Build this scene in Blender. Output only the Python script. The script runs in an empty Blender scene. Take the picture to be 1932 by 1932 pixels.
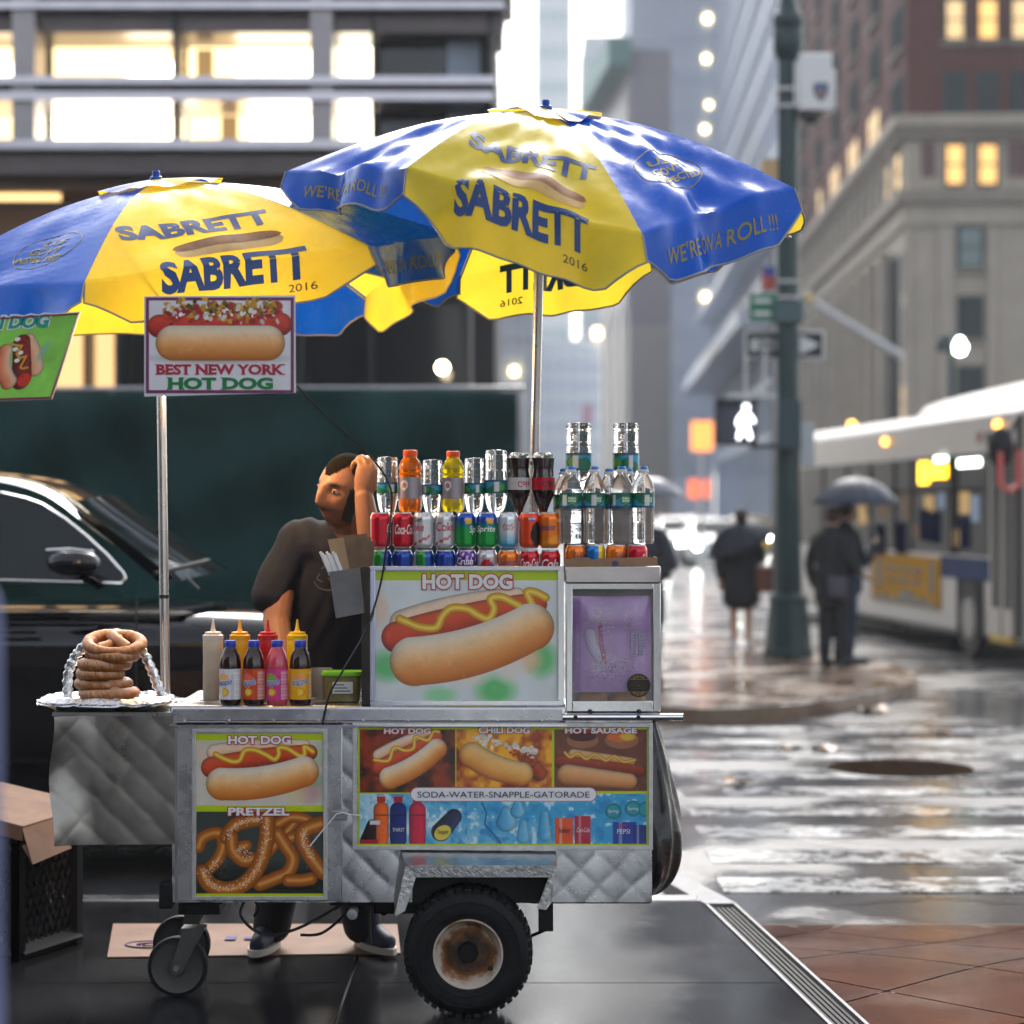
import bpy, bmesh, math, random
import numpy as np
from mathutils import Vector, Matrix
R = math.radians
random.seed(7); RNG = np.random.default_rng(7)
SC = bpy.context.scene
COL = SC.collection
# ------------------------------------------------------------------ camera, sky, sun, exposure
cam_d = bpy.data.cameras.new('camera'); cam = bpy.data.objects.new('camera', cam_d); COL.objects.link(cam)
cam.location = (0, 0, 1.6); cam.rotation_euler = (R(90), 0, 0)
cam_d.lens = 50; cam_d.sensor_fit = 'HORIZONTAL'; cam_d.sensor_width = 24
cam_d.shift_y = -6 / 1932
cam_d.clip_start = 0.05; cam_d.clip_end = 3000
cam_d.dof.use_dof = True; cam_d.dof.focus_distance = 6.88; cam_d.dof.aperture_fstop = 1.25; cam_d.dof.aperture_blades = 0
SC.camera = cam
W = bpy.data.worlds.new('World'); SC.world = W; W.use_nodes = True
nt = W.node_tree; nt.nodes.clear()
sky = nt.nodes.new('ShaderNodeTexSky'); sky.sky_type = 'NISHITA'; sky.sun_disc = False
sky.sun_elevation = R(38); sky.sun_rotation = R(6); sky.air_density = 1.0; sky.dust_density = 3.0; sky.ozone_density = 1.0
hs = nt.nodes.new('ShaderNodeHueSaturation'); hs.inputs['Saturation'].default_value = 0.34
bg = nt.nodes.new('ShaderNodeBackground'); bg.inputs['Strength'].default_value = 0.15
wo = nt.nodes.new('ShaderNodeOutputWorld')
nt.links.new(sky.outputs[0], hs.inputs['Color']); nt.links.new(hs.outputs[0], bg.inputs[0]); nt.links.new(bg.outputs[0], wo.inputs[0])
sun_d = bpy.data.lights.new('sun', 'SUN'); sun = bpy.data.objects.new('sun', sun_d); COL.objects.link(sun)
sun_d.energy = 1.35; sun_d.angle = R(32); sun_d.color = (1, 0.97, 0.93)
sun.rotation_euler = (R(-52), 0, R(-6))   # low bright overcast at the far end of the street
SC.view_settings.view_transform = 'Standard'; SC.view_settings.look = 'None'
SC.view_settings.exposure = 1.35; SC.view_settings.gamma = 1.0
SC.render.engine = 'CYCLES'
SC.cycles.use_denoising = True; SC.cycles.use_adaptive_sampling = True; SC.cycles.adaptive_threshold = .02
SC.cycles.use_light_tree = False; SC.cycles.max_bounces = 8; SC.cycles.transmission_bounces = 8; SC.cycles.glossy_bounces = 4; SC.cycles.diffuse_bounces = 3
SC.cycles.caustics_reflective = False; SC.cycles.caustics_refractive = False
SC.cycles.sample_clamp_indirect = 6.0
# ------------------------------------------------------------------ helpers
FPX = 4025.0
def at(u, v, Y): return Vector(((u - 966) * Y / FPX, Y, 1.6 - (v - 960) * Y / FPX))
F = 6.85
SF = FPX / F
def fx(u, Y=F): return (u - 966) * Y / FPX
def fz(v, Y=F): return 1.6 - (v - 960) * Y / FPX
def lin(c):
    c = np.asarray(c, float); return np.where(c <= 0.04045, c / 12.92, ((c + 0.055) / 1.055) ** 2.4)
def hx(h): return tuple(lin([int(h[i:i + 2], 16) / 255 for i in (0, 2, 4)]))
MATS = {}
def M(name, col=(.5, .5, .5), rough=.5, metal=0., bump=0., bscale=40., var=0., vscale=8., spec=.5, coat=0., trans=0., ior=1.45, emit=None, estr=0., rvar=0., rscale=6., attr=False, sss=0., translucent=0., stretch=None, aniso=0.):
    if name in MATS: return MATS[name]
    m = bpy.data.materials.new(name); m.use_nodes = True; t = m.node_tree; N = t.nodes; L = t.links
    b = N['Principled BSDF']; out = N['Material Output']
    if isinstance(col, str): col = hx(col)
    b.inputs['Base Color'].default_value = (*col, 1); b.inputs['Roughness'].default_value = rough; b.inputs['Metallic'].default_value = metal
    b.inputs['Specular IOR Level'].default_value = spec; b.inputs['Coat Weight'].default_value = coat; b.inputs['Coat Roughness'].default_value = .06
    b.inputs['Transmission Weight'].default_value = trans; b.inputs['IOR'].default_value = ior
    if sss: b.inputs['Subsurface Weight'].default_value = sss; b.inputs['Subsurface Radius'].default_value = (.004, .0015, .001); b.inputs['Subsurface Scale'].default_value = 1.
    if emit is not None:
        if isinstance(emit, str): emit = hx(emit)
        b.inputs['Emission Color'].default_value = (*emit, 1); b.inputs['Emission Strength'].default_value = estr
    tc = N.new('ShaderNodeTexCoord'); vec = tc.outputs['Object']
    if stretch:
        mp = N.new('ShaderNodeMapping'); mp.inputs['Scale'].default_value = stretch; L.new(vec, mp.inputs[0]); vec = mp.outputs[0]
    src = None
    if attr:
        a = N.new('ShaderNodeAttribute'); a.attribute_name = 'Col'; src = a.outputs['Color']
    if var:
        n = N.new('ShaderNodeTexNoise'); n.inputs['Scale'].default_value = vscale; n.inputs['Detail'].default_value = 6; n.inputs['Roughness'].default_value = .6; L.new(vec, n.inputs['Vector'])
        mr = N.new('ShaderNodeMapRange'); mr.inputs[1].default_value = .25; mr.inputs[2].default_value = .75; mr.inputs[3].default_value = 1 - var; mr.inputs[4].default_value = 1 + var; L.new(n.outputs[0], mr.inputs[0])
        mx = N.new('ShaderNodeMix'); mx.data_type = 'RGBA'; mx.blend_type = 'MULTIPLY'; mx.inputs[0].default_value = 1
        if src is not None: L.new(src, mx.inputs[6])
        else: mx.inputs[6].default_value = (*col, 1)
        L.new(mr.outputs[0], mx.inputs[7]); src = mx.outputs[2]
    if src is not None: L.new(src, b.inputs['Base Color'])
    if rvar:
        n = N.new('ShaderNodeTexNoise'); n.inputs['Scale'].default_value = rscale; n.inputs['Detail'].default_value = 5; L.new(vec, n.inputs['Vector'])
        mr = N.new('ShaderNodeMapRange'); mr.inputs[1].default_value = .3; mr.inputs[2].default_value = .7; mr.inputs[3].default_value = max(.02, rough - rvar); mr.inputs[4].default_value = min(1, rough + rvar); L.new(n.outputs[0], mr.inputs[0]); L.new(mr.outputs[0], b.inputs['Roughness'])
    if bump:
        n = N.new('ShaderNodeTexNoise'); n.inputs['Scale'].default_value = bscale; n.inputs['Detail'].default_value = 4; L.new(vec, n.inputs['Vector'])
        bp = N.new('ShaderNodeBump'); bp.inputs['Strength'].default_value = min(1, bump); bp.inputs['Distance'].default_value = .01; L.new(n.outputs[0], bp.inputs['Height']); L.new(bp.outputs[0], b.inputs['Normal'])
    if translucent:
        tr = N.new('ShaderNodeBsdfTranslucent'); ms = N.new('ShaderNodeMixShader'); ms.inputs[0].default_value = translucent
        if src is not None: L.new(src, tr.inputs[0])
        else: tr.inputs[0].default_value = (*col, 1)
        L.new(b.outputs[0], ms.inputs[1]); L.new(tr.outputs[0], ms.inputs[2]); L.new(ms.outputs[0], out.inputs[0])
    if emit is not None: m.cycles.emission_sampling = 'NONE'
    MATS[name] = m
    return m
def frame(d, ref=(0, 0, 1)):
    d = Vector(d).normalized(); r = Vector(ref)
    if abs(d.dot(r)) > .97: r = Vector((0, 1, 0)) if abs(d.y) < .9 else Vector((1, 0, 0))
    x = r.cross(d).normalized(); y = d.cross(x).normalized()
    return x, y
class MB:
    def __init__(s): s.v = []; s.f = []; s.c = []
    def add(s, vs, fs, col=None):
        o = len(s.v); s.v += [tuple(p) for p in vs]; s.f += [tuple(i + o for i in f) for f in fs]
        if col is not None: s.c += [col] * len(vs) if len(np.shape(col)) == 1 else [tuple(q) for q in col]
        return s
    def box(s, a, b, rz=0, piv=None, mat=None, col=None):
        (x0, y0, z0), (x1, y1, z1) = a, b
        vs = [Vector(p) for p in ((x0, y0, z0), (x1, y0, z0), (x1, y1, z0), (x0, y1, z0), (x0, y0, z1), (x1, y0, z1), (x1, y1, z1), (x0, y1, z1))]
        if rz:
            c = Vector(piv) if piv is not None else Vector(((x0 + x1) / 2, (y0 + y1) / 2, 0)); m = Matrix.Rotation(rz, 3, 'Z'); vs = [c + m @ (p - c) for p in vs]
        if mat is not None: vs = [mat @ p for p in vs]
        return s.add(vs, [(3, 2, 1, 0), (4, 5, 6, 7), (0, 1, 5, 4), (1, 2, 6, 5), (2, 3, 7, 6), (3, 0, 4, 7)], col)
    def tube(s, pts, r, n=10, caps=True, ref=(0, 0, 1), sq=None, closed=False, col=None):
        pts = [Vector(p) for p in pts]; k = len(pts)
        rs = r if isinstance(r, (list, tuple)) else [r] * k
        vs = []; px = None
        for i, p in enumerate(pts):
            if closed: d = pts[(i + 1) % k] - pts[i - 1]
            else: d = pts[min(i + 1, k - 1)] - pts[max(i - 1, 0)]
            if d.length < 1e-9: d = Vector((0, 0, 1))
            d.normalize()
            if px is None: x, y = frame(d, ref)
            else:
                x = px - d * px.dot(d)
                x = x.normalized() if x.length > 1e-6 else frame(d, ref)[0]
                y = d.cross(x)
            px = x
            ri = rs[i]; rx, ry = ri if isinstance(ri, (tuple, list)) else (ri, ri)
            for j in range(n):
                a = 2 * math.pi * j / n; vs.append(p + x * (math.cos(a) * rx) + y * (math.sin(a) * ry))
        fs = []
        for i in range(k if closed else k - 1):
            for j in range(n):
                a = i * n + j; b = i * n + (j + 1) % n; i2 = (i + 1) % k; c = i2 * n + (j + 1) % n; d = i2 * n + j
                fs.append((a, b, c, d))
        if caps and not closed: fs.append(tuple(range(n - 1, -1, -1))); fs.append(tuple((k - 1) * n + j for j in range(n)))
        return s.add(vs, fs, col)
    def lathe(s, prof, c=(0, 0, 0), n=24, axis='z', cap=True, col=None, mat=None):
        vs = []; k = len(prof); c = Vector(c)
        for r_, z in prof:
            for j in range(n):
                a = 2 * math.pi * j / n; p = (r_ * math.cos(a), r_ * math.sin(a), z)
                if axis == 'y': p = (p[0], p[2], p[1])
                elif axis == 'x': p = (p[2], p[0], p[1])
                p = Vector(p)
                if mat is not None: p = mat @ p
                vs.append(c + p)
        fs = []
        for i in range(k - 1):
            for j in range(n):
                q = (i * n + j, i * n + (j + 1) % n, (i + 1) * n + (j + 1) % n, (i + 1) * n + j)
                fs.append(q if axis != 'y' else q[::-1])
        if cap:
            if prof[0][0] > 1e-5: fs.append(tuple(range(n - 1, -1, -1)))
            if prof[-1][0] > 1e-5: fs.append(tuple((k - 1) * n + j for j in range(n)))
        return s.add(vs, fs, col)
    def prism(s, poly, fn, d0, d1, col=None):
        n = len(poly); vs = [fn(p[0], p[1], d0) for p in poly] + [fn(p[0], p[1], d1) for p in poly]
        return s.add(vs, [tuple(range(n)), tuple(range(2 * n - 1, n - 1, -1))] + [(i, i + n, (i + 1) % n + n, (i + 1) % n) for i in range(n)], col)
    def grid(s, fn, nu, nv, col=None, wrap=False):
        vs = [fn(i / nu, j / nv) for j in range(nv + 1) for i in range(nu + (0 if wrap else 1))]; w = nu if wrap else nu + 1
        return s.add(vs, [(j * w + i, j * w + (i + 1) % w, (j + 1) * w + (i + 1) % w, (j + 1) * w + i) for j in range(nv) for i in range(nu)], col)
    def build(s, name, mat, parent=None, smooth=35, bevel=0., solid=0., sub=0):
        off = WPOS.get(parent.name, Vector((0, 0, 0))) if parent is not None else Vector((0, 0, 0))
        me = bpy.data.meshes.new(name)
        V = np.array(s.v, float) - np.array(off)
        me.from_pydata(V.tolist(), [], s.f); me.update()
        if s.c:
            ca = me.color_attributes.new('Col', 'FLOAT_COLOR', 'POINT'); a = np.ones((len(s.v), 4), np.float32); a[:, :3] = np.array(s.c)[:, :3]; ca.data.foreach_set('color', a.ravel())
        for m in (mat if isinstance(mat, (list, tuple)) else [mat]): me.materials.append(m)
        if smooth: me.shade_smooth(); me.set_sharp_from_angle(angle=R(smooth))
        o = bpy.data.objects.new(name, me); COL.objects.link(o)
        if parent is not None: o.parent = parent
        WPOS[o.name] = off
        if bevel:
            md = o.modifiers.new('b', 'BEVEL'); md.width = bevel; md.segments = 2; md.limit_method = 'ANGLE'; md.angle_limit = R(40)
        if solid:
            md = o.modifiers.new('s', 'SOLIDIFY'); md.thickness = solid; md.offset = 0
        return o
WPOS = {}
def tag(o, label=None, cat=None, group=None, kind=None):
    if label: o['label'] = label
    if cat: o['category'] = cat
    if group: o['group'] = group
    if kind: o['kind'] = kind
    return o
def thing(name, label, cat, loc, group=None):
    o = bpy.data.objects.new(name, None); COL.objects.link(o); o.location = loc; o.empty_display_size = .05
    WPOS[o.name] = Vector(loc); return tag(o, label, cat, group)
def struct(o): o['kind'] = 'structure'; return o
def dup(root, loc, label=None, rz=None):
    r = root.copy(); COL.objects.link(r); r.location = loc
    if rz is not None: r.rotation_euler = (0, 0, rz)
    if label: r['label'] = label
    WPOS[r.name] = Vector(loc)
    for ch in list(root.children):
        c = ch.copy(); COL.objects.link(c); c.parent = r
        for g in list(ch.children):
            d = g.copy(); COL.objects.link(d); d.parent = c
    return r
# text -> flat triangles in its own unit box
TCACHE = {}
def textgeo(s, offset=0., shear=0., space=1., maxlen=None):
    key = (s, offset, shear, space, maxlen)
    if key in TCACHE: return TCACHE[key]
    cu = bpy.data.curves.new('t', 'FONT'); cu.body = s; cu.offset = offset; cu.shear = shear; cu.space_character = space; cu.resolution_u = 3; cu.fill_mode = 'FRONT'
    o = bpy.data.objects.new('t', cu); me = bpy.data.meshes.new_from_object(o)
    bm = bmesh.new(); bm.from_mesh(me); bmesh.ops.remove_doubles(bm, verts=bm.verts, dist=1e-5); bmesh.ops.triangulate(bm, faces=bm.faces)
    xs = [v.co.x for v in bm.verts]; ys = [v.co.y for v in bm.verts]
    if maxlen:
        for _ in range(5):
            es = [e for e in bm.edges if e.calc_length() > maxlen]
            if not es: break
            bmesh.ops.subdivide_edges(bm, edges=es, cuts=1); bmesh.ops.triangulate(bm, faces=bm.faces)
    bm.verts.index_update()
    V = np.array([(v.co.x, v.co.y) for v in bm.verts]); Fc = [tuple(v.index for v in f.verts) for f in bm.faces]
    bm.free(); bpy.data.objects.remove(o); bpy.data.curves.remove(cu); bpy.data.meshes.remove(me)
    TCACHE[key] = (V, Fc); return V, Fc
def textfit(mb, s, box, fn, offset=0., shear=0., pad=None, space=1., maxlen=None, col=None, serif=False, pad_to=None):
    """text scaled to fill box=(x0,y0,x1,y1) (y1 is the top edge of capitals), mapped by fn(x,y)"""
    V, Fc = textgeo(s, offset, shear, space, maxlen)
    V0, _ = textgeo(s, pad_to if pad_to is not None else offset, shear, space, maxlen)
    lo = V0.min(0); hi = V0.max(0); x0, y0, x1, y1 = box
    P = (V - lo) / (hi - lo) * np.array([x1 - x0, y1 - y0]) + np.array([x0, y0])
    mb.add([fn(p[0], p[1]) for p in P], Fc, col)
# flat print painter
class Paint:
    """a print drawn in picture units (u to the right, v down) on a grid, kept as the colours of a fine mesh"""
    def __init__(s, u0, v0, u1, v1, step=.62, base=(1, 1, 1)):
        s.b = (u0, v0, u1, v1); s.nu = int((u1 - u0) / step); s.nv = int((v1 - v0) / step)
        s.U, s.V = np.meshgrid(np.linspace(u0, u1, s.nu + 1), np.linspace(v0, v1, s.nv + 1)); s.du = (u1 - u0) / s.nu; s.dv = (v1 - v0) / s.nv; s.C = np.ones(s.U.shape + (3,)) * np.array(base); s.st = step
    def over(s, a, c): s.C = s.C * (1 - a[..., None]) + np.asarray(c) * a[..., None]
    def rect(s, u0, v0, u1, v1, c, soft=.7):
        d = np.minimum(np.minimum(s.U - u0, u1 - s.U), np.minimum(s.V - v0, v1 - s.V)); s.over(np.clip(d / soft + .5, 0, 1), c)
    def ell(s, cu, cv, ru, rv, c, soft=.06, ang=0., op=1.):
        w = s.win(cu, cv, max(ru, rv) * (1 + soft) + 1); U, V = s.U[w], s.V[w]
        if U.size == 0: return
        ca, sa = math.cos(ang), math.sin(ang); x = ((U - cu) * ca + (V - cv) * sa) / ru; y = (-(U - cu) * sa + (V - cv) * ca) / rv
        a = (op * np.clip((1 - np.hypot(x, y)) / soft + .5, 0, 1))[..., None]; s.C[w] = s.C[w] * (1 - a) + np.asarray(c) * a
    def win(s, cu, cv, r):
        i0 = max(0, int((cu - r - s.b[0]) / s.du)); i1 = max(0, int((cu + r - s.b[0]) / s.du) + 2); j0 = max(0, int((cv - r - s.b[1]) / s.dv)); j1 = max(0, int((cv + r - s.b[1]) / s.dv) + 2); return (slice(j0, j1), slice(i0, i1))
    def noise(s, scale, seed=0):
        r = np.random.default_rng(seed); tot = np.zeros(s.U.shape); amp = 1.
        for o in range(3):
            g = r.random((64, 64)); x = (s.U / scale * 2 ** o) % 63; y = (s.V / scale * 2 ** o) % 63; xi = x.astype(int); yi = y.astype(int); fx_ = x - xi; fy_ = y - yi; fx_ = fx_ * fx_ * (3 - 2 * fx_); fy_ = fy_ * fy_ * (3 - 2 * fy_)
            tot += amp * (g[yi, xi] * (1 - fx_) * (1 - fy_) + g[yi, xi + 1] * fx_ * (1 - fy_) + g[yi + 1, xi] * (1 - fx_) * fy_ + g[yi + 1, xi + 1] * fx_ * fy_); amp *= .5
        return tot / 1.75
    def cap(s, a, b, r0, r1, bend=0.):
        ax, ay = a; bx, by = b; dx, dy = bx - ax, by - ay; L2 = dx * dx + dy * dy; L = math.sqrt(L2); nx, ny = -dy / L, dx / L
        h = ((s.U - ax) * dx + (s.V - ay) * dy) / L2; hc = np.clip(h, 0, 1); off = bend * 4 * hc * (1 - hc)
        px = s.U - (ax + dx * hc + nx * off); py = s.V - (ay + dy * hc + ny * off); r = r0 + (r1 - r0) * hc
        d = np.hypot(px, py) / r; side = (px * nx + py * ny) / r
        return d, side, h, np.clip((1 - d) * r / .9 + .5, 0, 1)
    def sausage(s, a, b, r0, r1, bend, top, mid, low, op=1.):
        d, side, h, al = s.cap(a, b, r0, r1, bend); t = np.clip(side, -1, 1)[..., None]
        c = np.where(t < 0, np.array(mid) + (np.array(top) - mid) * (-t), np.array(mid) + (np.array(low) - mid) * t)
        c = c * (1 - .4 * np.clip(d, 0, 1)[..., None] ** 5) * (.96 + .06 * s.noise(5, 77) + .08 * s.noise(22, 78))[..., None]; s.over(al * op, c); return d, side, h
    def line(s, pts, r, c, hi=None):
        D = np.full(s.U.shape, 1e9)
        for p, q in zip(pts[:-1], pts[1:]):
            dx, dy = q[0] - p[0], q[1] - p[1]; w = s.win((p[0] + q[0]) / 2, (p[1] + q[1]) / 2, r + math.hypot(dx, dy) / 2 + 2); U, V = s.U[w], s.V[w]
            if U.size: h = np.clip(((U - p[0]) * dx + (V - p[1]) * dy) / max(dx * dx + dy * dy, 1e-9), 0, 1); D[w] = np.minimum(D[w], np.hypot(U - p[0] - dx * h, V - p[1] - dy * h))
        sh = np.clip(D / r, 0, 1)[..., None]; cc = np.array(c) * (1 - .35 * sh ** 3)
        if hi is not None: cc = cc + (np.array(hi) - cc) * np.clip(1 - sh * 2.2, 0, 1)
        s.over(np.clip((r - D) / .8 + .5, 0, 1), cc)
    def specks(s, n, box, rr, c, seed=0, mask=None):
        r = np.random.default_rng(seed)
        for _ in range(n):
            cu = r.uniform(box[0], box[2]); cv = r.uniform(box[1], box[3]); q = r.uniform(*rr)
            s.ell(cu, cv, q, q * r.uniform(.6, 1), np.array(c) * r.uniform(.85, 1.), soft=.5)
    def mesh(s, name, fn, mat, parent):
        mb = MB(); mb.v = [tuple(fn(u, v)) for u, v in zip(s.U.ravel(), s.V.ravel())]; w = s.nu + 1
        mb.f = [(j * w + i, (j + 1) * w + i, (j + 1) * w + i + 1, j * w + i + 1) for j in range(s.nv) for i in range(s.nu)]
        mb.c = lin(np.clip(s.C, 0, 1)).reshape(-1, 3).tolist()
        return mb.build(name, mat, parent, smooth=0)
def rgb(h): return np.array([int(h[i:i + 2], 16) / 255 for i in (0, 2, 4)])
def smooth_curve(pts, n=8):
    P = [np.array(p, float) for p in pts]; out = []
    for i in range(len(P) - 1):
        p0 = P[max(i - 1, 0)]; p1 = P[i]; p2 = P[i + 1]; p3 = P[min(i + 2, len(P) - 1)]
        for k in range(n):
            t = k / n; out.append(.5 * ((2 * p1) + (-p0 + p2) * t + (2 * p0 - 5 * p1 + 4 * p2 - p3) * t * t + (-p0 + 3 * p1 - 3 * p2 + p3) * t ** 3))
    out.append(P[-1]); return out
def copyobj(o, name, parent, loc=None):
    c = o.copy(); c.name = name; COL.objects.link(c); c.parent = parent
    if loc is not None: c.location = loc
    return c

def filmmat(name, rough=.03, tint=(1, 1, 1), gl=.14):
    if name in MATS: return MATS[name]
    m = bpy.data.materials.new(name); m.use_nodes = True; t = m.node_tree; N = t.nodes; L = t.links; N.remove(N['Principled BSDF'])
    tr = N.new('ShaderNodeBsdfTransparent'); tr.inputs[0].default_value = (*tint, 1); g = N.new('ShaderNodeBsdfGlossy'); g.inputs['Roughness'].default_value = rough
    fr_ = N.new('ShaderNodeFresnel'); fr_.inputs['IOR'].default_value = 1.45; ad = N.new('ShaderNodeMath'); ad.operation = 'MULTIPLY_ADD'; ad.inputs[1].default_value = .8; ad.inputs[2].default_value = gl * .3; L.new(fr_.outputs[0], ad.inputs[0])
    mx = N.new('ShaderNodeMixShader'); L.new(ad.outputs[0], mx.inputs[0]); L.new(tr.outputs[0], mx.inputs[1]); L.new(g.outputs[0], mx.inputs[2]); L.new(mx.outputs[0], N['Material Output'].inputs[0])
    MATS[name] = m; return m
# ------------------------------------------------------------------ ground
def wetmat(name, c0, c1, rlo, rhi, pscale=1.2, grain=160., gb=.25, cracks=0., wear=None, stretch=(1, 1, 1), band=(.42, .6), spec=.6):
    m = bpy.data.materials.new(name); m.use_nodes = True; t = m.node_tree; N = t.nodes; L = t.links; b = N['Principled BSDF']
    tc = N.new('ShaderNodeTexCoord'); mp = N.new('ShaderNodeMapping'); mp.inputs['Scale'].default_value = stretch; L.new(tc.outputs['Object'], mp.inputs[0]); vec = mp.outputs[0]
    def noise(sc, det=6, ro=.6):
        n = N.new('ShaderNodeTexNoise'); n.inputs['Scale'].default_value = sc; n.inputs['Detail'].default_value = det; n.inputs['Roughness'].default_value = ro; L.new(vec, n.inputs['Vector']); return n.outputs[0]
    def rng(x, a, b_, c, d):
        q = N.new('ShaderNodeMapRange'); q.interpolation_type = 'SMOOTHSTEP'; q.inputs[1].default_value = a; q.inputs[2].default_value = b_; q.inputs[3].default_value = c; q.inputs[4].default_value = d; L.new(x, q.inputs[0]); return q.outputs[0]
    def mix(f, a, b_):
        q = N.new('ShaderNodeMix'); q.data_type = 'RGBA'; L.new(f, q.inputs[0])
        for s_, i in ((a, 6), (b_, 7)):
            if isinstance(s_, tuple): q.inputs[i].default_value = (*s_, 1)
            else: L.new(s_, q.inputs[i])
        return q.outputs[2]
    pud = noise(pscale, 5, .55); gr = noise(grain, 3, .7)
    col = mix(rng(gr, .3, .7, 0, 1), c0, c1)
    col = mix(rng(noise(2.3, 5), .35, .75, 0, .75), col, tuple(x * .55 for x in c0))
    if wear is not None: col = mix(rng(noise(5.5, 8, .75), wear, wear + .13, 0, 1), (.5, .5, .49), col)
    h = gr
    if cracks:
        w = N.new('ShaderNodeTexVoronoi'); w.feature = 'DISTANCE_TO_EDGE'; w.inputs['Scale'].default_value = cracks
        wp = N.new('ShaderNodeTexNoise'); wp.inputs['Scale'].default_value = 2.5; wp.inputs['Detail'].default_value = 5; L.new(vec, wp.inputs['Vector'])
        va = N.new('ShaderNodeVectorMath'); va.operation = 'MULTIPLY_ADD'; va.inputs[1].default_value = (.5, .5, .5); L.new(wp.outputs['Color'], va.inputs[0]); L.new(vec, va.inputs[2]); L.new(va.outputs[0], w.inputs['Vector'])
        ck = rng(w.outputs['Distance'], .005, .028, 0, 1); msk = rng(noise(.35, 3), .42, .5, 0, 1)
        q = N.new('ShaderNodeMath'); q.operation = 'MAXIMUM'; L.new(ck, q.inputs[0]); L.new(msk, q.inputs[1])
        col = mix(q.outputs[0], (.012, .011, .011), col)
        hh = N.new('ShaderNodeMath'); hh.operation = 'MULTIPLY_ADD'; hh.inputs[1].default_value = 3.; L.new(q.outputs[0], hh.inputs[0]); L.new(gr, hh.inputs[2]); h = hh.outputs[0]
    L.new(col, b.inputs['Base Color'])
    L.new(rng(pud, band[0], band[1], rlo, rhi), b.inputs['Roughness'])
    b.inputs['IOR'].default_value = 1.45; b.inputs['Specular IOR Level'].default_value = spec
    bp = N.new('ShaderNodeBump'); bp.inputs['Distance'].default_value = .006; L.new(rng(pud, band[0], band[1], gb * .25, gb), bp.inputs['Strength']); L.new(h, bp.inputs['Height']); L.new(bp.outputs[0], b.inputs['Normal'])
    return m
asph = wetmat('wet_asphalt', (.035, .035, .038), (.085, .085, .09), .16, .42, .8, 140, .3, cracks=.55)
paintm = wetmat('worn_road_paint', (.04, .04, .042), (.09, .09, .095), .14, .38, 1.1, 140, .2, wear=.425)
conc = wetmat('wet_concrete', (.011, .011, .012), (.034, .034, .037), .06, .18, 1.1, 320, .1, band=(.25, .75), spec=.15)
redc = wetmat('wet_red_concrete', (.06, .022, .013), (.16, .062, .036), .1, .26, 1.6, 220, .14, band=(.3, .75), spec=.16)
stonep = wetmat('wet_paving', (.15, .095, .06), (.26, .17, .115), .12, .34, 1.3, 120, .18)
kerbm = wetmat('wet_kerb_stone', (.09, .09, .095), (.17, .17, .175), .15, .4, 3, 150, .2)
dark = M('near_black', (.012, .012, .013), .5)
iron = M('cast_iron', (.03, .02, .014), .5, .0, spec=.0, bump=.5, bscale=90)
steel_edge = M('galvanised_edge', (.16, .16, .165), .45, .3, var=.3, vscale=30)

mb = MB(); ZR = -.12
mb.grid(lambda a, b: (-90 + 180 * a, 8.84 + 700 * b ** 2, ZR), 4, 6)
road = struct(mb.build('road', asph, smooth=0))
mb = MB(); pq = [(-9, 1.0), (.84 + .0995 * 7.68 - .067, 1.0), (.84 - .0995 * .02 - .067, 8.7), (-9, 8.7)]; mb.add([(x, y, -.014) for x, y in pq] + [(x, y, -.4) for x, y in pq], [(0, 1, 2, 3), (0, 4, 5, 1), (1, 5, 6, 2), (2, 6, 7, 3), (3, 7, 4, 0)]); side = struct(mb.build('sidewalk', M('joint_dark', (.03, .03, .03), .5), smooth=0))
mb2 = MB(); mb2.box((-40, -14, -.5), (40, 1.0, -.004)); struct(mb2.build('pavement_behind', conc, smooth=0))
def sx(Y): return .84 + (8.68 - Y) * .0995          # line of the drain
def clip(poly, a, b, c):                              # keep a*x+b*y<=c
    out = []
    for i in range(len(poly)):
        p, q = poly[i], poly[(i + 1) % len(poly)]; dp = a * p[0] + b * p[1] - c; dq = a * q[0] + b * q[1] - c
        if dp <= 0: out.append(p)
        if dp * dq < 0: t = dp / (dp - dq); out.append((p[0] + (q[0] - p[0]) * t, p[1] + (q[1] - p[1]) * t))
    return out
def slab(poly, zf, th, name, mat, par):
    n = len(poly); m_ = MB(); m_.add([(x, y, zf(x, y)) for x, y in poly] + [(x, y, zf(x, y) - th) for x, y in poly], [tuple(range(n)), tuple(range(2 * n - 1, n - 1, -1))] + [(i, i + n, (i + 1) % n + n, (i + 1) % n) for i in range(n)])
    return m_.build(name, mat, par, smooth=0)
def area(p): return abs(sum(p[i][0] * p[(i + 1) % len(p)][1] - p[(i + 1) % len(p)][0] * p[i][1] for i in range(len(p)))) / 2
ys = [1.0, 2.55, 4.1, 5.65, 7.2, 8.695]; xs = [-8.3, -6.75, -5.2, -3.65, -2.1, -.55, 1.6]
g = .004
for i in range(len(xs) - 1):
    for j in range(len(ys) - 1):
        p = [(xs[i] + g, ys[j] + g), (xs[i + 1] - g, ys[j] + g), (xs[i + 1] - g, ys[j + 1] - g), (xs[i] + g, ys[j + 1] - g)]
        p = clip(p, 1, .0995, .84 + .0995 * 8.68 - .072)
        if len(p) > 2: slab(p, lambda x, y: random.uniform(-.0006, .0006) * 0, .05, 'slab', conc, side)
# kerb along the road, left of the drain
kerb = None
for i in range(9):
    m_ = MB(); x0 = -8.2 + i; x1 = min(x0 + .995, .77); m_.box((x0, 8.70, -.3), (x1, 8.835, .003)); o = m_.build('kerb' if i == 0 else 'kerb_stone', kerbm, kerb, bevel=.012)
    if i == 0: kerb = struct(o)
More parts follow.
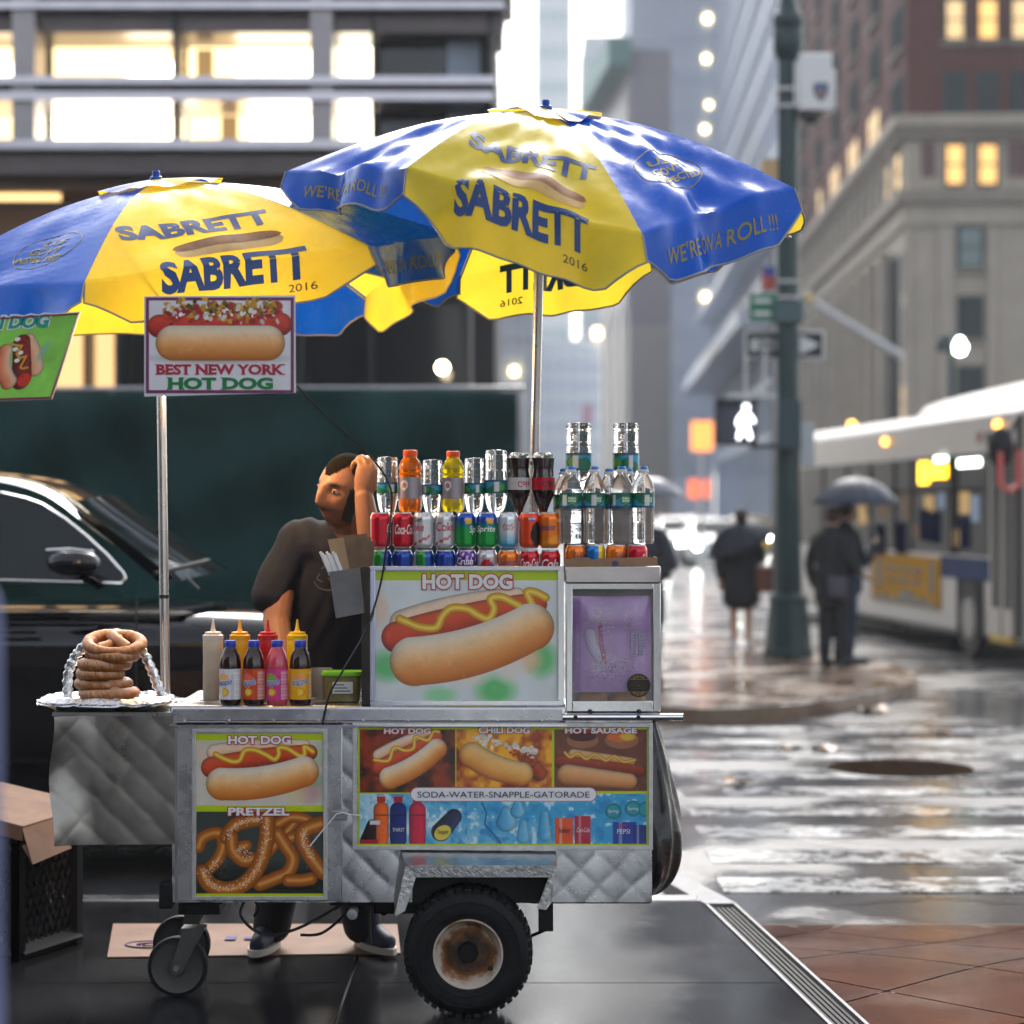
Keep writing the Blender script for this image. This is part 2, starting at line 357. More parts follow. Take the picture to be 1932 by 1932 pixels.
# red ramp of diamond slabs
def zr(x, y): t = min(1, max(0, (y - 7.35) / (8.78 - 7.35))); return -.112 * t * t * (3 - 2 * t) - .004
mb = MB(); mb.grid(lambda a, b: (sx(1 + 7.82 * b) + .06 + 6 * a, 1 + 7.82 * b, zr(0, 1 + 7.82 * b) - .008), 2, 60)
ramp = struct(mb.build('ramp', M('ramp_joint', (.05, .03, .025), .4), smooth=60))
D = .79
for i in range(-4, 12):
    for j in range(0, 18):
        s0 = 4.2 + i * D + .19; d0 = -9.9 + j * D + .1    # s=x+y, d=x-y
        poly = [((s + d) / 2, (s - d) / 2) for s, d in ((s0 + .007, d0 + .007), (s0 + D - .007, d0 + .007), (s0 + D - .007, d0 + D - .007), (s0 + .007, d0 + D - .007))]
        poly = clip(clip(clip(clip(poly, -1, -.0995, -(.84 + .0995 * 8.68 + .064)), 0, 1, 8.80), 0, -1, -5.2), 1, 0, 4.2)
        if len(poly) < 3 or area(poly) < .004: continue
        # split along Y so that the slab follows the ramp
        m_ = MB(); k = 0
        for b0 in np.arange(5.2, 8.85, .12):
            q = clip(clip(poly, 0, 1, b0 + .12), 0, -1, -b0)
            if len(q) > 2: m_.add([(x, y, zr(x, y)) for x, y in q], [tuple(range(len(q)))])
        m_.build('slab', redc, ramp, smooth=60)
# trench drain
dr = thing('trench_drain', 'narrow steel-edged trench drain with ribbed grate running out to the kerb', 'drain', (sx(7), 7, 0))
def strip(o0, o1, z0, z1, y0=4.5, y1=8.62):
    m_ = MB(); m_.add([(sx(y) + o, y, z) for y in (y0, y1) for o in (o0, o1) for z in (z0, z1)], [(0, 1, 3, 2), (4, 6, 7, 5), (0, 4, 5, 1), (2, 3, 7, 6), (1, 5, 7, 3), (0, 2, 6, 4)]); return m_
strip(-.066, -.052, -.1, .005).build('steel_edge', steel_edge, dr, bevel=.002); strip(.048, .062, -.15, .005).build('steel_edge', steel_edge, dr, bevel=.002)
strip(-.052, .048, -.05, -.03).build('channel', dark, dr)
ribm = M('drain_rib', (.02, .02, .022), .6, 0, spec=.15)
for k in range(5): strip(-.043 + k * .019, -.031 + k * .019, -.03, -.008).build('rib', ribm, dr)
m_ = MB(); m_.add([(sx(y) + o, y, z) for y in (8.625, 10.0) for o in (-.068, .066) for z in (-.13, -.1 if y > 9 else .006)], [(0, 1, 3, 2), (4, 6, 7, 5), (0, 4, 5, 1), (2, 3, 7, 6), (1, 5, 7, 3), (0, 2, 6, 4)]); m_.build('cover_plate', M('cover_plate', (.16, .16, .17), .4, .5, var=.3, vscale=20), dr, bevel=.003)
# crosswalk bars
for k, y in enumerate([9.55, 10.35, 11.15, 11.95, 12.75, 13.6, 14.6, 15.5, 16.4]):
    m_ = MB(); m_.box((.95 + .02 * k, y, ZR), (5.6, y + .38, ZR + .005)); m_.build('crosswalk_bar', paintm, road, smooth=0)
# manhole
mh = thing('manhole_cover', 'round iron manhole cover set in the wet asphalt', 'manhole cover', (2.57, 14.1, ZR))
m_ = MB(); m_.lathe([(.39, .004), (.40, .012), (.47, .012), (.48, .004)], (2.57, 14.1, ZR), 48, cap=False); m_.build('rim', iron, mh)
m_ = MB(); m_.lathe([(.39, .006), (.001, .007)], (2.57, 14.1, ZR), 48, cap=False); m_.build('plate', iron, mh)
for i in range(-4, 5):
    for j in range(-4, 5):
        if math.hypot(i, j) * .078 < .35 and (i + j) % 2 == 0:
            m_ = MB(); m_.box((2.57 + i * .078 - .026, 14.1 + j * .078 - .026, ZR + .006), (2.57 + i * .078 + .026, 14.1 + j * .078 + .026, ZR + .014)); m_.build('stud', iron, mh, smooth=0)
# litter on the road
leafm = M('wet_leaf', (.28, .16, .09), .35, var=.4, vscale=20)
for k, (u, v, s_, lab) in enumerate([(1645, 1347, .16, 'large crumpled brown leaf lying on the crosswalk beyond the manhole'), (1782, 1386, .06, 'small brown leaf lying farthest out on the wet road'), (1560, 1420, .11, 'flat tan leaf on the road just beyond the manhole cover'), (1490, 1415, .07, 'small dark leaf lying left of the manhole cover'), (1390, 1480, .09, 'wet leaf stuck to the road near the rubbish bag'), (1590, 1372, .05, 'tiny leaf scrap on the road by the large leaf')]):
    Y = 1.72 * FPX / (v - 960); c = Vector(((u - 966) * Y / FPX, Y, ZR + .01)); rr = random.Random(k); m_ = MB()
    m_.grid(lambda a, b: (c.x + (a - .5) * s_ * 2 * (1 - .5 * abs(2 * b - 1) ** 2) + .02 * math.sin(9 * b + k), c.y + (b - .5) * s_ * 1.6, c.z + s_ * (.18 + .2 * math.sin(5 * a + k) * math.cos(4 * b) + .08 * math.sin(13 * a + 7 * b))), 8, 6)
    tag(m_.build('fallen_leaf', leafm, None, solid=.003), lab, 'leaf', 'leaves on the road')
# far corner pavement
edge = [(930, 1318), (1100, 1328), (1250, 1336), (1400, 1337), (1530, 1327), (1640, 1309), (1705, 1294), (1730, 1281), (1712, 1265), (1650, 1247), (1570, 1230), (1480, 1214), (1380, 1202), (1250, 1206), (930, 1212)]
def gp(u, v, z=0.): Y = (1.6 - z) * FPX / (v - 960); return ((u - 966) * Y / FPX, Y)
poly = [tuple(p) for p in smooth_curve([gp(*e) for e in edge], 5)]
n = len(poly); m_ = MB(); m_.add([(x, y, .002) for x, y in poly] + [(x, y, ZR - .05) for x, y in poly], [tuple(range(n))] + [(i, i + n, (i + 1) % n + n, (i + 1) % n) for i in range(n)])
corner = struct(m_.build('corner_pavement', stonep, smooth=0))
m_ = MB()
cx_ = sum(p[0] for p in poly) / n; cy_ = sum(p[1] for p in poly) / n
kp = [(x, y, .004) for x, y in poly[:50]]; ki = [(x + (cx_ - x) * .0 + (.0), y + (.16 if i < 28 else 0) - (.0), .004) for i, (x, y, z) in enumerate(kp)]
m_.add(kp + ki, [(i, i + 1, i + 1 + len(kp), i + len(kp)) for i in range(30)]); m_.build('kerb_edge', kerbm, corner, smooth=0)
m_ = MB(); m_.box((-40, 17.6, ZR - .1), (-.25, 26, .0)); struct(m_.build('far_pavement', stonep, smooth=0))

# ------------------------------------------------------------------ buildings
def glassm(name, tint=(.012, .014, .018), rough=.06): return M(name, tint, rough, 0, spec=.45)
g_dark = glassm('dark_window_glass')
# --- office building with lit floors, behind the fence
ob = thing('office_building', 'low office building with steel bands and bright lit floors behind the green fence', 'building', at(460, 960, 24))
YB = 24.0
def ub(u, v, d=0.): p = at(u, v, YB); return Vector((p.x, YB + d, p.z))
def bpart(name, u0, v0, u1, v1, d0, d1, mat, par=None, bevel=0.):
    a = ub(u0, v1); b = ub(u1, v0); m_ = MB(); m_.box((a.x, YB + d0, a.z), (b.x, YB + d1, b.z)); return m_.build(name, mat, par or ob, smooth=0, bevel=bevel)
alum = M('brushed_aluminium', (.45, .43, .47), .3, .9, var=.12, vscale=3)
bronze = M('bronze_panel', (.09, .075, .075), .35, .5, var=.2, vscale=2)
pier = M('aluminium_pier', (.3, .28, .29), .42, .6, var=.1)
bpart('wall', -260, -260, 930, 990, 2.6, 16, M('dark_core', (.03, .028, .03), .6))
bpart('wall', 860, -260, 930, 330, .5, 2.59, M('dark_core', (.03, .028, .03), .6))
for v0, v1, mt, d in [(-120, -4, bronze, .1), (7, 20, alum, -.12), (20, 57, bronze, .12), (147, 162, alum, -.12), (162, 176, bronze, .1), (176, 193, alum, -.12), (268, 286, alum, -.2), (286, 328, bronze, .0), (-4, 7, dark, .1)]:
    bpart('spandrel_band', -260, v0, 958 - (v0 + 40) * .13, v1, d, 1.2, mt)
for u0, u1 in [(-250, -215), (25, 68), (586, 628)]: bpart('pier', u0, -120, u1, 270, -.06, .5, pier)
for u0, u1 in [(323, 333), (700, 706), (920, 930)]: bpart('mullion', u0, 20, u1, 268, .05, .5, dark)
room = M('lit_room_wall', (.6, .45, .25), .8, emit=(1., .72, .36), estr=1.1, var=.2, vscale=.5)
roomb = M('lit_room_bright', (.8, .7, .5), .8, emit=(1., .9, .66), estr=3.4)
lampm = M('room_lamp', (.9, .85, .7), .6, emit=(1., .93, .75), estr=6.)
tanm = M('room_column', (.2, .13, .07), .7, emit=(.7, .42, .16), estr=.25)
pane = glassm('lit_pane')
def win(u0, v0, u1, v1, back):
    w = bpart('lit_window', u0, v0, u1, v1, .9, .95, back); return w
for (v0, v1) in ((57, 147), (193, 268)):
    for u0, u1, bm_ in ((-215, 25, room), (68, 323, room if v0 < 100 else roomb), (333, 586, room), (628, 700, roomb)): win(u0, v0, u1, v1, bm_)
    bpart('dark_window', 706, v0, 920, v1, .55, .6, g_dark); bpart('blind', 842, v0 + 2, 905, v1 - 1, .45, .5, M('pale_blind', (.3, .36, .45), .5))
bpart('ceiling_lamp', 215, 88, 310, 134, .8, .85, lampm); bpart('ceiling_lamp', 428, 66, 584, 144, .8, .85, roomb); bpart('column', 352, 66, 384, 146, .75, .8, tanm); bpart('column', 400, 196, 432, 266, .75, .8, tanm)
bpart('ceiling_lamp', 455, 196, 584, 266, .8, .85, roomb); bpart('ceiling_lamp', -90, 90, 22, 144, .8, .85, roomb); bpart('ceiling_lamp', 334, 245, 348, 268, .8, .85, lampm)
# lower storey: warm soffit, dark openings, lit shopfront
bpart('soffit', -260, 330, 880, 350, .3, 1.4, M('soffit_brown', (.12, .07, .04), .6)); bpart('soffit_light', -260, 349, 90, 362, .6, .7, M('soffit_lamp', (.8, .6, .3), .6, emit=(1., .62, .25), estr=.9))
bpart('soffit_light', 230, 350, 560, 366, .6, .7, M('soffit_lamp', (.8, .6, .3), .6)); bpart('soffit_light', 330, 385, 540, 400, .8, .9, M('soffit_lamp', (.8, .6, .3), .6))
brownp = M('brown_panel', (.13, .085, .055), .55, var=.3, vscale=1.5)
bpart('panel', -260, 366, 300, 560, 1.2, 1.6, brownp); bpart('panel', 300, 366, 545, 560, 1.3, 1.6, brownp)
shop = M('shopfront_glow', (.5, .33, .18), .7, emit=(1., .6, .26), estr=.55, var=.15, vscale=1)
for u0, u1 in [(-200, -60), (-50, 60), (70, 143), (150, 203)]: bpart('lit_window', u0, 600, u1, 722, .9, 1.0, shop)
for u0, u1 in [(-60, -50), (60, 70), (143, 150), (203, 216), (420, 432), (555, 566), (690, 698), (868, 884)]: bpart('mullion', u0, 560, u1, 735, .4, .9, dark)
for u0, u1 in [(216, 420), (432, 555), (566, 690), (698, 868)]: bpart('dark_window', u0, 560, u1, 760, 1.0, 1.1, g_dark)
bpart('return_wall', 868, 328, 885, 990, .45, 6, M('dark_granite', (.05, .05, .06), .3))
m_ = MB(); c = ub(833, 690, .3); m_.lathe([(.001, -.07), (.05, -.05), (.07, 0), (.05, .05), (.001, .07)], c, 14); m_.build('wall_lamp', M('warm_lamp', (1, .9, .7), .5, emit=(1., .8, .5), estr=14), ob)
# --- green construction fence
fn_ = thing('construction_fence', 'dark green mesh construction fence with a grey top rail', 'fence', at(600, 1000, 20))
def fpt(a, b):
    u = -140 + 1116 * a; v = 737 + 6 * math.sin(7 * a) + 542 * b; p = at(u, v, 20.)
    w = .1 * math.sin(19 * a + 5 * b) + .08 * math.sin(43 * a - 8 * b + 2) * math.sin(6 * a) + .07 * math.sin(11 * a + 17 * b) + .06 * math.exp(-((a - .93) / .03) ** 2) * math.sin(9 * b)
    return (p.x, 20 + w, p.z)
m_ = MB(); m_.grid(fpt, 160, 30); m_.build('fabric', M('green_windscreen', (.006, .033, .031), .7, spec=.1, bump=.2, bscale=60, var=.12, vscale=.5), fn_, smooth=60, solid=.006)
galv = M('galvanised', (.42, .42, .43), .4, .8, var=.15)
for u in (-60, 210, 480, 745, 985): p = at(u, 733, 20.4); m_ = MB(); m_.tube([(p.x, 20.4, -.0), (p.x, 20.4, p.z)], .035, 10); m_.build('post', galv, fn_)
a = at(-140, 735, 20.36); b = at(990, 732, 20.36); m_ = MB(); m_.tube([a, b], .024, 8); m_.build('rail', galv, fn_)
# --- brick and stone corner building on the far right
XC, YC = 14.8, 80.; SL = .0375
cb = thing('corner_building', 'brown brick office building on a pale stone base with green framed windows', 'building', (XC, YC, 0))
def sd(t, z, o=0.): return Vector((XC + SL * t - o, YC + t, z))      # street side, o outwards (towards the street)
def fr(s, z, o=0.): return Vector((XC + s, YC - SL * s - o, z))     # front
def zf(v): return 1.6 + (960 - v) / (FPX / YC)
def sf(u): q = (u - 966) / FPX; return (q * YC - XC) / (1 + SL * q)
def cpart(name, side_, s0, s1, z0, z1, o0, o1, mat, bevel=0., par=None):
    fnn = sd if side_ else fr; m_ = MB(); m_.add([fnn(s, z, o) for o in (o1, o0) for s, z in ((s0, z0), (s1, z0), (s1, z1), (s0, z1))], [(0, 1, 2, 3), (7, 6, 5, 4), (0, 4, 5, 1), (1, 5, 6, 2), (2, 6, 7, 3), (3, 7, 4, 0)]); return m_.build(name, mat, par or cb, smooth=0, bevel=bevel)
brick = M('brown_brick', (.1, .03, .026), .8, spec=.1, var=.22, vscale=2.5, bump=.3, bscale=30)
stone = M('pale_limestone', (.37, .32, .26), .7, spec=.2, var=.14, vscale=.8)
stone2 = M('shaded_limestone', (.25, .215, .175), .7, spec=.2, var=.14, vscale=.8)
zc = zf(238); zl = zf(380)
m_ = MB(); m_.add([sd(0, 0), sd(46, 0), sd(46, 46), sd(0, 46), fr(9, 0), fr(9, 46)], [(1, 0, 3, 2), (0, 4, 5, 3)]);
def shell(name, z0, z1, mat, o=0.):
    m_ = MB(); P = [sd(46, z0), sd(0, z0), fr(9, z0), Vector((fr(9, 0).x, YC + 46, z0)), sd(46, z1), sd(0, z1), fr(9, z1), Vector((fr(9, 0).x, YC + 46, z1))]
    m_.add(P, [(0, 1, 5, 4), (1, 2, 6, 5), (2, 3, 7, 6), (3, 0, 4, 7), (4, 5, 6, 7)]); return m_.build(name, mat, cb, smooth=0)
shell('wall', zc, 46, brick); shell('stone_base', -.12, zc - .002, stone)
greenf = M('green_window_frame', (.015, .045, .04), .6, spec=.05)
litw = [M('lit_office_' + k, (.6, .4, .2), .6, emit=e, estr=s_) for k, e, s_ in (('a', (1., .5, .12), .6), ('b', (1., .66, .3), .38))]
greyw = M('dull_window', (.03, .036, .04), .4, spec=.0)
def cwin(side_, s0, s1, z0, z1, mat, fr_=greenf, sill=True):
    w = cpart('window', side_, s0, s1, z0, z1, -.05, .06, fr_)
    cpart('pane', side_, s0 + .12, s1 - .12, z0 + .12, (z0 + z1) / 2 - .04, .05, .075, mat, par=w); cpart('pane', side_, s0 + .12, s1 - .12, (z0 + z1) / 2 + .04, z1 - .12, .05, .075, mat, par=w)
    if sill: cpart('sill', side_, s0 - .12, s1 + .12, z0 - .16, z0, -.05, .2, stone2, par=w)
rowz = [zf(222) + .12 + 2.72 * k for k in range(6)]
rr = random.Random(3)
for k, z in enumerate(rowz[:2]):
    for u0, u1 in ((1780, 1822), (1842, 1885), (1905, 1948)): cwin(False, sf(u0), sf(u1), z, z + 1.62, litw[1] if (k == 1 and u0 != 1842) else (litw[0] if k == 1 else greyw))
for k, z in enumerate(rowz):
    for i, t in enumerate((2.4, 8.9, 15.9, 23.2, 31.0, 39.0)):
        for d in (-1.6, .15): cwin(True, t + d, t + d + 1.45, z, z + 1.75, litw[1] if (k == 0 and i in (1, 2, 3, 4) and rr.random() < .7) else greyw)
for side_, L_ in ((True, 46), (False, 9)):
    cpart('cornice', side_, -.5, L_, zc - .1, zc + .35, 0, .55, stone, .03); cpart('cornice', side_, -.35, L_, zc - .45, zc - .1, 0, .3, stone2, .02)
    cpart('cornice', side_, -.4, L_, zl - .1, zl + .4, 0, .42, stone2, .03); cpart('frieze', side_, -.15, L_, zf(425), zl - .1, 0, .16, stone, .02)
brickp = M('brick_inset', (.12, .06, .055), .7)
for u0, u1 in ((1780, 1822), (1842, 1885)): cwin(False, sf(u0), sf(u1), zf(353), zf(270), litw[0], sill=False)
for u0, u1 in ((1738, 1765), (1900, 1940)): cpart('inset_panel', False, sf(u0), sf(u1), zf(335), zf(268), .0, .04, brickp)
for i in range(18):
    t = 1.2 + i * 2.5; cwin(True, t, t + 1.3, zf(353), zf(272), litw[1] if i < 2 else greyw, sill=False); cpart('pilaster', True, t + 1.55, t + 2.2, zf(358), zf(262), 0, .22, stone, .02)
for u0, u1, v0, v1 in ((1805, 1857, 426, 508), (1806, 1856, 558, 640), (1806, 1856, 690, 760)): cwin(False, sf(u0), sf(u1), zf(v1), zf(v0), M('teal_blind', (.12, .17, .17), .3, spec=.7) if v0 < 500 else greyw)
for u0, u1 in ((1706, 1718), (1768, 1800), (1862, 1880)): cpart('pilaster', False, sf(u0), sf(u1), 0, zf(430), 0, .18, stone, .03)
for i in range(12):
    t = 1.0 + i * 3.6
    cpart('tall_window', True, t + .9, t + 3.0, 2.2, zf(470), -.02, .05, greyw); cpart('column', True, t + 3.15, t + 3.75, .3, zf(450), 0, .5, stone, .12)
cwin(True, .15, .7, zf(550), zf(470), greyw, sill=False); cwin(True, .15, .7, zf(660), zf(575), greyw, sill=False); cwin(True, .15, .7, zf(800), zf(720), litw[1], sill=False)
# --- glass block along the same street side
gb = thing('glass_block', 'bluish glass office block beside the street lamp pole', 'building', (17, 128, 0))
def g_(t, z, o=0.): return Vector((16.6 + SL * t - o, 127 + t, z))
def gpart(name, t0, t1, z0, z1, o0, o1, mat, bevel=0): m_ = MB(); m_.add([g_(s, z, o) for o in (o1, o0) for s, z in ((t0, z0), (t1, z0), (t1, z1), (t0, z1))], [(0, 1, 2, 3), (7, 6, 5, 4), (0, 4, 5, 1), (1, 5, 6, 2), (2, 6, 7, 3), (3, 7, 4, 0)]); return m_.build(name, mat, gb, smooth=0)
gpart('core', 0, 78, 0, 75, -8, 0, M('blue_curtain_glass', (.2, .27, .4), .12, .55, var=.45, vscale=.12, bump=.15, bscale=.6))
palem = M('pale_mullion', (.6, .65, .75), .4)
for i in range(20): gpart('mullion', i * 4, i * 4 + .5, 6, 75, 0, .25, palem)
for k in range(20): gpart('floor_band', 0, 78, 6 + k * 3.6, 6.7 + k * 3.6, 0, .2, M('grey_blue_band', (.4, .46, .58), .4))
gpart('canopy', 0, 78, 12.5, 13.6, 0, 3.2, palem); gpart('canopy', 0, 78, 19, 19.6, 0, 2., palem)
# --- plain tower at the end of the street and its neighbours
def tower(name, label, u0, u1, vtop, Y, depth, mat, ribm_, nrib, band=None, nband=0, lights=None, base=None):
    a = at(u0, vtop, Y); b = at(u1, 960, Y); th_ = thing(name, label, 'building', ((a.x + b.x) / 2, Y, 0)); H = a.z
    m_ = MB(); m_.box((a.x, Y, ZR), (b.x, Y + depth, H)); m_.build('wall', mat, th_, smooth=0); w = (b.x - a.x)
    for i in range(nrib + 1):
        x = a.x + w * i / max(nrib, 1); m_ = MB(); m_.box((x - w * .12 / nrib, Y - .35, 5), (x + w * .12 / nrib, Y, H)); m_.build('fin', ribm_, th_, smooth=0)
    for k in range(nband):
        z = 6 + (H - 7) * k / nband; m_ = MB(); m_.box((a.x, Y - .18, z), (b.x, Y, z + (H - 7) / nband * .35)); m_.build('window_strip', band, th_, smooth=0)
    for (u, v, r_, mt) in lights or []: p = at(u, v, Y - .6); m_ = MB(); m_.box((p.x - r_, Y - .6, p.z - r_), (p.x + r_, Y - .4, p.z + r_)); m_.build('lit_window', mt, th_, smooth=0)
    return th_
ylit = M('yellow_lit_window', (1, .8, .5), .5, emit=(1., .78, .4), estr=4)
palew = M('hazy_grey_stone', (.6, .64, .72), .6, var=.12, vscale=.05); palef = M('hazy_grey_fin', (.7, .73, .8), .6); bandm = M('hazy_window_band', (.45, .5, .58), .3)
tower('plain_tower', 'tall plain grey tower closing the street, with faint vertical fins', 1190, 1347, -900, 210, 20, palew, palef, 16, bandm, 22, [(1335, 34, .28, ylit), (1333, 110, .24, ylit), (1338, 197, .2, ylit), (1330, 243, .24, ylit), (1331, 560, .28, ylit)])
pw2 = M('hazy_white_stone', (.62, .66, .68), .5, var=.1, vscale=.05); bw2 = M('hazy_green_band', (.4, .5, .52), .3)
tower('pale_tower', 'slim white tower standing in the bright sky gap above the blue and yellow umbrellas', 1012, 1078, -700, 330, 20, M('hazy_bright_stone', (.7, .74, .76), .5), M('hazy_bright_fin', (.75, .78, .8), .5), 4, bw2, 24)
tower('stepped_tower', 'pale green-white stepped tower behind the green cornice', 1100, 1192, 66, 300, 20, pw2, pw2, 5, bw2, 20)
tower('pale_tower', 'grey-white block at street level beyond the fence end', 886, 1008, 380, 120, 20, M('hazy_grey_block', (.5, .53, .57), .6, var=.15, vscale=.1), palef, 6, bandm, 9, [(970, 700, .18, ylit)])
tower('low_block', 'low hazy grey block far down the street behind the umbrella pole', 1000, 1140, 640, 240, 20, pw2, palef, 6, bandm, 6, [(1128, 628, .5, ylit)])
# green cornice building
gc = thing('cornice_building', 'narrow brown building with a green copper cornice down the street', 'building', (8.24, 150, 0))
PA = Vector((8.24, 150, 0)); PBv = Vector((6.97, 167, 0)); dv = (PBv - PA); nrm = Vector((-dv.y, dv.x, 0)).normalized() * -1
if nrm.x > 0: nrm = -nrm
def c_(t, z, o=0.): q = PA + dv * t + nrm * o; return Vector((q.x, q.y, z))
def gcp(name, t0, t1, z0, z1, o0, o1, mat): m_ = MB(); m_.add([c_(s, z, o) for o in (o1, o0) for s, z in ((t0, z0), (t1, z0), (t1, z1), (t0, z1))], [(0, 1, 2, 3), (7, 6, 5, 4), (0, 4, 5, 1), (1, 5, 6, 2), (2, 6, 7, 3), (3, 7, 4, 0)]); return m_.build(name, mat, gc, smooth=0)
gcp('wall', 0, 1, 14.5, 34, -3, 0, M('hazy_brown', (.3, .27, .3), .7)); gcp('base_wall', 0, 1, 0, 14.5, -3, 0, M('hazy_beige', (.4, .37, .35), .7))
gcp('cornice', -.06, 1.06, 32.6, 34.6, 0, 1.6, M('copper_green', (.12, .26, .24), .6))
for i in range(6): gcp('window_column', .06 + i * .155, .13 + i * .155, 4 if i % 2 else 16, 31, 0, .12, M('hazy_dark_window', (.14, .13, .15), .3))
# lone signs and small street lights far off
def sign_box(name, label, cat, u0, v0, u1, v1, Y, mat):
    a = at(u0, v1, Y); b = at(u1, v0, Y); th_ = thing(name, label, cat, ((a.x + b.x) / 2, Y, a.z)); m_ = MB(); m_.box((a.x, Y, a.z), (b.x, Y + .3, b.z)); m_.build('panel', mat, th_, smooth=0); m_ = MB(); m_.tube([((a.x + b.x) / 2, Y + .4, ZR), ((a.x + b.x) / 2, Y + .4, b.z)], .06, 8); m_.build('post', galv, th_); return th_
sign_box('shop_sign', 'glowing orange shop sign left of the walk signal', 'sign', 1306, 795, 1345, 850, 60, M('orange_sign', (.8, .3, .08), .5, emit=(1, .3, .06), estr=.8))
sign_box('shop_sign', 'small red-orange shop sign low by the walk signal', 'sign', 1300, 905, 1338, 940, 75, M('red_sign', (.7, .16, .06), .5, emit=(1, .15, .05), estr=.6))
sign_box('hanging_banner', 'pale pink banner hanging far down the street', 'banner', 1098, 762, 1118, 800, 90, M('pink_banner', (.6, .35, .45), .6))

# unseen building behind the camera, added to hold back sky light and darken reflections
bb = thing('unseen_building', 'unseen dark building added behind the camera to shade the car and cart', 'building', (0, -9, 0))
dst = M('dark_stone', (.03, .028, .03), .6, var=.3, vscale=.4)
m_ = MB(); m_.box((-45, -14, 0), (-2.2, -9, 10)); m_.build('wall', dst, bb, smooth=0)
for i in range(8):
    for k in range(2): m_ = MB(); x = -42 + i * 5.1; m_.box((x, -8.98, 1.0 + k * 3.6), (x + 3.0, -8.93, 3.2 + k * 3.6)); m_.build('window', g_dark, bb, smooth=0)
# ------------------------------------------------------------------ the cart
steel = M('stainless', (.55, .55, .57), .26, 1., rvar=.1, rscale=14, var=.1, vscale=9)
steel_dull = M('dull_stainless', (.36, .35, .34), .36, 1., rvar=.1, rscale=10, var=.22, vscale=7)
steel_bright = M('bright_trim', (.72, .72, .74), .16, 1., var=.06, vscale=20)
plate = M('diamond_plate', (.6, .6, .6), .3, 1., var=.2, vscale=25, bump=.2, bscale=60)
rubber = M('rubber', (.012, .012, .013), .6, spec=.22, bump=.3, bscale=120, var=.3, vscale=14)
blackp = M('black_paint', (.01, .01, .011), .45, spec=.25, var=.3)
printm = M('glossy_print', rough=.22, attr=True, spec=.55, coat=.25, rvar=.08, rscale=20)
white_ink = M('white_ink', (.82, .82, .8), .35); red_ink = M('red_ink', hx('c81e3c'), .35); navy_ink = M('navy_ink', hx('1e2350'), .35)
cart = thing('hot_dog_cart', 'stainless steel hot dog pushcart covered in food posters', 'food cart', (fx(780), F + .25, 0))
def fb(name, u0, v0, u1, v1, y0, y1, mat, par=None, bevel=0., smooth=0):
    m_ = MB(); m_.box((fx(u0), y0, fz(v1)), (fx(u1), y1, fz(v0))); return m_.build(name, mat, par or cart, smooth=30 if bevel else smooth, bevel=bevel)
def quilt(x, z, s=.078, h=.0042):
    p = (x + z) / 1.4142 / s; q = (x - z) / 1.4142 / s
    i = math.floor(p); j = math.floor(q); r_ = random.Random(i * 7919 + j * 104729); a = r_.uniform(-1, 1); b = r_.uniform(-1, 1)
    return h * .5 * (abs(math.sin(math.pi * p)) * abs(math.sin(math.pi * q))) ** .33 + .0009 * (a * (p - i - .5) + b * (q - j - .5)) + .0012
def qpanel(name, u0, v0, u1, v1, y, mat, step=.0075, fnx=None, par=None):
    x0, x1, z0, z1 = fx(u0), fx(u1), fz(v1), fz(v0); nu = int((x1 - x0) / step); nv = int((z1 - z0) / step); m_ = MB()
    def f_(a, b):
        x = x0 + (x1 - x0) * a; z = z0 + (z1 - z0) * b; yy = y - quilt(x, z)
        return fnx(x, yy, z) if fnx else (x, yy, z)
    m_.grid(f_, nu, nv); return m_.build(name, mat, par or cart, smooth=80)
fb('body', 327, 1346, 1229, 1700, F + .012, F + .56, steel_dull)
qpanel('quilted_panel', 325, 1346, 1230, 1702, F, steel)
# counter with rolled edge
m_ = MB(); m_.box((fx(322), F - .022, fz(1365)), (fx(1068), F + .57, fz(1330))); m_.build('counter', steel, cart, bevel=.012, smooth=30)
fb('trim', 322, 1366, 1068, 1369, F - .026, F, steel_bright)
# left shelf, dented at its outer edge
def dent(x, y, z):
    k = max(0, 1 - (x - fx(103)) / .14); w = math.sin((z - .5) * 17 + .8); return (x + .012 * k * w, y - .03 * k ** 2 * (1 + .7 * w) + .006 * math.sin(x * 31 + z * 17) * k, z)
qpanel('side_panel', 103, 1349, 333, 1592, F - .012, M('dirty_stainless', (.32, .3, .275), .34, 1., rvar=.1, rscale=8, var=.3, vscale=5), fnx=dent)
fb('shelf_box', 112, 1352, 325, 1588, F + .004, F + .5, M('shelf_inside', (.1, .095, .09), .5, .6))
fb('shelf_edge', 101, 1343, 335, 1350, F - .02, F + .5, steel_dull)
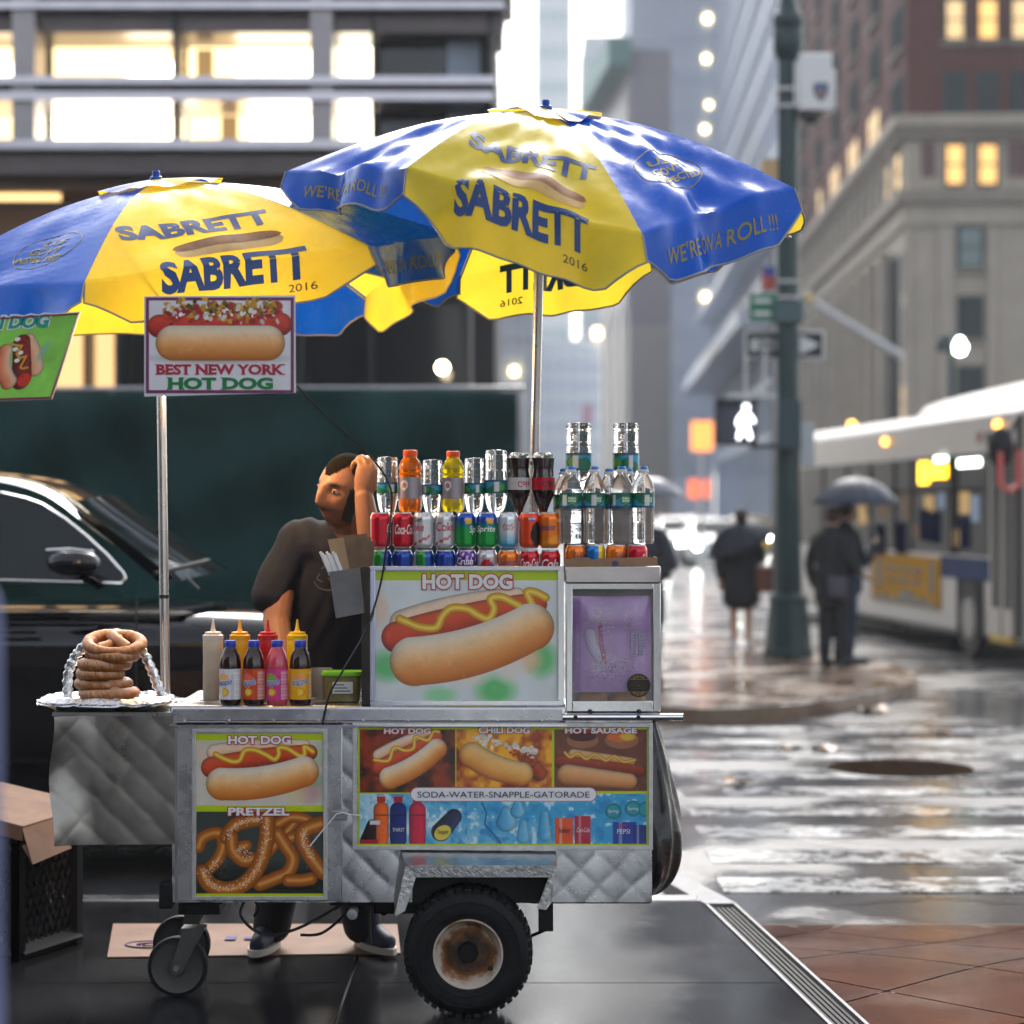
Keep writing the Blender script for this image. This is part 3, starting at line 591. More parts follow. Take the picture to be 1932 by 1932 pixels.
# hatch door with its poster
fb('door', 336, 1370, 646, 1699, F - .012, F - .003, steel, bevel=.002)
fb('door_trim', 333, 1366, 647, 1371, F - .02, F - .003, steel_bright); fb('door_trim', 331, 1366, 337, 1700, F - .016, F - .002, steel_dull)
def frame4(u0, v0, u1, v1, w, y0, y1, mat, name='poster_frame'):
    fr_ = MB()
    for a in ((u0, v0, u1, v0 + w), (u0, v1 - w, u1, v1), (u0, v0 + w, u0 + w, v1 - w), (u1 - w, v0 + w, u1, v1 - w)): fr_.box((fx(a[0]), y0, fz(a[3])), (fx(a[2]), y1, fz(a[1])))
    return fr_.build(name, mat, cart, smooth=0, bevel=.001)
yp = F - .016
def pf(y): return lambda u, v: (fx(u), y, fz(v))
def lettering(s, box, y, mat, par, offset=0., shear=0., fn=None, pad_to=None, space=1., name='lettering'):
    m_ = MB(); u0, v0, u1, v1 = box; textfit(m_, s, (u0, -v1, u1, -v0), lambda x, q: (fx(x), y, fz(-q)) if fn is None else fn(x, -q), offset, shear, space=space, pad_to=pad_to)
    return m_.build(name, mat, par, smooth=0)
def outlined(s, box, y, par, fill=white_ink, edge=red_ink, o=.02, oo=.06):
    lettering(s, box, y, edge, par, offset=oo, pad_to=o); lettering(s, box, y - .0012, fill, par, offset=o)
LIME = rgb('bed20f')
def bun_sausage(P, S, Bn, mus, mr, back=None, sc=1.):
    if back: P.sausage(*back, rgb('f3dcc6'), rgb('efc9a6'), rgb('d98a55'))
    P.sausage(*S, rgb('e0623a'), rgb('d24a26'), rgb('8f2b14'))
    if mus: P.line([tuple(p) for p in smooth_curve(mus, 6)], mr, rgb('ecb41e'), rgb('fbe07a'))
    d, side_, h = P.sausage(*Bn, rgb('fbeed6'), rgb('f0b878'), rgb('c9661c'))
    d2, s2, h2, a2 = P.cap(*Bn); tt = np.clip((s2 + 1) / 2, 0, 1); P.over(a2 * np.clip(tt - .4, 0, 1) * .9, rgb('d97a20')); P.over(a2 * np.clip(.25 - tt, 0, 1) * 2.5, rgb('fdf4e2'))
P = Paint(708, 1077, 1054, 1325, .62, rgb('dfe6e6'))
n1 = P.noise(60, 1)[..., None]; P.C = P.C * (.93 + .1 * n1)
for cu, cv, ru, rv, c in ((732, 1257, 30, 26, '5fc46a'), (935, 1302, 34, 26, '4fbf5f'), (1022, 1245, 26, 30, '57bd62'), (830, 1312, 28, 14, '8ad894'), (1000, 1245, 20, 22, 'f0c49a'), (716, 1150, 16, 30, 'eed2b8'), (880, 1270, 40, 22, 'ecdccb'), (960, 1260, 26, 26, 'e9dfd2')): P.ell(cu, cv, ru, rv, rgb(c), soft=.9, op=.85)
P.rect(708, 1077, 1054, 1095, rgb('b9d414'))
cv_ = lambda x, y: (679 + x * .3125, 1041.5 + y * .3125)
bun_sausage(P, (cv_(225, 515), cv_(1060, 315), 30, 22, -6), (cv_(330, 660), cv_(1030, 455), 47, 45, 13), [cv_(*q) for q in ((240, 405), (300, 430), (370, 455), (460, 455), (500, 385), (555, 340), (650, 345), (710, 380), (775, 402), (810, 345), (790, 285), (850, 272), (940, 312), (1010, 350), (1040, 320), (1010, 245), (1060, 245), (1120, 275))], 8.2, back=(cv_(260, 430), cv_(950, 265), 26, 16, -8))
pst = P.mesh('poster', pf(F + .004), printm, cart)

outlined('HOT DOG', (797, 1083, 967, 1112), F + .0015, pst, o=.045, oo=.1)
P = Paint(371, 1381, 612, 1690, .66, rgb('d6cfc0'))
n1 = P.noise(40, 2)[..., None]; P.C = P.C * (.88 + .2 * n1)
for cu, cv, r_, c in ((585, 1490, 22, 'c98a8a'), (598, 1470, 14, '7fae8a'), (560, 1500, 18, 'd9c48a'), (380, 1420, 16, 'e6c8b0'), (600, 1420, 16, 'a8cf9a')): P.ell(cu, cv, r_, r_, rgb(c), soft=.9, op=.6)
P.rect(371, 1384, 612, 1396, LIME)
cv_ = lambda x, y: (75.5 + x * .3125, 1328 + y * .3125)
bun_sausage(P, (cv_(1040, 380), cv_(1630, 290), 20, 15, -4), (cv_(1105, 480), cv_(1595, 405), 31, 29, 8), [cv_(*q) for q in ((1065, 300), (1110, 325), (1170, 345), (1210, 335), (1240, 280), (1300, 275), (1370, 305), (1420, 332), (1445, 300), (1445, 262), (1500, 268), (1570, 310), (1600, 300), (1600, 255), (1650, 285))], 5.2, back=(cv_(1060, 290), cv_(1600, 250), 16, 12, -5))
P.rect(371, 1519, 612, 1530, LIME); P.rect(372, 1530, 611, 1686, rgb('3c4440'))
P.rect(372, 1640, 611, 1686, rgb('1a1a14'), soft=40)
br = rgb('b5641f'); hb = rgb('e3a052')
for pts, r_ in (([(1560, 690), (1500, 760), (1440, 830), (1380, 900)], 9), ([(1440, 720), (1520, 680), (1620, 700), (1600, 770), (1500, 810)], 11), ([(1440, 780), (1490, 860), (1530, 930), (1500, 1010), (1420, 1050), (1330, 1085)], 13), ([(1500, 1060), (1580, 1060), (1640, 1050)], 12), ([(1700, 720), (1600, 760), (1590, 830), (1640, 920), (1710, 1010)], 15), ([(1250, 850), (1200, 870), (1230, 920), (1300, 930)], 11), ([(960, 860), (990, 800), (1080, 775), (1110, 840), (1080, 930), (1010, 1000), (965, 1010)], 12), ([(1130, 800), (1180, 730), (1270, 700), (1360, 690)], 14), ([(1160, 800), (1170, 880), (1230, 940), (1290, 930)], 13), ([(1375, 690), (1370, 820), (1330, 960), (1250, 1070), (1140, 1115), (1030, 1085), (985, 1010)], 15)):
    P.line([tuple(p) for p in smooth_curve([cv_(*q) for q in pts], 6)], r_, br, hb)
r_ = np.random.default_rng(5)
for pts in ([(1375, 700), (1365, 820), (1325, 960), (1250, 1065), (1130, 1105), (1030, 1075), (985, 1000)], [(1130, 800), (1180, 730), (1280, 695), (1350, 690)], [(1200, 870), (1260, 910)], [(1600, 770), (1600, 840), (1650, 930)], [(1010, 1010), (1080, 940)]):
    for q in smooth_curve([cv_(*q) for q in pts], 16):
        for _ in range(2): P.ell(q[0] + r_.normal(0, 4), q[1] + r_.normal(0, 4), .9, .8, rgb('f5ead8'), soft=.6)
P.rect(371, 1684, 612, 1690, LIME)
ps2 = P.mesh('poster', pf(yp), printm, cart)
outlined('HOT DOG', (432, 1387, 550, 1403), yp - .0025, ps2, o=.04, oo=.11); outlined('PRETZEL', (432, 1522, 547, 1537), yp - .0025, ps2, o=.04, oo=.11)
frame4(364, 1374, 618, 1696, 7, F - .022, F - .010, M('frame_alu', (.6, .6, .58), .4, .8, var=.2, vscale=30))
P = Paint(676, 1370, 1226, 1596, .66, LIME)
cv_ = lambda x, y: (649 + x * .3516, 1343.4 + y * .3516)
def region(x0, y0, x1, y1): a = cv_(x0, y0); b = cv_(x1, y1); d = np.minimum(np.minimum(P.U - a[0], b[0] - P.U), np.minimum(P.V - a[1], b[1] - P.V)); return np.clip(d / .7 + .5, 0, 1)
nz = P.noise(26, 3); nz2 = P.noise(14, 4)
full = P.C.copy()
def panel(x0, y0, x1, y1, paintfn):
    global P
    keep = P.C.copy(); paintfn(); m = region(x0, y0, x1, y1)[..., None]; P.C = keep * (1 - m) + P.C * m
def pn1():
    t = np.clip((nz - .3) * 2.4, 0, 1)[..., None]; P.C = rgb('2a120c') * (1 - t) + rgb('9c3a18') * t
    bun_sausage(P, (cv_(195, 295), cv_(500, 135), 15, 11, 0), (cv_(250, 350), cv_(500, 195), 21, 19, 6), [cv_(*q) for q in ((165, 255), (240, 258), (270, 190), (330, 205), (375, 190), (385, 132), (450, 150), (480, 105), (510, 105))], 3.6, back=(cv_(190, 230), cv_(450, 110), 12, 9, -3))
def pn2():
    t = np.clip((nz - .35) * 3, 0, 1)[..., None]; P.C = rgb('8a2408') * (1 - t) + rgb('ffb428') * t
    P.sausage(cv_(990, 260), cv_(1050, 330), 16, 13, 0, rgb('c0562a'), rgb('a83c18'), rgb('6a1c08'))
    for k in range(46): q = cv_(*(np.array([700, 135]) + np.array([330, 70]) * r_.random() + r_.normal(0, 14, 2))); P.ell(q[0], q[1], r_.uniform(3, 6), r_.uniform(2, 5), rgb('f2e6da') * r_.uniform(.85, 1), soft=.5)
    for k in range(40): q = cv_(*(np.array([900, 215]) + np.array([150, 80]) * r_.random() + r_.normal(0, 14, 2))); P.ell(q[0], q[1], r_.uniform(2, 4), r_.uniform(2, 3), rgb('b5481c') * r_.uniform(.6, 1.1), soft=.5)
    P.sausage(cv_(690, 230), cv_(950, 330), 25, 23, 6, rgb('f7cf8c'), rgb('eeb05c'), rgb('cf7420'))
def pn3():
    P.C = np.ones_like(P.C) * rgb('6e3a26') * (.8 + .4 * nz[..., None])
    P.ell(*cv_(1280, 150), 30, 15, rgb('9c6644')); P.ell(*cv_(1280, 130), 26, 9, rgb('4a1418')); P.ell(*cv_(1490, 150), 32, 16, rgb('9c6644')); P.ell(*cv_(1490, 132), 28, 10, rgb('d86a24')); P.ell(*cv_(1520, 130), 14, 7, rgb('e0b840'), soft=.5)
    P.sausage(cv_(1230, 225), cv_(1540, 265), 10, 8, 0, rgb('e6b98c'), rgb('d59a62'), rgb('a86433'))
    P.sausage(cv_(1165, 265), cv_(1585, 315), 13, 11, 0, rgb('b5472a'), rgb('8f3018'), rgb('5a1608'))
    P.line([tuple(p) for p in smooth_curve([cv_(*q) for q in ((1185, 215), (1215, 240), (1255, 220), (1300, 250), (1345, 225), (1405, 258), (1450, 235), (1500, 265), (1560, 255))], 5)], 3.2, rgb('d9a224'), rgb('f0d060'))
    P.sausage(cv_(1200, 335), cv_(1530, 370), 20, 15, 0, rgb('ecc08e'), rgb('d9985c'), rgb('a8622e'))
panel(86, 92, 597, 430, pn1); panel(603, 92, 1115, 405, pn2); panel(1128, 92, 1624, 422, pn3)
def pn4():
    t = np.clip(nz * 1.1 + (P.U - 850) / 500, 0, 1)[..., None]; P.C = rgb('cfe6ef') * (1 - t) + rgb('38a5d6') * t
    sp = np.clip((nz2 - .62) * 6, 0, .8)[..., None]; P.C = P.C * (1 - sp) + rgb('e6f6fb') * sp
    sp = np.clip((.4 - nz2) * 4, 0, .6)[..., None]; P.C = P.C * (1 - sp) + rgb('1c7cc0') * sp
    for x0, x1, c, cap_ in ((160, 240, 'ee6a2a', 'c22a20'), (248, 336, '1c2e78', 'b81c34'), (350, 440, 'd01e46', 'a8142c')):
        xc = (x0 + x1) / 2; w = (x1 - x0) / 2 * .3516; q = cv_(xc, 480); q2 = cv_(xc, 685); P.sausage((q[0], q[1] + w), q2, w, w, 0, rgb(c) * 1.1, rgb(c), rgb(c) * .8); a = cv_(xc, 462); P.rect(a[0] - w * .55, a[1] - 4, a[0] + w * .55, a[1] + 7, rgb(cap_)); b = cv_(xc, 550); P.rect(b[0] - w, b[1] - 1, b[0] + w, b[1] + 1.5, rgb(c) * .6)
    P.sausage(cv_(150, 600), cv_(125, 720), 9, 18, 0, rgb('3a1a24'), rgb('281018'), rgb('180a10')); P.rect(*cv_(90, 682), *cv_(185, 716), rgb('b01c34')); P.rect(*cv_(140, 580), *cv_(195, 602), rgb('dcdcdc'))
    P.sausage(cv_(590, 560), cv_(520, 640), 15, 18, 0, rgb('2a3c6a'), rgb('16224a'), rgb('0c1430')); P.ell(*cv_(530, 645), 17, 13, rgb('e8d24a'), ang=-.6)
    for x, y, w, h_, c in ((1180, 640, 17, 26, 'e8562a'), (1280, 632, 15, 27, 'b8283c'), (1505, 650, 22, 22, '1c3f9c'), (1590, 660, 14, 20, '16307c')): q = cv_(x, y); P.rect(q[0] - w, q[1] - h_, q[0] + w, q[1] + h_, rgb(c)); P.rect(q[0] - w * .5, q[1] - h_, q[0] - w * .2, q[1] + h_, rgb(c) * .6 + .4)
    for x, y, w, h_ in ((1075, 600, 13, 30), (960, 630, 12, 22), (870, 560, 20, 14), (930, 510, 14, 10)): q = cv_(x, y); P.sausage((q[0], q[1] - h_ * .6), (q[0], q[1] + h_ * .6), w * .6, w, 0, rgb('bfe8f2'), rgb('5fb6dc'), rgb('2f86c0'), op=.8)
    for x, y in ((1445, 530), (1550, 515), (1620, 520)): q = cv_(x, y); P.ell(q[0], q[1], 16, 15, rgb('0f7a80')); P.ell(q[0], q[1], 12, 11, rgb('1c9cae'))
    P.line([cv_(740, 485), cv_(765, 540), cv_(755, 600), cv_(800, 650), cv_(840, 700)], 1.6, rgb('1c6cb0'))
panel(86, 437, 1622, 705, pn4)
d, s_, h, al = P.cap((788, 1498), (1112, 1498), 13.5, 13.5); P.over(al, rgb('d04a5a')); d, s_, h, al = P.cap((788, 1498), (1112, 1498), 12.3, 12.3); P.over(al, rgb('f1eff0'))
ps3 = P.mesh('poster', pf(yp + .006), printm, cart); y3 = yp + .0035
outlined('HOT DOG', (725, 1373, 813, 1384), y3, ps3, o=.04, oo=.11); outlined('CHILI DOG', (903, 1371, 1000, 1383), y3, ps3, o=.04, oo=.11); outlined('HOT SAUSAGE', (1066, 1372, 1201, 1383), y3, ps3, o=.04, oo=.11)
lettering('SODA-WATER-SNAPPLE-GATORADE', (788, 1492.5, 1112, 1504), y3, navy_ink, ps3)
lettering('THIRST', (741, 1561, 764, 1568), y3, white_ink, ps3, shear=.2); lettering('Sunkist', (1054, 1560, 1076, 1570), y3, navy_ink, ps3, shear=.2); lettering('diet', (1167, 1552, 1182, 1560), y3, red_ink, ps3); lettering('PEPSI', (1164, 1563, 1188, 1572), y3, white_ink, ps3)
lettering('Coca-Cola', (1088, 1560, 1112, 1569), y3, white_ink, ps3, shear=.3); lettering('Spring', (1147, 1526, 1166, 1534), y3, white_ink, ps3); lettering('Spring', (1184, 1521, 1204, 1529), y3, white_ink, ps3); lettering('Snapple', (826, 1564, 846, 1574), y3, navy_ink, ps3, shear=.2)
frame4(666, 1363, 1231, 1602, 8, F - .018, F - .006, M('frame_alu', (.6, .6, .58), .4, .8))
# upper box
zt = fz(1070)
for a in (((fx(700), F + .008, fz(1330)), (fx(1062), F + .02, zt)), ((fx(700), F + .43, fz(1330)), (fx(1062), F + .45, zt)), ((fx(700), F + .02, fz(1330)), (fx(706), F + .43, zt)), ((fx(1056), F + .02, fz(1330)), (fx(1062), F + .43, zt))):
    m_ = MB(); m_.box(*a); m_.build('box_wall', steel, cart, smooth=0)
m_ = MB(); m_.box((fx(706), F + .02, zt - .075), (fx(1056), F + .43, zt - .06)); m_.build('box_shelf', steel_dull, cart)
fb('box_trim', 697, 1068, 1064, 1076, F - .004, F + .008, steel_bright, bevel=.001); fb('box_trim', 697, 1322, 1064, 1330, F - .006, F + .008, steel_bright, bevel=.001)
fb('box_trim', 697, 1076, 708, 1322, F - .004, F + .008, steel_bright, bevel=.001); fb('box_trim', 1053, 1076, 1064, 1322, F - .004, F + .008, steel_bright, bevel=.001)
# glass case on the right
casew = fb('case_back', 1070, 1100, 1243, 1338, F + .2, F + .22, steel_dull)
fb('case_top', 1066, 1068, 1246, 1100, F - .02, F + .22, M('case_top_steel', (.5, .46, .46), .2, 1., rvar=.08), bevel=.004)
for a in ((1068, 1100, 1080, 1342), (1232, 1100, 1246, 1342), (1080, 1100, 1232, 1112), (1080, 1322, 1232, 1342)): fb('case_frame', *a, F - .012, F + .004, steel_bright, bevel=.002)
fb('case_side', 1238, 1112, 1243, 1338, F + .004, F + .2, filmmat('clear_acrylic')); fb('case_floor', 1070, 1336, 1243, 1342, F + .004, F + .2, steel_dull)
for u in (1113, 1205): m_ = MB(); m_.lathe([(.008, 0), (.008, -.012), (.001, -.014)], (fx(u), F - .012, fz(1342)), 10, 'y'); m_.build('bolt', dark, cart)
m_ = MB(); m_.tube([(fx(1061), F - .03, fz(1351)), (fx(1287), F - .03, fz(1351))], .0115, 14); m_.build('push_bar', steel_bright, cart)
for u in (1085, 1203): m_ = MB(); m_.tube([(fx(u), F - .045, fz(1351)), (fx(u), F + .02, fz(1351))], .007, 10); m_.build('bolt', dark, cart)
# rivets along the body
for k in range(9): m_ = MB(); m_.lathe([(.004, 0), (.003, -.003), (.0005, -.004)], (fx(350 + k * 84), F - .023, fz(1358)), 8, 'y'); m_.build('rivet', steel_bright, cart)
# fender of tread plate, wheel well
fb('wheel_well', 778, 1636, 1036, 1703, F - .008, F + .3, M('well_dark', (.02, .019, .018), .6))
yo = F - .13
def pl(name, pts): 
    m_ = MB(); n = len(pts); m_.add([Vector(p) for p in pts], [tuple(range(n))]); return m_.build(name, plate, cart, smooth=0, solid=.004)
pl('fender', [(fx(757), F, fz(1604)), (fx(1048), F, fz(1606)), (fx(1048), yo, fz(1621)), (fx(770), yo, fz(1621))])
pl('fender_lip', [(fx(770), yo, fz(1621)), (fx(1048), yo, fz(1621)), (fx(1034), yo + .002, fz(1642)), (fx(788), yo + .002, fz(1642))])
pl('fender', [(fx(757), F, fz(1604)), (fx(770), yo, fz(1621)), (fx(750), yo, fz(1712)), (fx(744), F, fz(1690))])
pl('fender_lip', [(fx(770), yo, fz(1621)), (fx(788), yo + .002, fz(1642)), (fx(768), yo + .002, fz(1704)), (fx(750), yo, fz(1714))])
pl('fender', [(fx(1048), F, fz(1606)), (fx(1048), yo, fz(1621)), (fx(1028), yo, fz(1702)), (fx(1040), F, fz(1702))])
pl('fender_lip', [(fx(1048), yo, fz(1621)), (fx(1034), yo + .002, fz(1642)), (fx(1012), yo + .002, fz(1700)), (fx(1028), yo, fz(1702))])
tr = MB()
def loz(p, ang, s_=.011): c = Vector(p); d = Vector((math.cos(ang), 0, math.sin(ang))); e = Vector((-math.sin(ang), 0, math.cos(ang))); o = Vector((0, -.003, 0)); tr.add([c - d * s_, c + e * .0022 + o, c + d * s_, c - e * .0022 + o, c + o * 1.3], [(0, 3, 4), (3, 2, 4), (2, 1, 4), (1, 0, 4)])
for k in range(20): loz((fx(795 + k * 12.6), yo - .003, fz(1631 + (k % 2) * 3)), -.7 if k % 2 else -.9)
for k in range(7): loz((fx(775 - k * 2.6), yo - .003, fz(1640 + k * 9.5)), .5 if k % 2 else -.6, .007); loz((fx(1036 - k * 2.6), yo - .003, fz(1640 + k * 8.5)), .5 if k % 2 else -.6, .007)
tr.build('tread', plate, cart, smooth=0)
# main wheel
WY = 6.78; wc = at(884, 1791, WY); wc.z = .2
wh = MB(); wh.lathe([(.108, -.06), (.112, -.078), (.15, -.086), (.182, -.078), (.196, -.058), (.2, -.03), (.2, .03), (.196, .058), (.18, .08), (.112, .08)], wc, 56, 'y', cap=False); tyre = wh.build('wheel', rubber, cart, smooth=50)
lug = MB()
for k in range(44):
    a = 2 * math.pi * k / 44; mt = Matrix.Translation(wc) @ Matrix.Rotation(a, 4, 'Y'); lug.box((-.009, -.066, .186), (.009, -.03, .2035), mat=mt); lug.box((-.009, -.02, .19), (.009, .06, .2035), mat=mt)
lug.build('tread', rubber, tyre, smooth=0)
for r_, yy in ((.165, -.0865), (.13, -.084)): m_ = MB(); m_.tube([(wc.x + r_ * math.cos(a), wc.y + yy, wc.z + r_ * math.sin(a)) for a in np.linspace(0, 2 * math.pi, 48, endpoint=False)], .0018, 5, closed=True); m_.build('sidewall_ring', rubber, tyre)
m_ = bpy.data.materials.new('rusty_rim'); m_.use_nodes = True; t = m_.node_tree; N = t.nodes; L = t.links; b = N['Principled BSDF']; tc = N.new('ShaderNodeTexCoord'); MATS['rusty_rim'] = m_
nn = N.new('ShaderNodeTexNoise'); nn.inputs['Scale'].default_value = 16; nn.inputs['Detail'].default_value = 8; nn.inputs['Roughness'].default_value = .65; L.new(tc.outputs['Object'], nn.inputs['Vector'])
at_ = N.new('ShaderNodeAttribute'); at_.attribute_name = 'Col'; ad = N.new('ShaderNodeMath'); ad.operation = 'ADD'; L.new(nn.outputs[0], ad.inputs[0]); L.new(at_.outputs['Fac'], ad.inputs[1])
cr = N.new('ShaderNodeValToRGB'); cr.color_ramp.elements[0].position = .50; cr.color_ramp.elements[0].color = (.58, .5, .42, 1); cr.color_ramp.elements[1].position = 1.0; cr.color_ramp.elements[1].color = (.035, .018, .012, 1); e = cr.color_ramp.elements.new(.68); e.color = (.24, .1, .035, 1); e = cr.color_ramp.elements.new(.6); e.color = (.42, .3, .2, 1)
L.new(ad.outputs[0], cr.inputs[0]); L.new(cr.outputs[0], b.inputs['Base Color']); b.inputs['Roughness'].default_value = .6
prof = [(.112, -.07), (.110, -.078), (.106, -.078), (.1, -.06), (.094, -.035), (.08, -.022), (.066, -.026), (.06, -.034), (.05, -.034), (.001, -.03)]
rm = MB(); rm.lathe(prof, wc, 48, 'y', cap=False, col=None); rm.c = [(max(0, min(.45, (.104 - math.hypot(p[0] - wc.x, p[2] - wc.z)) * 8)),) * 3 for p in rm.v]; rim = rm.build('rim', MATS['rusty_rim'], cart, smooth=40)
m_ = MB(); m_.lathe([(.032, -.03), (.032, -.055), (.028, -.06), (.001, -.06)], wc, 20, 'y', cap=False); m_.build('hub', blackp, rim, smooth=40)
for k in range(5): a = 2 * math.pi * k / 5 + .4; m_ = MB(); m_.lathe([(.0105, -.02), (.0105, -.036), (.001, -.037)], (wc.x + .052 * math.cos(a), wc.y - .002, wc.z + .052 * math.sin(a)), 6, 'y', cap=False); m_.build('wheel_nut', M('rust_dark', (.05, .028, .02), .7), rim)
m_ = MB(); m_.lathe([(.009, -.03), (.001, -.031)], (wc.x + .07, wc.y - .014, wc.z - .05), 12, 'y', cap=False); m_.build('rim_hole', dark, rim)
# casters
def caster(c, s=1.):
    m_ = MB(); m_.lathe([(.085, -.022), (.097, -.018), (.1, 0), (.097, .018), (.085, .022)], c, 36, 'y', cap=False); w = m_.build('caster_wheel', rubber, cart, smooth=50)
    m_ = MB(); m_.lathe([(.085, -.019), (.07, -.014), (.03, -.014), (.026, -.024), (.001, -.024)], c, 30, 'y', cap=False); m_.build('caster_disc', M('caster_grey', (.06, .058, .055), .5, var=.2), w, smooth=40)
    m_ = MB()
    for yy in (-.034, .03): m_.prism([(-.022, -.012), (-.006, -.026), (.016, -.018), (.075, .1), (.085, .125), (.02, .125)], lambda a, b, d: Vector((c[0] + a, c[1] + d, c[2] + b)), yy, yy + .005)
    m_.box((c[0] + .015, c[1] - .036, c[2] + .12), (c[0] + .09, c[1] + .036, c[2] + .13)); m_.build('caster_fork', M('caster_steel', (.12, .12, .115), .45, .8, var=.3), cart, smooth=0)
    m_ = MB(); m_.tube([(c[0], c[1] - .045, c[2]), (c[0], c[1] + .042, c[2])], .01, 10); m_.build('axle', steel_dull, w)
cq = at(336, 1822, 7.0); caster((cq.x, 7.0, .1)); cq = at(343, 1776, 7.36); caster((cq.x, 7.36, .1))
fb('chassis', 332, 1700, 415, 1712, F + .05, F + .55, blackp); fb('chassis', 330, 1712, 410, 1733, F + .06, F + .22, blackp, bevel=.003); fb('chassis', 620, 1700, 790, 1712, F + .03, F + .5, blackp); fb('chassis', 300, 1665, 326, 1714, F - .01, F + .06, blackp, bevel=.006); fb('chassis', 1000, 1700, 1228, 1708, F + .03, F + .5, blackp); fb('axle', 700, 1706, 890, 1738, F + .12, F + .2, blackp, bevel=.004)
m_ = MB(); a = fx(1029); m_.box((fx(1016), F + .02, fz(1760)), (fx(1044), F + .06, fz(1704))); m_.build('stand_leg', blackp, cart, bevel=.003)
m_ = MB(); m_.tube([(fx(1036), F + .04, fz(1756)), (fx(1000), F + .1, fz(1779)), (fx(930), F + .2, fz(1770))], .006, 6); m_.build('stand_leg', blackp, cart)
m_ = MB(); m_.lathe([(.018, -.01), (.016, -.016), (.006, -.017), (.006, -.02), (.001, -.02)], (fx(665), F - .0, fz(1724)), 18, 'y', cap=False); m_.tube([(fx(665), F + .05, fz(1724)), (fx(665), F - .01, fz(1724))], .016, 14); m_.build('gas_valve', M('valve_grey', (.35, .35, .36), .4, .5), cart)
wirem = M('cable_black', (.012, .011, .011), .5)
for k, pts in enumerate([[(455, 1708, 0), (448, 1735, -.02), (470, 1765, 0), (500, 1778, .02), (545, 1770, .03), (590, 1750, .04), (640, 1722, .05)], [(470, 1708, .02), (480, 1725, 0), (472, 1740, 0)], [(560, 1778, .02), (600, 1775, .02), (640, 1745, .03), (660, 1725, .05)], [(700, 1712, .05), (705, 1730, .04), (722, 1740, .04), (726, 1712, .05)], [(690, 1712, .06), (692, 1800, .06)]]):
    m_ = MB(); m_.tube([(fx(q[0]), F + .1 + q[2], fz(q[1])) for q in smooth_curve(pts, 5)], .005, 6); m_.build('cable', wirem, cart)
m_ = MB(); m_.tube([(fx(586), F - .03, fz(1594)), (fx(612), F - .03, fz(1562)), (fx(636), F - .025, fz(1534)), (fx(648), F - .028, fz(1531)), (fx(662), F - .028, fz(1535)), (fx(682), F - .03, fz(1536))], .0025, 6); m_.build('zip_tie', M('white_plastic', (.75, .75, .75), .4), cart)
fb('latch', 628, 1528, 656, 1546, F - .024, F - .012, steel_dull, bevel=.003)
# napkin and bag holder on the box side
hol = MB(); P0 = [at(621, 1079, 6.80), at(679, 1071, 6.80), at(687, 1156, 6.82), at(634, 1166, 6.82)]; hol.add(P0 + [p + Vector((.02, .1, 0)) for p in P0], [(0, 3, 2, 1), (4, 5, 6, 7), (3, 7, 6, 2), (0, 4, 7, 3), (1, 2, 6, 5)]); hol.build('paper_holder', steel_dull, cart, smooth=0, solid=.002)
m_ = MB(); m_.box((fx(683), F - .02, fz(1330)), (fx(699), F + .08, fz(1071))); m_.build('box_edge', M('dark_bronze', (.05, .04, .035), .4, .7, var=.4, vscale=12), cart, bevel=.002)
# ------------------------------------------------------------------ cans
canm = M('can_print', rough=.2, metal=.45, attr=True, spec=.6, coat=.3)
inkw = M('can_white_ink', (.85, .85, .85), .3); inkn = M('can_navy_ink', hx('1a2a6c'), .3); inkr = M('can_red_ink', hx('c01838'), .3); inkk = M('can_black_ink', (.02, .02, .02), .35)
CR, CH = .0335, .118
CPROF = [(.024, 0), (.0265, .002), (.031, .008), (CR, .013)] + [(CR, z) for z in np.linspace(.016, .1, 12)] + [(.0325, .104), (.029, .112), (.0275, .115), (.0282, .118), (.0268, .118), (.0262, .1145), (.001, .1145)]
SIL = (.62, .62, .63)
def can(label, u, v_top, Y, fcol, texts=(), group='drink cans stacked on the cart'):
    jr = random.Random(int(u * 7 + v_top)); Y = Y + jr.uniform(-.005, .004); u = u + jr.uniform(-.8, .8); top = at(u, v_top, Y); z0 = top.z - CH; c = Vector((top.x, Y, z0)); n = 48
    t_ = thing('drink_can', label, 'can', c, group); m_ = MB(); m_.lathe(CPROF, c, n, cap=False)
    col = []
    for (r_, z) in CPROF:
        for j in range(n):
            a = 2 * math.pi * j / n; w = math.atan2(math.cos(a), -math.sin(a)); h = (z - .008) / .1
            col.append(SIL if (z < .008 or z > .1125 or r_ < .02) else fcol(w, h))
    m_.c = col; m_.build('body', canm, t_, smooth=50)
    for s_, x0, h0, x1, h1, mt, sh in texts:
        q = MB(); textfit(q, s_, (x0, h0, x1, h1), lambda x, y: (c.x + (CR + .0004) * math.sin(x), Y - (CR + .0004) * math.cos(x), z0 + .008 + y * .1), .015, sh, maxlen=.2); q.build('lettering', mt, t_, smooth=0)
    m_ = MB(); m_.tube([(c.x - .006, Y + .004, z0 + .1165), (c.x + .004, Y - .012, z0 + .117)], [(.006, .0008), (.007, .0008)], 8); m_.build('pull_tab', steel_bright, t_)
    return t_
def solid(h, h2=None, k=0.): 
    a = np.array(hx(h)); b = np.array(hx(h2)) if h2 else a
    return lambda w, q: tuple(a + (b - a) * min(1, max(0, q)))
def cola(w, h): return hx('c8102e') if not (-1.25 < w < -.95) else hx('d8c8c8')
def diet(w, h): return hx('c22846') if (abs(h - (.2 + w * .16)) < .035 and -1.1 < w < .7) else (.66, .66, .68)
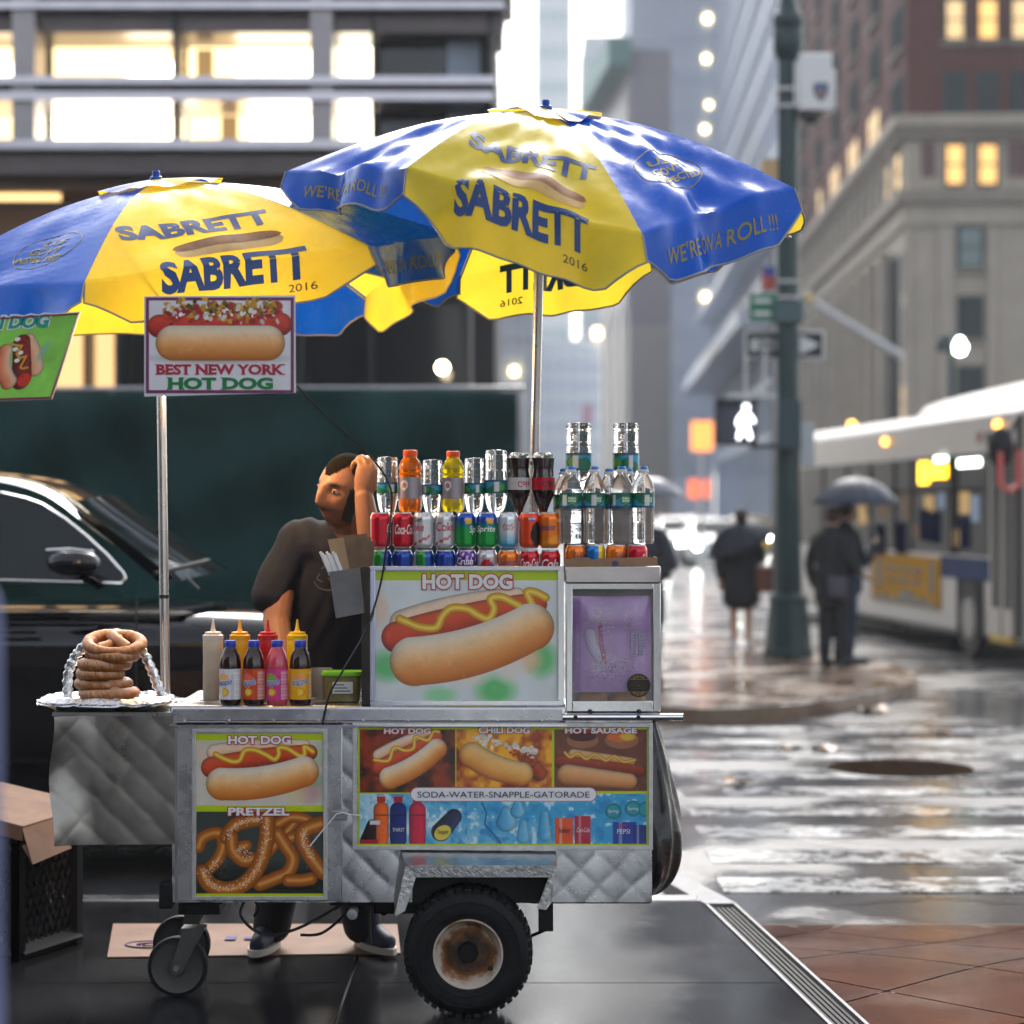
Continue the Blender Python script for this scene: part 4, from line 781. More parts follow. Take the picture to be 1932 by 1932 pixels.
def sprite(w, h): return tuple(np.array(hx('0a9a3c')) * (1 - min(1, max(0, (h - .55) * 4))) + np.array(hx('1c50b4')) * min(1, max(0, (h - .55) * 4))) if not ((w - .35) ** 2 / .2 + (h - .82) ** 2 / .006 < 1) else hx('f0b428')
def ginger(w, h): return hx('c4224c') if (w ** 2 / .35 + (h - .62) ** 2 / .02 < 1 and w ** 2 / .25 + (h - .62) ** 2 / .012 > 1) else tuple(np.array(hx('3fa6cf')) * (1 - min(1, max(0, h * 2.2 - .1))) + np.array(hx('dfe8ee')) * min(1, max(0, h * 2.2 - .1)))
def orangeb(w, h): return hx('141014') if ((w - .75) ** 2 / .45 + (h - .38) ** 2 / .16 < 1) else (hx('3a5ab0') if (w - .2) ** 2 / .12 + (h - .88) ** 2 / .004 < 1 else hx('f04818'))
def orange(w, h): return hx('f07a10') if h > .25 + .1 * math.sin(2 * w) else hx('f4951c')
def lemon(w, h): return hx('1c8a3c') if abs(w + .35) < .5 else (hx('d8dcc8') if w < -.85 else hx('144a9c'))
def bluec(w, h): return tuple(np.array(hx('1440a4')) * (.8 + .4 * (math.sin(7 * w + 3 * h) > .6)))
def grape(w, h): return hx('cfb4dc') if math.sin(9 * w + 5 * h) * math.sin(14 * h - 3 * w) > .45 else hx('5a1c8c')
def silverp(w, h):
    if (w) ** 2 + ((h - .55) * 2.9) ** 2 < .55: return hx('c41c34') if h > .55 + .1 * math.sin(3 * w) else hx('1c3c8c')
    return (.6, .6, .62)
YC1 = 6.93
row = [(718, cola, [('Coca', .75, .42, 1.7, .72, inkw, .3)], 'leftmost red cola can in the upper row, bar code side showing'), (760, cola, [('Coca-Cola', -.75, .38, 1.35, .7, inkw, .35)], 'second red cola can in the upper row with white script'), (799, diet, [('Diet', -.9, .78, -.1, .93, inkk, .2), ('Coke', -1.5, .48, .1, .75, inkr, .05)], 'silver diet cola can beside the red ones in the upper row'), (838, diet, [('Coke', -.85, .48, 1.15, .77, inkr, .05), ('Diet', .5, .82, 1.1, .93, inkk, .2)], 'silver diet cola can next to the green can in the upper row'), (878, sprite, [('Sprite', .45, .36, 2.0, .66, inkw, .2)], 'first green and blue lemon soda can with its name turned away'), (918, sprite, [('Sprite', -1.1, .4, .95, .66, inkw, .2)], 'second green and blue lemon soda can with its name facing out'), (959, ginger, [('CANADA', -.42, .62, .42, .7, inkr, 0), ('DRY', -.25, .5, .25, .6, inkr, 0)], 'white and pale blue ginger ale can in the upper row'), (999, orangeb, [('fanta', -.15, .85, .55, .92, inkw, .15)], 'orange can with a black patch in the upper row'), (1036, orange, [('Sunkist', -1.2, .5, .6, .72, inkn, .25)], 'last orange can at the end of the upper row')]
for u, f_, tx, lb in row: can(lb, u, 966, YC1, f_, tx)
row2 = [(720, lemon, [], 'green lemon soda can at the left end of the lower row'), (760, bluec, [], 'dark blue soda can, second in the lower row'), (800, lemon, [], 'green and blue soda can, third in the lower row'), (840, bluec, [], 'blue soda can beside the purple can in the lower row'), (880, grape, [('Crush', -1., .62, .7, .85, inkw, .2)], 'purple grape soda can in the lower row'), (919, silverp, [], 'silver cola can with a red and blue ball in the lower row'), (959, orange, [('Sunkist', -.9, .6, .9, .82, inkn, .25)], 'orange soda can in the lower row with blue name'), (999, cola, [('Coca-Cola', -.95, .5, 1.1, .82, inkw, .35)], 'red cola can with white script in the lower row'), (1037, cola, [('Cola', -.9, .5, .9, .8, inkw, .35)], 'red cola can at the right end of the lower row')]
for u, f_, tx, lb in row2: can(lb, u, 1037, YC1 - .005, f_, tx)
def bluey(w, h): return hx('f0d028') if w > .35 else hx('1a78c8')
for u, f_, tx, lb in ((1086, orange, [('Sunkist', -.3, .6, 1.2, .85, inkn, .25)], 'orange can under the left end of the water bottle pack'), (1123, bluey, [], 'blue and yellow can under the water bottle pack'), (1162, orange, [('Sunkist', -.2, .6, 1.2, .85, inkn, .25)], 'orange can beside the red one under the water bottle pack'), (1201, cola, [('Coca', .5, .5, 1.4, .8, inkw, .3)], 'red cola can under the right end of the water bottle pack')): can(lb, u, 1027, 6.92, f_, tx, 'cans under the water bottles')
# cardboard tray
cardm = M('cardboard', (.33, .2, .12), .8, var=.18, vscale=14, bump=.12, bscale=70)
tray = thing('cardboard_tray', 'torn cardboard tray holding the cans under the water bottles', 'tray', (fx(1155), 6.95, fz(1068)))
m_ = MB(); za, zb = fz(1068), fz(1052); top = [(1066, 1055), (1085, 1053), (1110, 1052), (1118, 1056), (1130, 1054), (1175, 1053), (1215, 1051), (1241, 1052), (1242, 1069), (1066, 1069)]
m_.prism(top, lambda a, b, d: Vector((fx(a), d, fz(b))), 6.868, 6.872); m_.build('front_flap', cardm, tray, smooth=0)
m_ = MB(); m_.box((fx(1068), 6.872, za), (fx(1241), 7.05, za + .004)); m_.build('bottom', cardm, tray, smooth=0)
for x in (1066, 1240): m_ = MB(); m_.box((fx(x), 6.872, za + .004), (fx(x + 1.5), 7.05, zb)); m_.build('side_flap', cardm, tray, smooth=0)
m_ = MB()
for k in range(10): a = 2 * math.pi * k / 10; m_.add([(fx(1161) + .011 * math.cos(a + s_) * q, 6.8675, fz(1064) + .011 * math.sin(a + s_) * q) for s_, q in ((-.25, .7), (0, 1.35), (.25, .7))] + [(fx(1161), 6.8675, fz(1064))], [(0, 1, 2, 3)])
m_.build('printed_sun', M('blue_print', hx('3a3a7c'), .7), tray, smooth=0)
# ------------------------------------------------------------------ bottles
clear = M('clear_bottle', (.93, .96, .98), .03, trans=.9, ior=1.33); labelm = M('bottle_label', rough=.3, attr=True, spec=.5); bluecap = M('blue_cap', hx('1c7ad0'), .35); whitecap = M('white_cap', (.8, .8, .82), .4)
INV = Matrix.Rotation(math.pi, 3, 'X')
def lathe_col(m_, prof, c, n, colf, mat=None):
    k = len(m_.v); m_.lathe(prof, c, n, cap=False, mat=mat)
    for i, (r_, z) in enumerate(prof):
        for j in range(n): a = 2 * math.pi * j / n; m_.c.append(colf(math.atan2(math.cos(a), -math.sin(a)) if mat is None else math.atan2(math.cos(a), math.sin(a)), (z - prof[0][1]) / max(1e-6, prof[-1][1] - prof[0][1])))
def spring(seed):
    r_ = random.Random(seed); bar = r_.uniform(-1.2, 1.2); em = r_.uniform(-.9, .9)
    def f_(w, h):
        if h < .1 or h > .92: return hx('123f6a') if h > .92 else hx('14506e')
        if abs(w - bar) < .2 and .15 < h < .85: return hx('d8dcdc')
        if ((w - em) / .55) ** 2 + ((h - .52) / .36) ** 2 < 1: return hx('1c5a34') if ((w - em) / .45) ** 2 + ((h - .52) / .28) ** 2 > 1 else hx('4a9a4c')
        return hx('1c6e50') if h > .45 + .2 * math.sin(3 * w + seed) else hx('3a9ac0')
    return f_, em
def water_bottle(label, u, Y, zbot, H, r, inv, seed, group, cap=bluecap, writing=False, lab=(.5, .68)):
    x = (u - 966) * Y / FPX; t_ = thing('water_bottle', label, 'bottle', (x, Y, zbot), group); c = Vector((x, Y, zbot + (H if inv else 0))); mt = INV if inv else None
    prof = [(.001, .004), (r * .55, .001), (r * .85, .003), (r * .97, .012)]
    zz = .012; k = 0
    while zz < H * lab[0] - .006:
        zz += .0065; k += 1; prof.append((r * (1 - (.05 if k % 2 else .0) * (.6 + .4 * math.sin(k * 2.3)) - .06 * math.sin(math.pi * zz / (H * lab[0]))), zz))
    prof += [(r * .985, H * lab[0]), (r * .985, H * lab[1]), (r, H * (lab[1] + .01)), (r * .98, H * (lab[1] + .05)), (r * .82, H * .80), (r * .55, H * .87), (r * .40, H * .905), (r * .38, H * .93), (.001, H * .93)]
    m_ = MB(); m_.lathe(prof, c, 32, cap=False, mat=mt); m_.build('body', clear, t_, smooth=30)
    f_, em = spring(seed); m_ = MB(); lathe_col(m_, [(r * 1.0, z) for z in np.linspace(H * lab[0], H * lab[1], 12)], c, 56, f_, mt); lb = m_.build('label', labelm, t_, smooth=60)
    if writing:
        for s_, h0, h1 in (('Poland', .56, .72), ('Spring', .36, .55)):
            q = MB(); za = H * lab[0]; dz = H * (lab[1] - lab[0]); textfit(q, s_, (em - .36, h0, em + .36, h1), lambda a, b: (x + (r * 1.012) * math.sin(a), Y - (r * 1.012) * math.cos(a), zbot + za + dz * b), .03, .1, maxlen=.2); q.build('lettering', inkw, lb, smooth=0)
    m_ = MB(); m_.lathe([(r * .45, H * .92), (r * .47, H * .925), (r * .47, H * .955), (r * .38, H * .96)], c, 20, mat=mt); m_.build('collar', whitecap, t_)
    m_ = MB(); m_.lathe([(r * .36, H * .958), (r * .40, H * .965), (r * .38, H * .99), (r * .3, H * 1.0), (.001, H)], c, 20, cap=False, mat=mt); m_.build('cap', cap, t_)
    return t_
zt1 = at(0, 966, YC1).z
G2 = 'bottles standing on the cans'
for u, vt, lb, r_ in ((731, 861, 'upside-down water bottle at the left end, next to the orange sports drink', .0355), (816, 866, 'upside-down water bottle between the orange and yellow sports drinks', .034), (895, 863, 'upside-down water bottle just right of the yellow sports drink', .034)):
    zt_ = at(0, vt, 7.0).z; z0 = zt1 - .035; water_bottle(lb, u, 7.0, z0, zt_ - z0, r_, True, int(u), G2, whitecap, lab=(.40, .56))
zt_ = at(0, 848, 7.0).z; z0 = zt1 - .035; water_bottle('taller upside-down water bottle beside the dark cola bottles', 936, 7.0, z0, zt_ - z0, .038, True, 17, G2, whitecap, lab=(.42, .60))
def sport(label, u, Y, zb, H, r, col, capc):
    x = (u - 966) * Y / FPX; t_ = thing('sports_drink', label, 'bottle', (x, Y, zb), G2); c = Vector((x, Y, zb))
    prof = [(.001, .002), (r * .8, 0), (r * .95, .008), (r, .02), (r, H * .2), (r * .96, H * .22), (r * .96, H * .56), (r, H * .58), (r, H * .61), (r * .92, H * .635), (r * .92, H * .65), (r, H * .68), (r * .98, H * .74), (r * .8, H * .82), (r * .58, H * .87), (r * .56, H * .91), (.001, H * .91)]
    m_ = MB(); m_.lathe(prof, c, 32, cap=False); m_.build('body', M('drink_' + col, hx(col), .12, trans=.55, ior=1.34, spec=.6, emit=None), t_, smooth=30)
    def lf(w, h):
        if (w + .5) ** 2 / .12 + (h - .62) ** 2 / .05 < 1 and not ((w + .5) ** 2 / .06 + (h - .62) ** 2 / .02 < 1): return hx('efefef')
        if (w + .45) ** 2 / .02 + (h - .62) ** 2 / .03 < .5: return hx('e0501c')
        return tuple(np.array(hx('9a9098')) * (1 + .25 * math.sin(5 * w)))
    m_ = MB(); lathe_col(m_, [(r * .985, z) for z in np.linspace(H * .22, H * .56, 16)], c, 56, lf); m_.build('label', labelm, t_, smooth=60)
    m_ = MB(); m_.lathe([(r * .6, H * .905), (r * .61, H * .91), (r * .6, H * .99), (r * .52, H), (.001, H)], c, 24, cap=False); m_.build('cap', M('cap_' + capc, hx(capc), .4), t_)
sport('orange sports drink bottle with an orange cap standing on the cans', 774, 6.98, zt1, at(0, 849, 6.98).z - zt1, .039, 'ff7a0a', 'f0541c')
sport('yellow sports drink bottle with an orange cap standing on the cans', 855, 6.98, zt1, at(0, 851, 6.98).z - zt1, .037, 'f5d81e', 'f0541c')
colam = M('cola', (.02, .006, .004), .06, spec=.6, coat=.5)
def colabottle(label, u, lf, wr, mt):
    Y = 6.99; x = (u - 966) * Y / FPX; zt_ = at(0, 854, Y).z; zb = zt1 - .03; H = zt_ - zb; r = .0385; c = Vector((x, Y, zt_)); t_ = thing('cola_bottle', label, 'bottle', (x, Y, zb), G2)
    m_ = MB(); m_.lathe([(r * .94, .018), (r * .9, .04), (r * .86, .055), (r * .93, .075), (r * .97, .085), (r * .97, .125), (r * .9, .14), (r * .5, .175), (r * .36, .19), (r * .33, H * .92), (.001, H * .92)], c, 32, mat=INV, cap=True); m_.build('cola', colam, t_, smooth=40)
    m_ = MB()
    m_.lathe([(.001, .012), (r * .3, .01), (r * .62, .0), (r * .86, .005), (r * .99, .018), (r * .945, .019), (.001, .019)], c, 30, mat=INV, cap=False); m_.build('bottle_base', clear, t_, smooth=40)
    m_ = MB(); lathe_col(m_, [(r * 1.0, z) for z in np.linspace(.082, .122, 10)], c, 48, lf, INV); lb = m_.build('label', labelm, t_, smooth=60)
    q = MB(); textfit(q, wr, (-.1, .3, 1.1, .8), lambda a, b: (x + r * 1.01 * math.sin(a + 0.), Y - r * 1.01 * math.cos(a), zt_ - .082 - .04 * b), .02, .2, maxlen=.2); q.build('lettering', mt, lb, smooth=0)
    m_ = MB(); m_.lathe([(r * .38, H * .915), (r * .4, H * .93), (r * .4, H), (.001, H)], c, 18, mat=INV, cap=False); m_.build('cap', M('red_cap', hx('b0142c'), .4), t_)
colabottle('upside-down dark cola bottle with a silver label', 979, lambda w, h: (.55, .55, .58), 'Coke', inkr); colabottle('upside-down dark cola bottle with a red label beside the umbrella pole', 1025, lambda w, h: hx('c0102c'), 'Cola', inkk)
GW = 'water bottles in the plastic wrapped pack'
zw = at(0, 1027, 6.92).z
for u, sd_, lb in ((1077, 3, 'sealed water bottle with a blue cap at the left front of the pack'), (1121, 12, 'sealed water bottle second from the left in front of the pack'), (1173, 21, 'sealed water bottle third from the left in front of the pack'), (1214, 5, 'sealed water bottle at the right front corner of the pack')):
    water_bottle(lb, u, 6.93, zw, at(0, 880, 6.93).z - zw, .0365, False, sd_, GW, writing=True, lab=(.47, .66))
for u, sd_, lb in ((1064, 31, 'blue capped water bottle in the second row, leftmost'), (1149, 32, 'blue capped water bottle in the second row between two front bottles'), (1186, 33, 'blue capped water bottle in the second row, rightmost')):
    water_bottle(lb, u, 7.01, zw - .002, at(0, 883, 7.01).z - zw, .035, False, sd_, GW, lab=(.47, .66))
for u, sd_, lb in ((1092, 41, 'clear upside-down bottle rising above the left of the water pack'), (1181, 42, 'clear upside-down bottle rising above the right of the water pack')):
    zt_ = at(0, 797, 7.1).z; zb = at(0, 935, 7.1).z; water_bottle(lb, u, 7.1, zb, zt_ - zb, .0445, True, sd_, 'bottles above the water pack', whitecap, lab=(.42, .66))
    m_ = MB(); m_.box(((u - 966) * 7.1 / FPX - .05, 7.06, zt - .03), ((u - 966) * 7.1 / FPX + .05, 7.16, zb - .001)); tag(m_.build('cardboard_box', cardm, None, bevel=.003), 'brown box propping up the ' + ('left' if u < 1100 else 'right') + ' clear bottle behind the water pack', 'box', 'boxes behind the water pack')
# ------------------------------------------------------------------ counter things
zc0 = fz(1330)
def squeeze(label, u, col, Y=7.06):
    x = (u - 966) * Y / FPX; r = .0335; H = .2; t_ = thing('squeeze_bottle', label, 'bottle', (x, Y, zc0), 'squeeze bottles on the counter'); c = Vector((x, Y, zc0)); mt = M('squeeze_' + col, hx(col), .35, sss=.0, spec=.4, var=.08, vscale=30)
    m_ = MB(); m_.lathe([(.001, .001), (r * .94, 0), (r, .004), (r, .1), (r * .98, .13), (r, .16), (r, H - .004), (r * .96, H)], c, 30); m_.build('body', mt, t_, smooth=40)
    m_ = MB(); m_.lathe([(r * 1.02, H - .002), (r * 1.02, H + .012), (r * .8, H + .015), (r * .8, H + .022), (r * .3, H + .024), (.0065, H + .034), (.0028, H + .063), (.001, H + .064)], c, 30, cap=False); m_.build('nozzle', M('nozzle_' + col, hx(col if col != 'cdbfa6' else 'd8ccc0'), .4), t_, smooth=40)
for u, cl, lb in ((402, 'cdbfa6', 'beige squeeze bottle nearest the pole'), (452.5, 'eda90a', 'yellow squeeze bottle next to the beige one'), (505.3, 'c01420', 'red ketchup squeeze bottle between the two yellow ones'), (561, 'f0c400', 'bright yellow squeeze bottle at the end of the row')): squeeze(lb, u, cl)
def tea(label, u, liquid, lcol, top_, txt, sh=-.55):
    Y = 6.872; x = (u - 966) * Y / FPX; r = .0352; H = .205; t_ = thing('tea_bottle', label, 'bottle', (x, Y, zc0), 'iced tea bottles along the counter edge'); c = Vector((x, Y, zc0))
    m_ = MB(); m_.lathe([(.001, .001), (r * .86, 0), (r * .98, .006), (r, .014), (r, .117), (r * .985, .13), (r * .945, .143), (r * .87, .155), (r * .76, .166), (r * .62, .176), (r * .52, .183), (r * .5, .19), (.001, .19)], c, 32, cap=False); m_.build('body', M('tea_' + liquid, hx(liquid), .08, trans=.0 if liquid != 'e8566a' else .35, ior=1.36, spec=.6, coat=.6), t_, smooth=40)
    def lf(w, h):
        w = w - sh
        if w ** 2 / .3 + (h - .68) ** 2 / .03 < 1: return hx(top_) if h > .6 else hx('efe6d8')
        if (w - .15) ** 2 / .16 + (h - .24) ** 2 / .016 < 1: return hx('f2cf4a') if (w - .1) ** 2 + (h - .24) ** 2 * 9 < .1 else hx('e08a1c')
        if w > .7 and w < 1.0 and h < .8: return tuple(np.array(hx(lcol)) * .8)
        if w > 1.0 and h < .95: return tuple(np.array(hx(lcol)) * .6 + .36) if math.sin(h * 60) > -.2 else tuple(np.array(hx(lcol)) * .7 + .15)
        return hx(lcol)
    m_ = MB(); lathe_col(m_, [(r * 1.005, z) for z in np.linspace(.018, .116, 26)], c, 60, lf); lb = m_.build('label', labelm, t_, smooth=60)
    q = MB(); textfit(q, txt, (-.85 + sh, .42, .85 + sh, .7), lambda a, b: (x + r * 1.016 * math.sin(a), Y - r * 1.016 * math.cos(a), zc0 + .018 + .098 * (b + .05 * a)), .05, .2, maxlen=.2, pad_to=.02); q.build('lettering', inkw, lb, smooth=0)
    q = MB(); textfit(q, txt, (-.85 + sh, .42, .85 + sh, .7), lambda a, b: (x + r * 1.024 * math.sin(a), Y - r * 1.024 * math.cos(a), zc0 + .018 + .098 * (b + .05 * a)), .01, .2, maxlen=.2, pad_to=.02); q.build('lettering', M('snap_blue', hx('1c3fa0'), .35), lb, smooth=0)
    q = MB(); textfit(q, 'LEMON TEA', (-.4, .84, .3, .9), lambda a, b: (x + r * 1.016 * math.sin(a), Y - r * 1.016 * math.cos(a), zc0 + .018 + .098 * b), .02, 0, maxlen=.2) if False else None
    m_ = MB(); m_.lathe([(r * .53, .186), (r * .54, .188), (r * .54, .204), (r * .5, .206), (.001, .206)], c, 28, cap=False); m_.build('cap', M('royal_cap', hx('1c3cb4'), .35), t_)
tea('dark iced tea bottle with a white and yellow label beside the beige bottle', 434.5, '2a0e0a', 'd8d8dc', 'f0b878', 'Snapple'); tea('dark iced tea bottle with an orange-red label', 479, '2a0e0a', 'd24a1e', 'e86a5a', 'Snapple'); tea('pink lemonade bottle with a magenta label', 523, 'e8566a', 'd8388a', '8ab04a', 'Snapple'); tea('dark lemon tea bottle with a yellow label', 566.6, '2a0e0a', 'f0ae10', 'f0a060', 'Snapple', 0.)
tub = thing('plastic_tub', 'clear tub of relish with a lime green lid by the poster box', 'tub', (fx(647), 6.97, zc0)); c = Vector(((647 - 966) * 6.97 / FPX, 6.97, zc0))
def rsq(r0, z, n=24): return [(c.x + r0 * 1.0 * math.copysign(abs(math.cos(a)) ** .5, math.cos(a)), c.y + r0 * .75 * math.copysign(abs(math.sin(a)) ** .5, math.sin(a)), zc0 + z) for a in np.linspace(0, 2 * math.pi, n, endpoint=False)]
def loft(rings, cap=True):
    m_ = MB(); n = len(rings[0]); m_.add([p for r_ in rings for p in r_], [(i * n + j, i * n + (j + 1) % n, (i + 1) * n + (j + 1) % n, (i + 1) * n + j) for i in range(len(rings) - 1) for j in range(n)] + ([tuple(range(n - 1, -1, -1)), tuple((len(rings) - 1) * n + j for j in range(n))] if cap else [])); return m_
loft([rsq(.052, .001), rsq(.056, .004), rsq(.064, .085)]).build('body', M('relish', (.3, .24, .08), .2, trans=.15, var=.35, vscale=60), tub); loft([rsq(.07, .086), rsq(.071, .092), rsq(.067, .1), rsq(.064, .1), rsq(.062, .097)]).build('lid', M('lime_lid', hx('7ac41c'), .4), tub)
m_ = MB(); m_.box((c.x - .03, c.y - .0495, zc0 + .03), (c.x + .036, c.y - .0475, zc0 + .068)); m_.build('label', M('white_label', (.75, .76, .72), .6), tub)
for k in range(3): m_ = MB(); m_.box((c.x - .024, c.y - .0503, zc0 + .037 + k * .01), (c.x + .028 - .01 * k, c.y - .0496, zc0 + .04 + k * .01)); m_.build('print_line', inkk, tub)
cup = MB(); cx0 = fx(592); cup.lathe([(.001, .002), (.03, 0), (.04, .1), (.0385, .1), (.03, .004)], (cx0, 7.09, zc0), 26, cap=False); tag(cup.build('plastic_cup', M('cup_clear', (.7, .66, .6), .15, trans=.5), None), 'clear plastic cup half hidden behind the yellow labelled tea bottle', 'cup')
# pretzels
prm = M('pretzel_crust', rough=.45, attr=True, spec=.4, bump=.35, bscale=90)
def pretzel(label, cu, cv, Y, w, rot, tilt, seed):
    r_ = random.Random(seed); c = at(cu, cv, Y); W_ = w * .43
    pts = []
    for a in np.linspace(-.62 * math.pi, 1.62 * math.pi, 46): pts.append((W_ * .98 * math.cos(a), W_ * .82 * math.sin(a) + .01, 0))
    arm0 = [(W_ * .12, -W_ * .15, .016), (-W_ * .25, W_ * .35, .012), (-W_ * .55, W_ * .62, .004)]; arm1 = [(-W_ * .12, -W_ * .15, .004), (W_ * .25, W_ * .35, 0), (W_ * .55, W_ * .62, .0)]
    P_ = [tuple(p) for p in smooth_curve(arm0[::-1] + [(-W_ * .05 + .0 * k, -W_ * .5, .01) for k in range(1)] + pts[3:-3] + [(W_ * .05, -W_ * .5, 0)] + arm1, 2)]
    mt = Matrix.Translation(c) @ Matrix.Rotation(tilt[0], 4, 'X') @ Matrix.Rotation(tilt[1], 4, 'Y') @ Matrix.Rotation(rot, 4, 'Z')
    m_ = MB(); rad = [.0188 + .003 * math.sin(k * .11 + seed) for k in range(len(P_))]; m_.tube([mt @ Vector(p) for p in P_], rad, 12)
    m_.v = [tuple(Vector(p) + Vector((r_.gauss(0, .0006), r_.gauss(0, .0006), r_.gauss(0, .0006)))) for p in m_.v]
    n = 12; col = []
    for i, p in enumerate(m_.v):
        up = (p[2] - (mt @ Vector(P_[i // n])).z) / .015; s_ = max(0, min(1, up * .7 + .1 + r_.gauss(0, .3))); a = np.array(hx('9a5a22')); b = np.array(hx('d8b89c')); k = .5 + .5 * up; col.append(tuple((a * (.75 + .5 * k)) * (1 - s_ * .7) + b * s_ * .7))
    m_.c = col; t_ = tag(m_.build('pretzel', prm, None, smooth=70), label, 'pretzel', 'soft pretzels stacked on the foil tray'); return t_
for k, (cu, cv, w, rot, tl, lb) in enumerate([(207, 1307, .2, 2.9, (.03, .0), 'bottom pretzel of the stack, lying on the foil'), (199, 1290, .185, .5, (.03, .02), 'second pretzel from the bottom of the stack'), (196, 1271, .165, 1.9, (0, .02), 'third pretzel from the bottom of the stack'), (197, 1253, .17, 3.6, (.02, .03), 'fourth pretzel from the bottom of the stack'), (208, 1233, .195, 5.2, (.05, .06), 'fifth pretzel from the bottom, just under the top one'), (217, 1212, .2, 3.2, (.33, .05), 'sugary top pretzel tipped forward on the stack')]): pretzel(lb, cu, cv, 6.93, w, rot, tl, k + 1)
foilm = M('foil', (.8, .8, .82), .2, 1., bump=.5, bscale=55)
ft = thing('foil_tray', 'pretzel tray wrapped in crumpled foil with foil covered hoop', 'tray', (fx(190), 6.95, fz(1338)))
def crum(x, y, s_=1.): return s_ * (math.sin(x * 83 + 2 * math.sin(y * 57)) * .5 + math.sin(x * 151 - y * 97) * .3 + math.sin(y * 171 + x * 31) * .3)
def tray_f(top):
    def f_(a, b):
        an = 2 * math.pi * a; R_ = b; ex = .228 * R_; ey = .17 * R_; x = fx(190) + ex * math.copysign(abs(math.cos(an)) ** .75, math.cos(an)); y = 6.97 + ey * math.copysign(abs(math.sin(an)) ** .75, math.sin(an)); edge_ = max(0, R_ - .75) / .25
        z = fz(1322) + .004 * crum(x, y) + (.012 * math.sin(edge_ * math.pi) - .016 * edge_ * edge_ if top else -.022 - .012 * (1 - edge_) + .016 * edge_); return (x + .004 * crum(y, x), y, z)
    return f_
m_ = MB(); m_.grid(tray_f(True), 90, 16, wrap=True); m_.grid(tray_f(False), 90, 10, wrap=True); m_.build('tray', foilm, ft, smooth=25)
hoop = smooth_curve([(128, 1318), (128, 1285), (133, 1255), (145, 1235), (165, 1215), (200, 1203), (240, 1208), (270, 1232), (285, 1262), (297, 1290), (308, 1316)], 7)
m_ = MB(); hp = [at(q[0], q[1], 7.03) for q in hoop]; m_.tube(hp, [(.016 + .003 * math.sin(k * 2.1), .007 + .002 * math.sin(k * 1.3)) for k in range(len(hp))], 10, ref=(0, 1, 0)); m_.v = [(p[0] + .0022 * crum(p[2], p[0]), p[1], p[2] + .0022 * crum(p[0], p[2])) for p in m_.v]; m_.build('hoop', foilm, ft, smooth=25)
# snack bag in the case (printed figure left out)
cv_ = lambda x, y: (1056.6 + x * .1719, 1041.5 + y * .1719)
P = Paint(1079, 1125, 1229, 1307, .6, rgb('d3a4e6')); nz = P.noise(30, 8); P.C = P.C * (.86 + .28 * nz[..., None])
P.rect(1079, 1125, 1096, 1307, rgb('b680cc'), soft=6); P.ell(*cv_(520, 950), 40, 75, rgb('c49ad8'), soft=.9, op=.5)
P.sausage(cv_(330, 900), cv_(450, 1180), 12, 10, 4, rgb('e8dcf0'), rgb('d4c0e4'), rgb('b89ad0')); P.line([cv_(440, 805), cv_(455, 1000), cv_(490, 1200)], 4, rgb('c85a9c'))
r_ = np.random.default_rng(9)
for cx_, cy_, n_, s1, s2 in ((420, 690, 70, 60, 60), (520, 830, 60, 60, 90), (760, 760, 60, 90, 60), (420, 1290, 80, 70, 60), (560, 1200, 70, 90, 60), (700, 1250, 50, 90, 50)):
    for _ in range(n_): q = cv_(cx_ + r_.normal(0, s1), cy_ + r_.normal(0, s2)); P.ell(q[0], q[1], r_.uniform(.6, 1.9), r_.uniform(.5, 1.6), rgb('efe6f2') * r_.uniform(.75, 1), soft=.5)
for _ in range(60): q = cv_(560 + r_.normal(0, 120), 1290 + r_.normal(0, 60)); P.ell(q[0], q[1], 1.2, 1, rgb('7a4a8c'), soft=.5)
def bagf(u, v):
    a = (u - 1154) / 75; b = (v - 1216) / 91; return (fx(u), F + .03 - .014 * (1 - a ** 4) * (1 - b ** 4), fz(v))
bag = thing('snack_bag', 'purple bag of crispy onions standing inside the glass case', 'bag', (fx(1154), F + .03, fz(1307)))
bgp = P.mesh('front', bagf, M('glossy_film', rough=.15, attr=True, spec=.6, coat=.5), bag); m_ = MB(); m_.grid(lambda a, b: (fx(1079 + 150 * a), F + .032 + .02 * math.sin(math.pi * a) * math.sin(math.pi * b), fz(1307 - 182 * b)), 12, 12); m_.build('back', M('bag_back', hx('8a4aa8'), .3), bag)
def rot_text(s_, x0, y0, x1, y1, mt, off=.0, pad=None, dy=.004): # reads downwards
    q = MB(); a = cv_(x0, y0); b = cv_(x1, y1); textfit(q, s_, (a[1], a[0], b[1], b[0]), lambda x, y: (lambda P_: (P_[0], P_[1] - dy, P_[2]))(bagf(y, x)), off, 0, pad_to=pad); q.build('lettering', mt, bgp, smooth=0)
lav = M('lavender_ink', hx('cfc4e6'), .4)
rot_text('ONIONCRUNCH.COM', 170, 795, 205, 1210, lav); 
for s_, b in (('Onion', (868, 895, 935, 1140)), ('Crunch', (785, 885, 850, 1165))): rot_text(s_, *b, M('slate_ink', hx('5a6a96'), .4), .05, .0, .004); rot_text(s_, *b, lav, .01, .0, .0052)
st = MB(); cs = cv_(865, 1465); st.lathe([(.0375, 0), (.0375, -.001), (.001, -.001)], (fx(cs[0]), F + .002, fz(cs[1])), 40, 'y', cap=False); stk = st.build('round_sticker', M('sticker_black', (.015, .013, .012), .3), bag)
gold = M('gold_ink', hx('b89a4a'), .35)
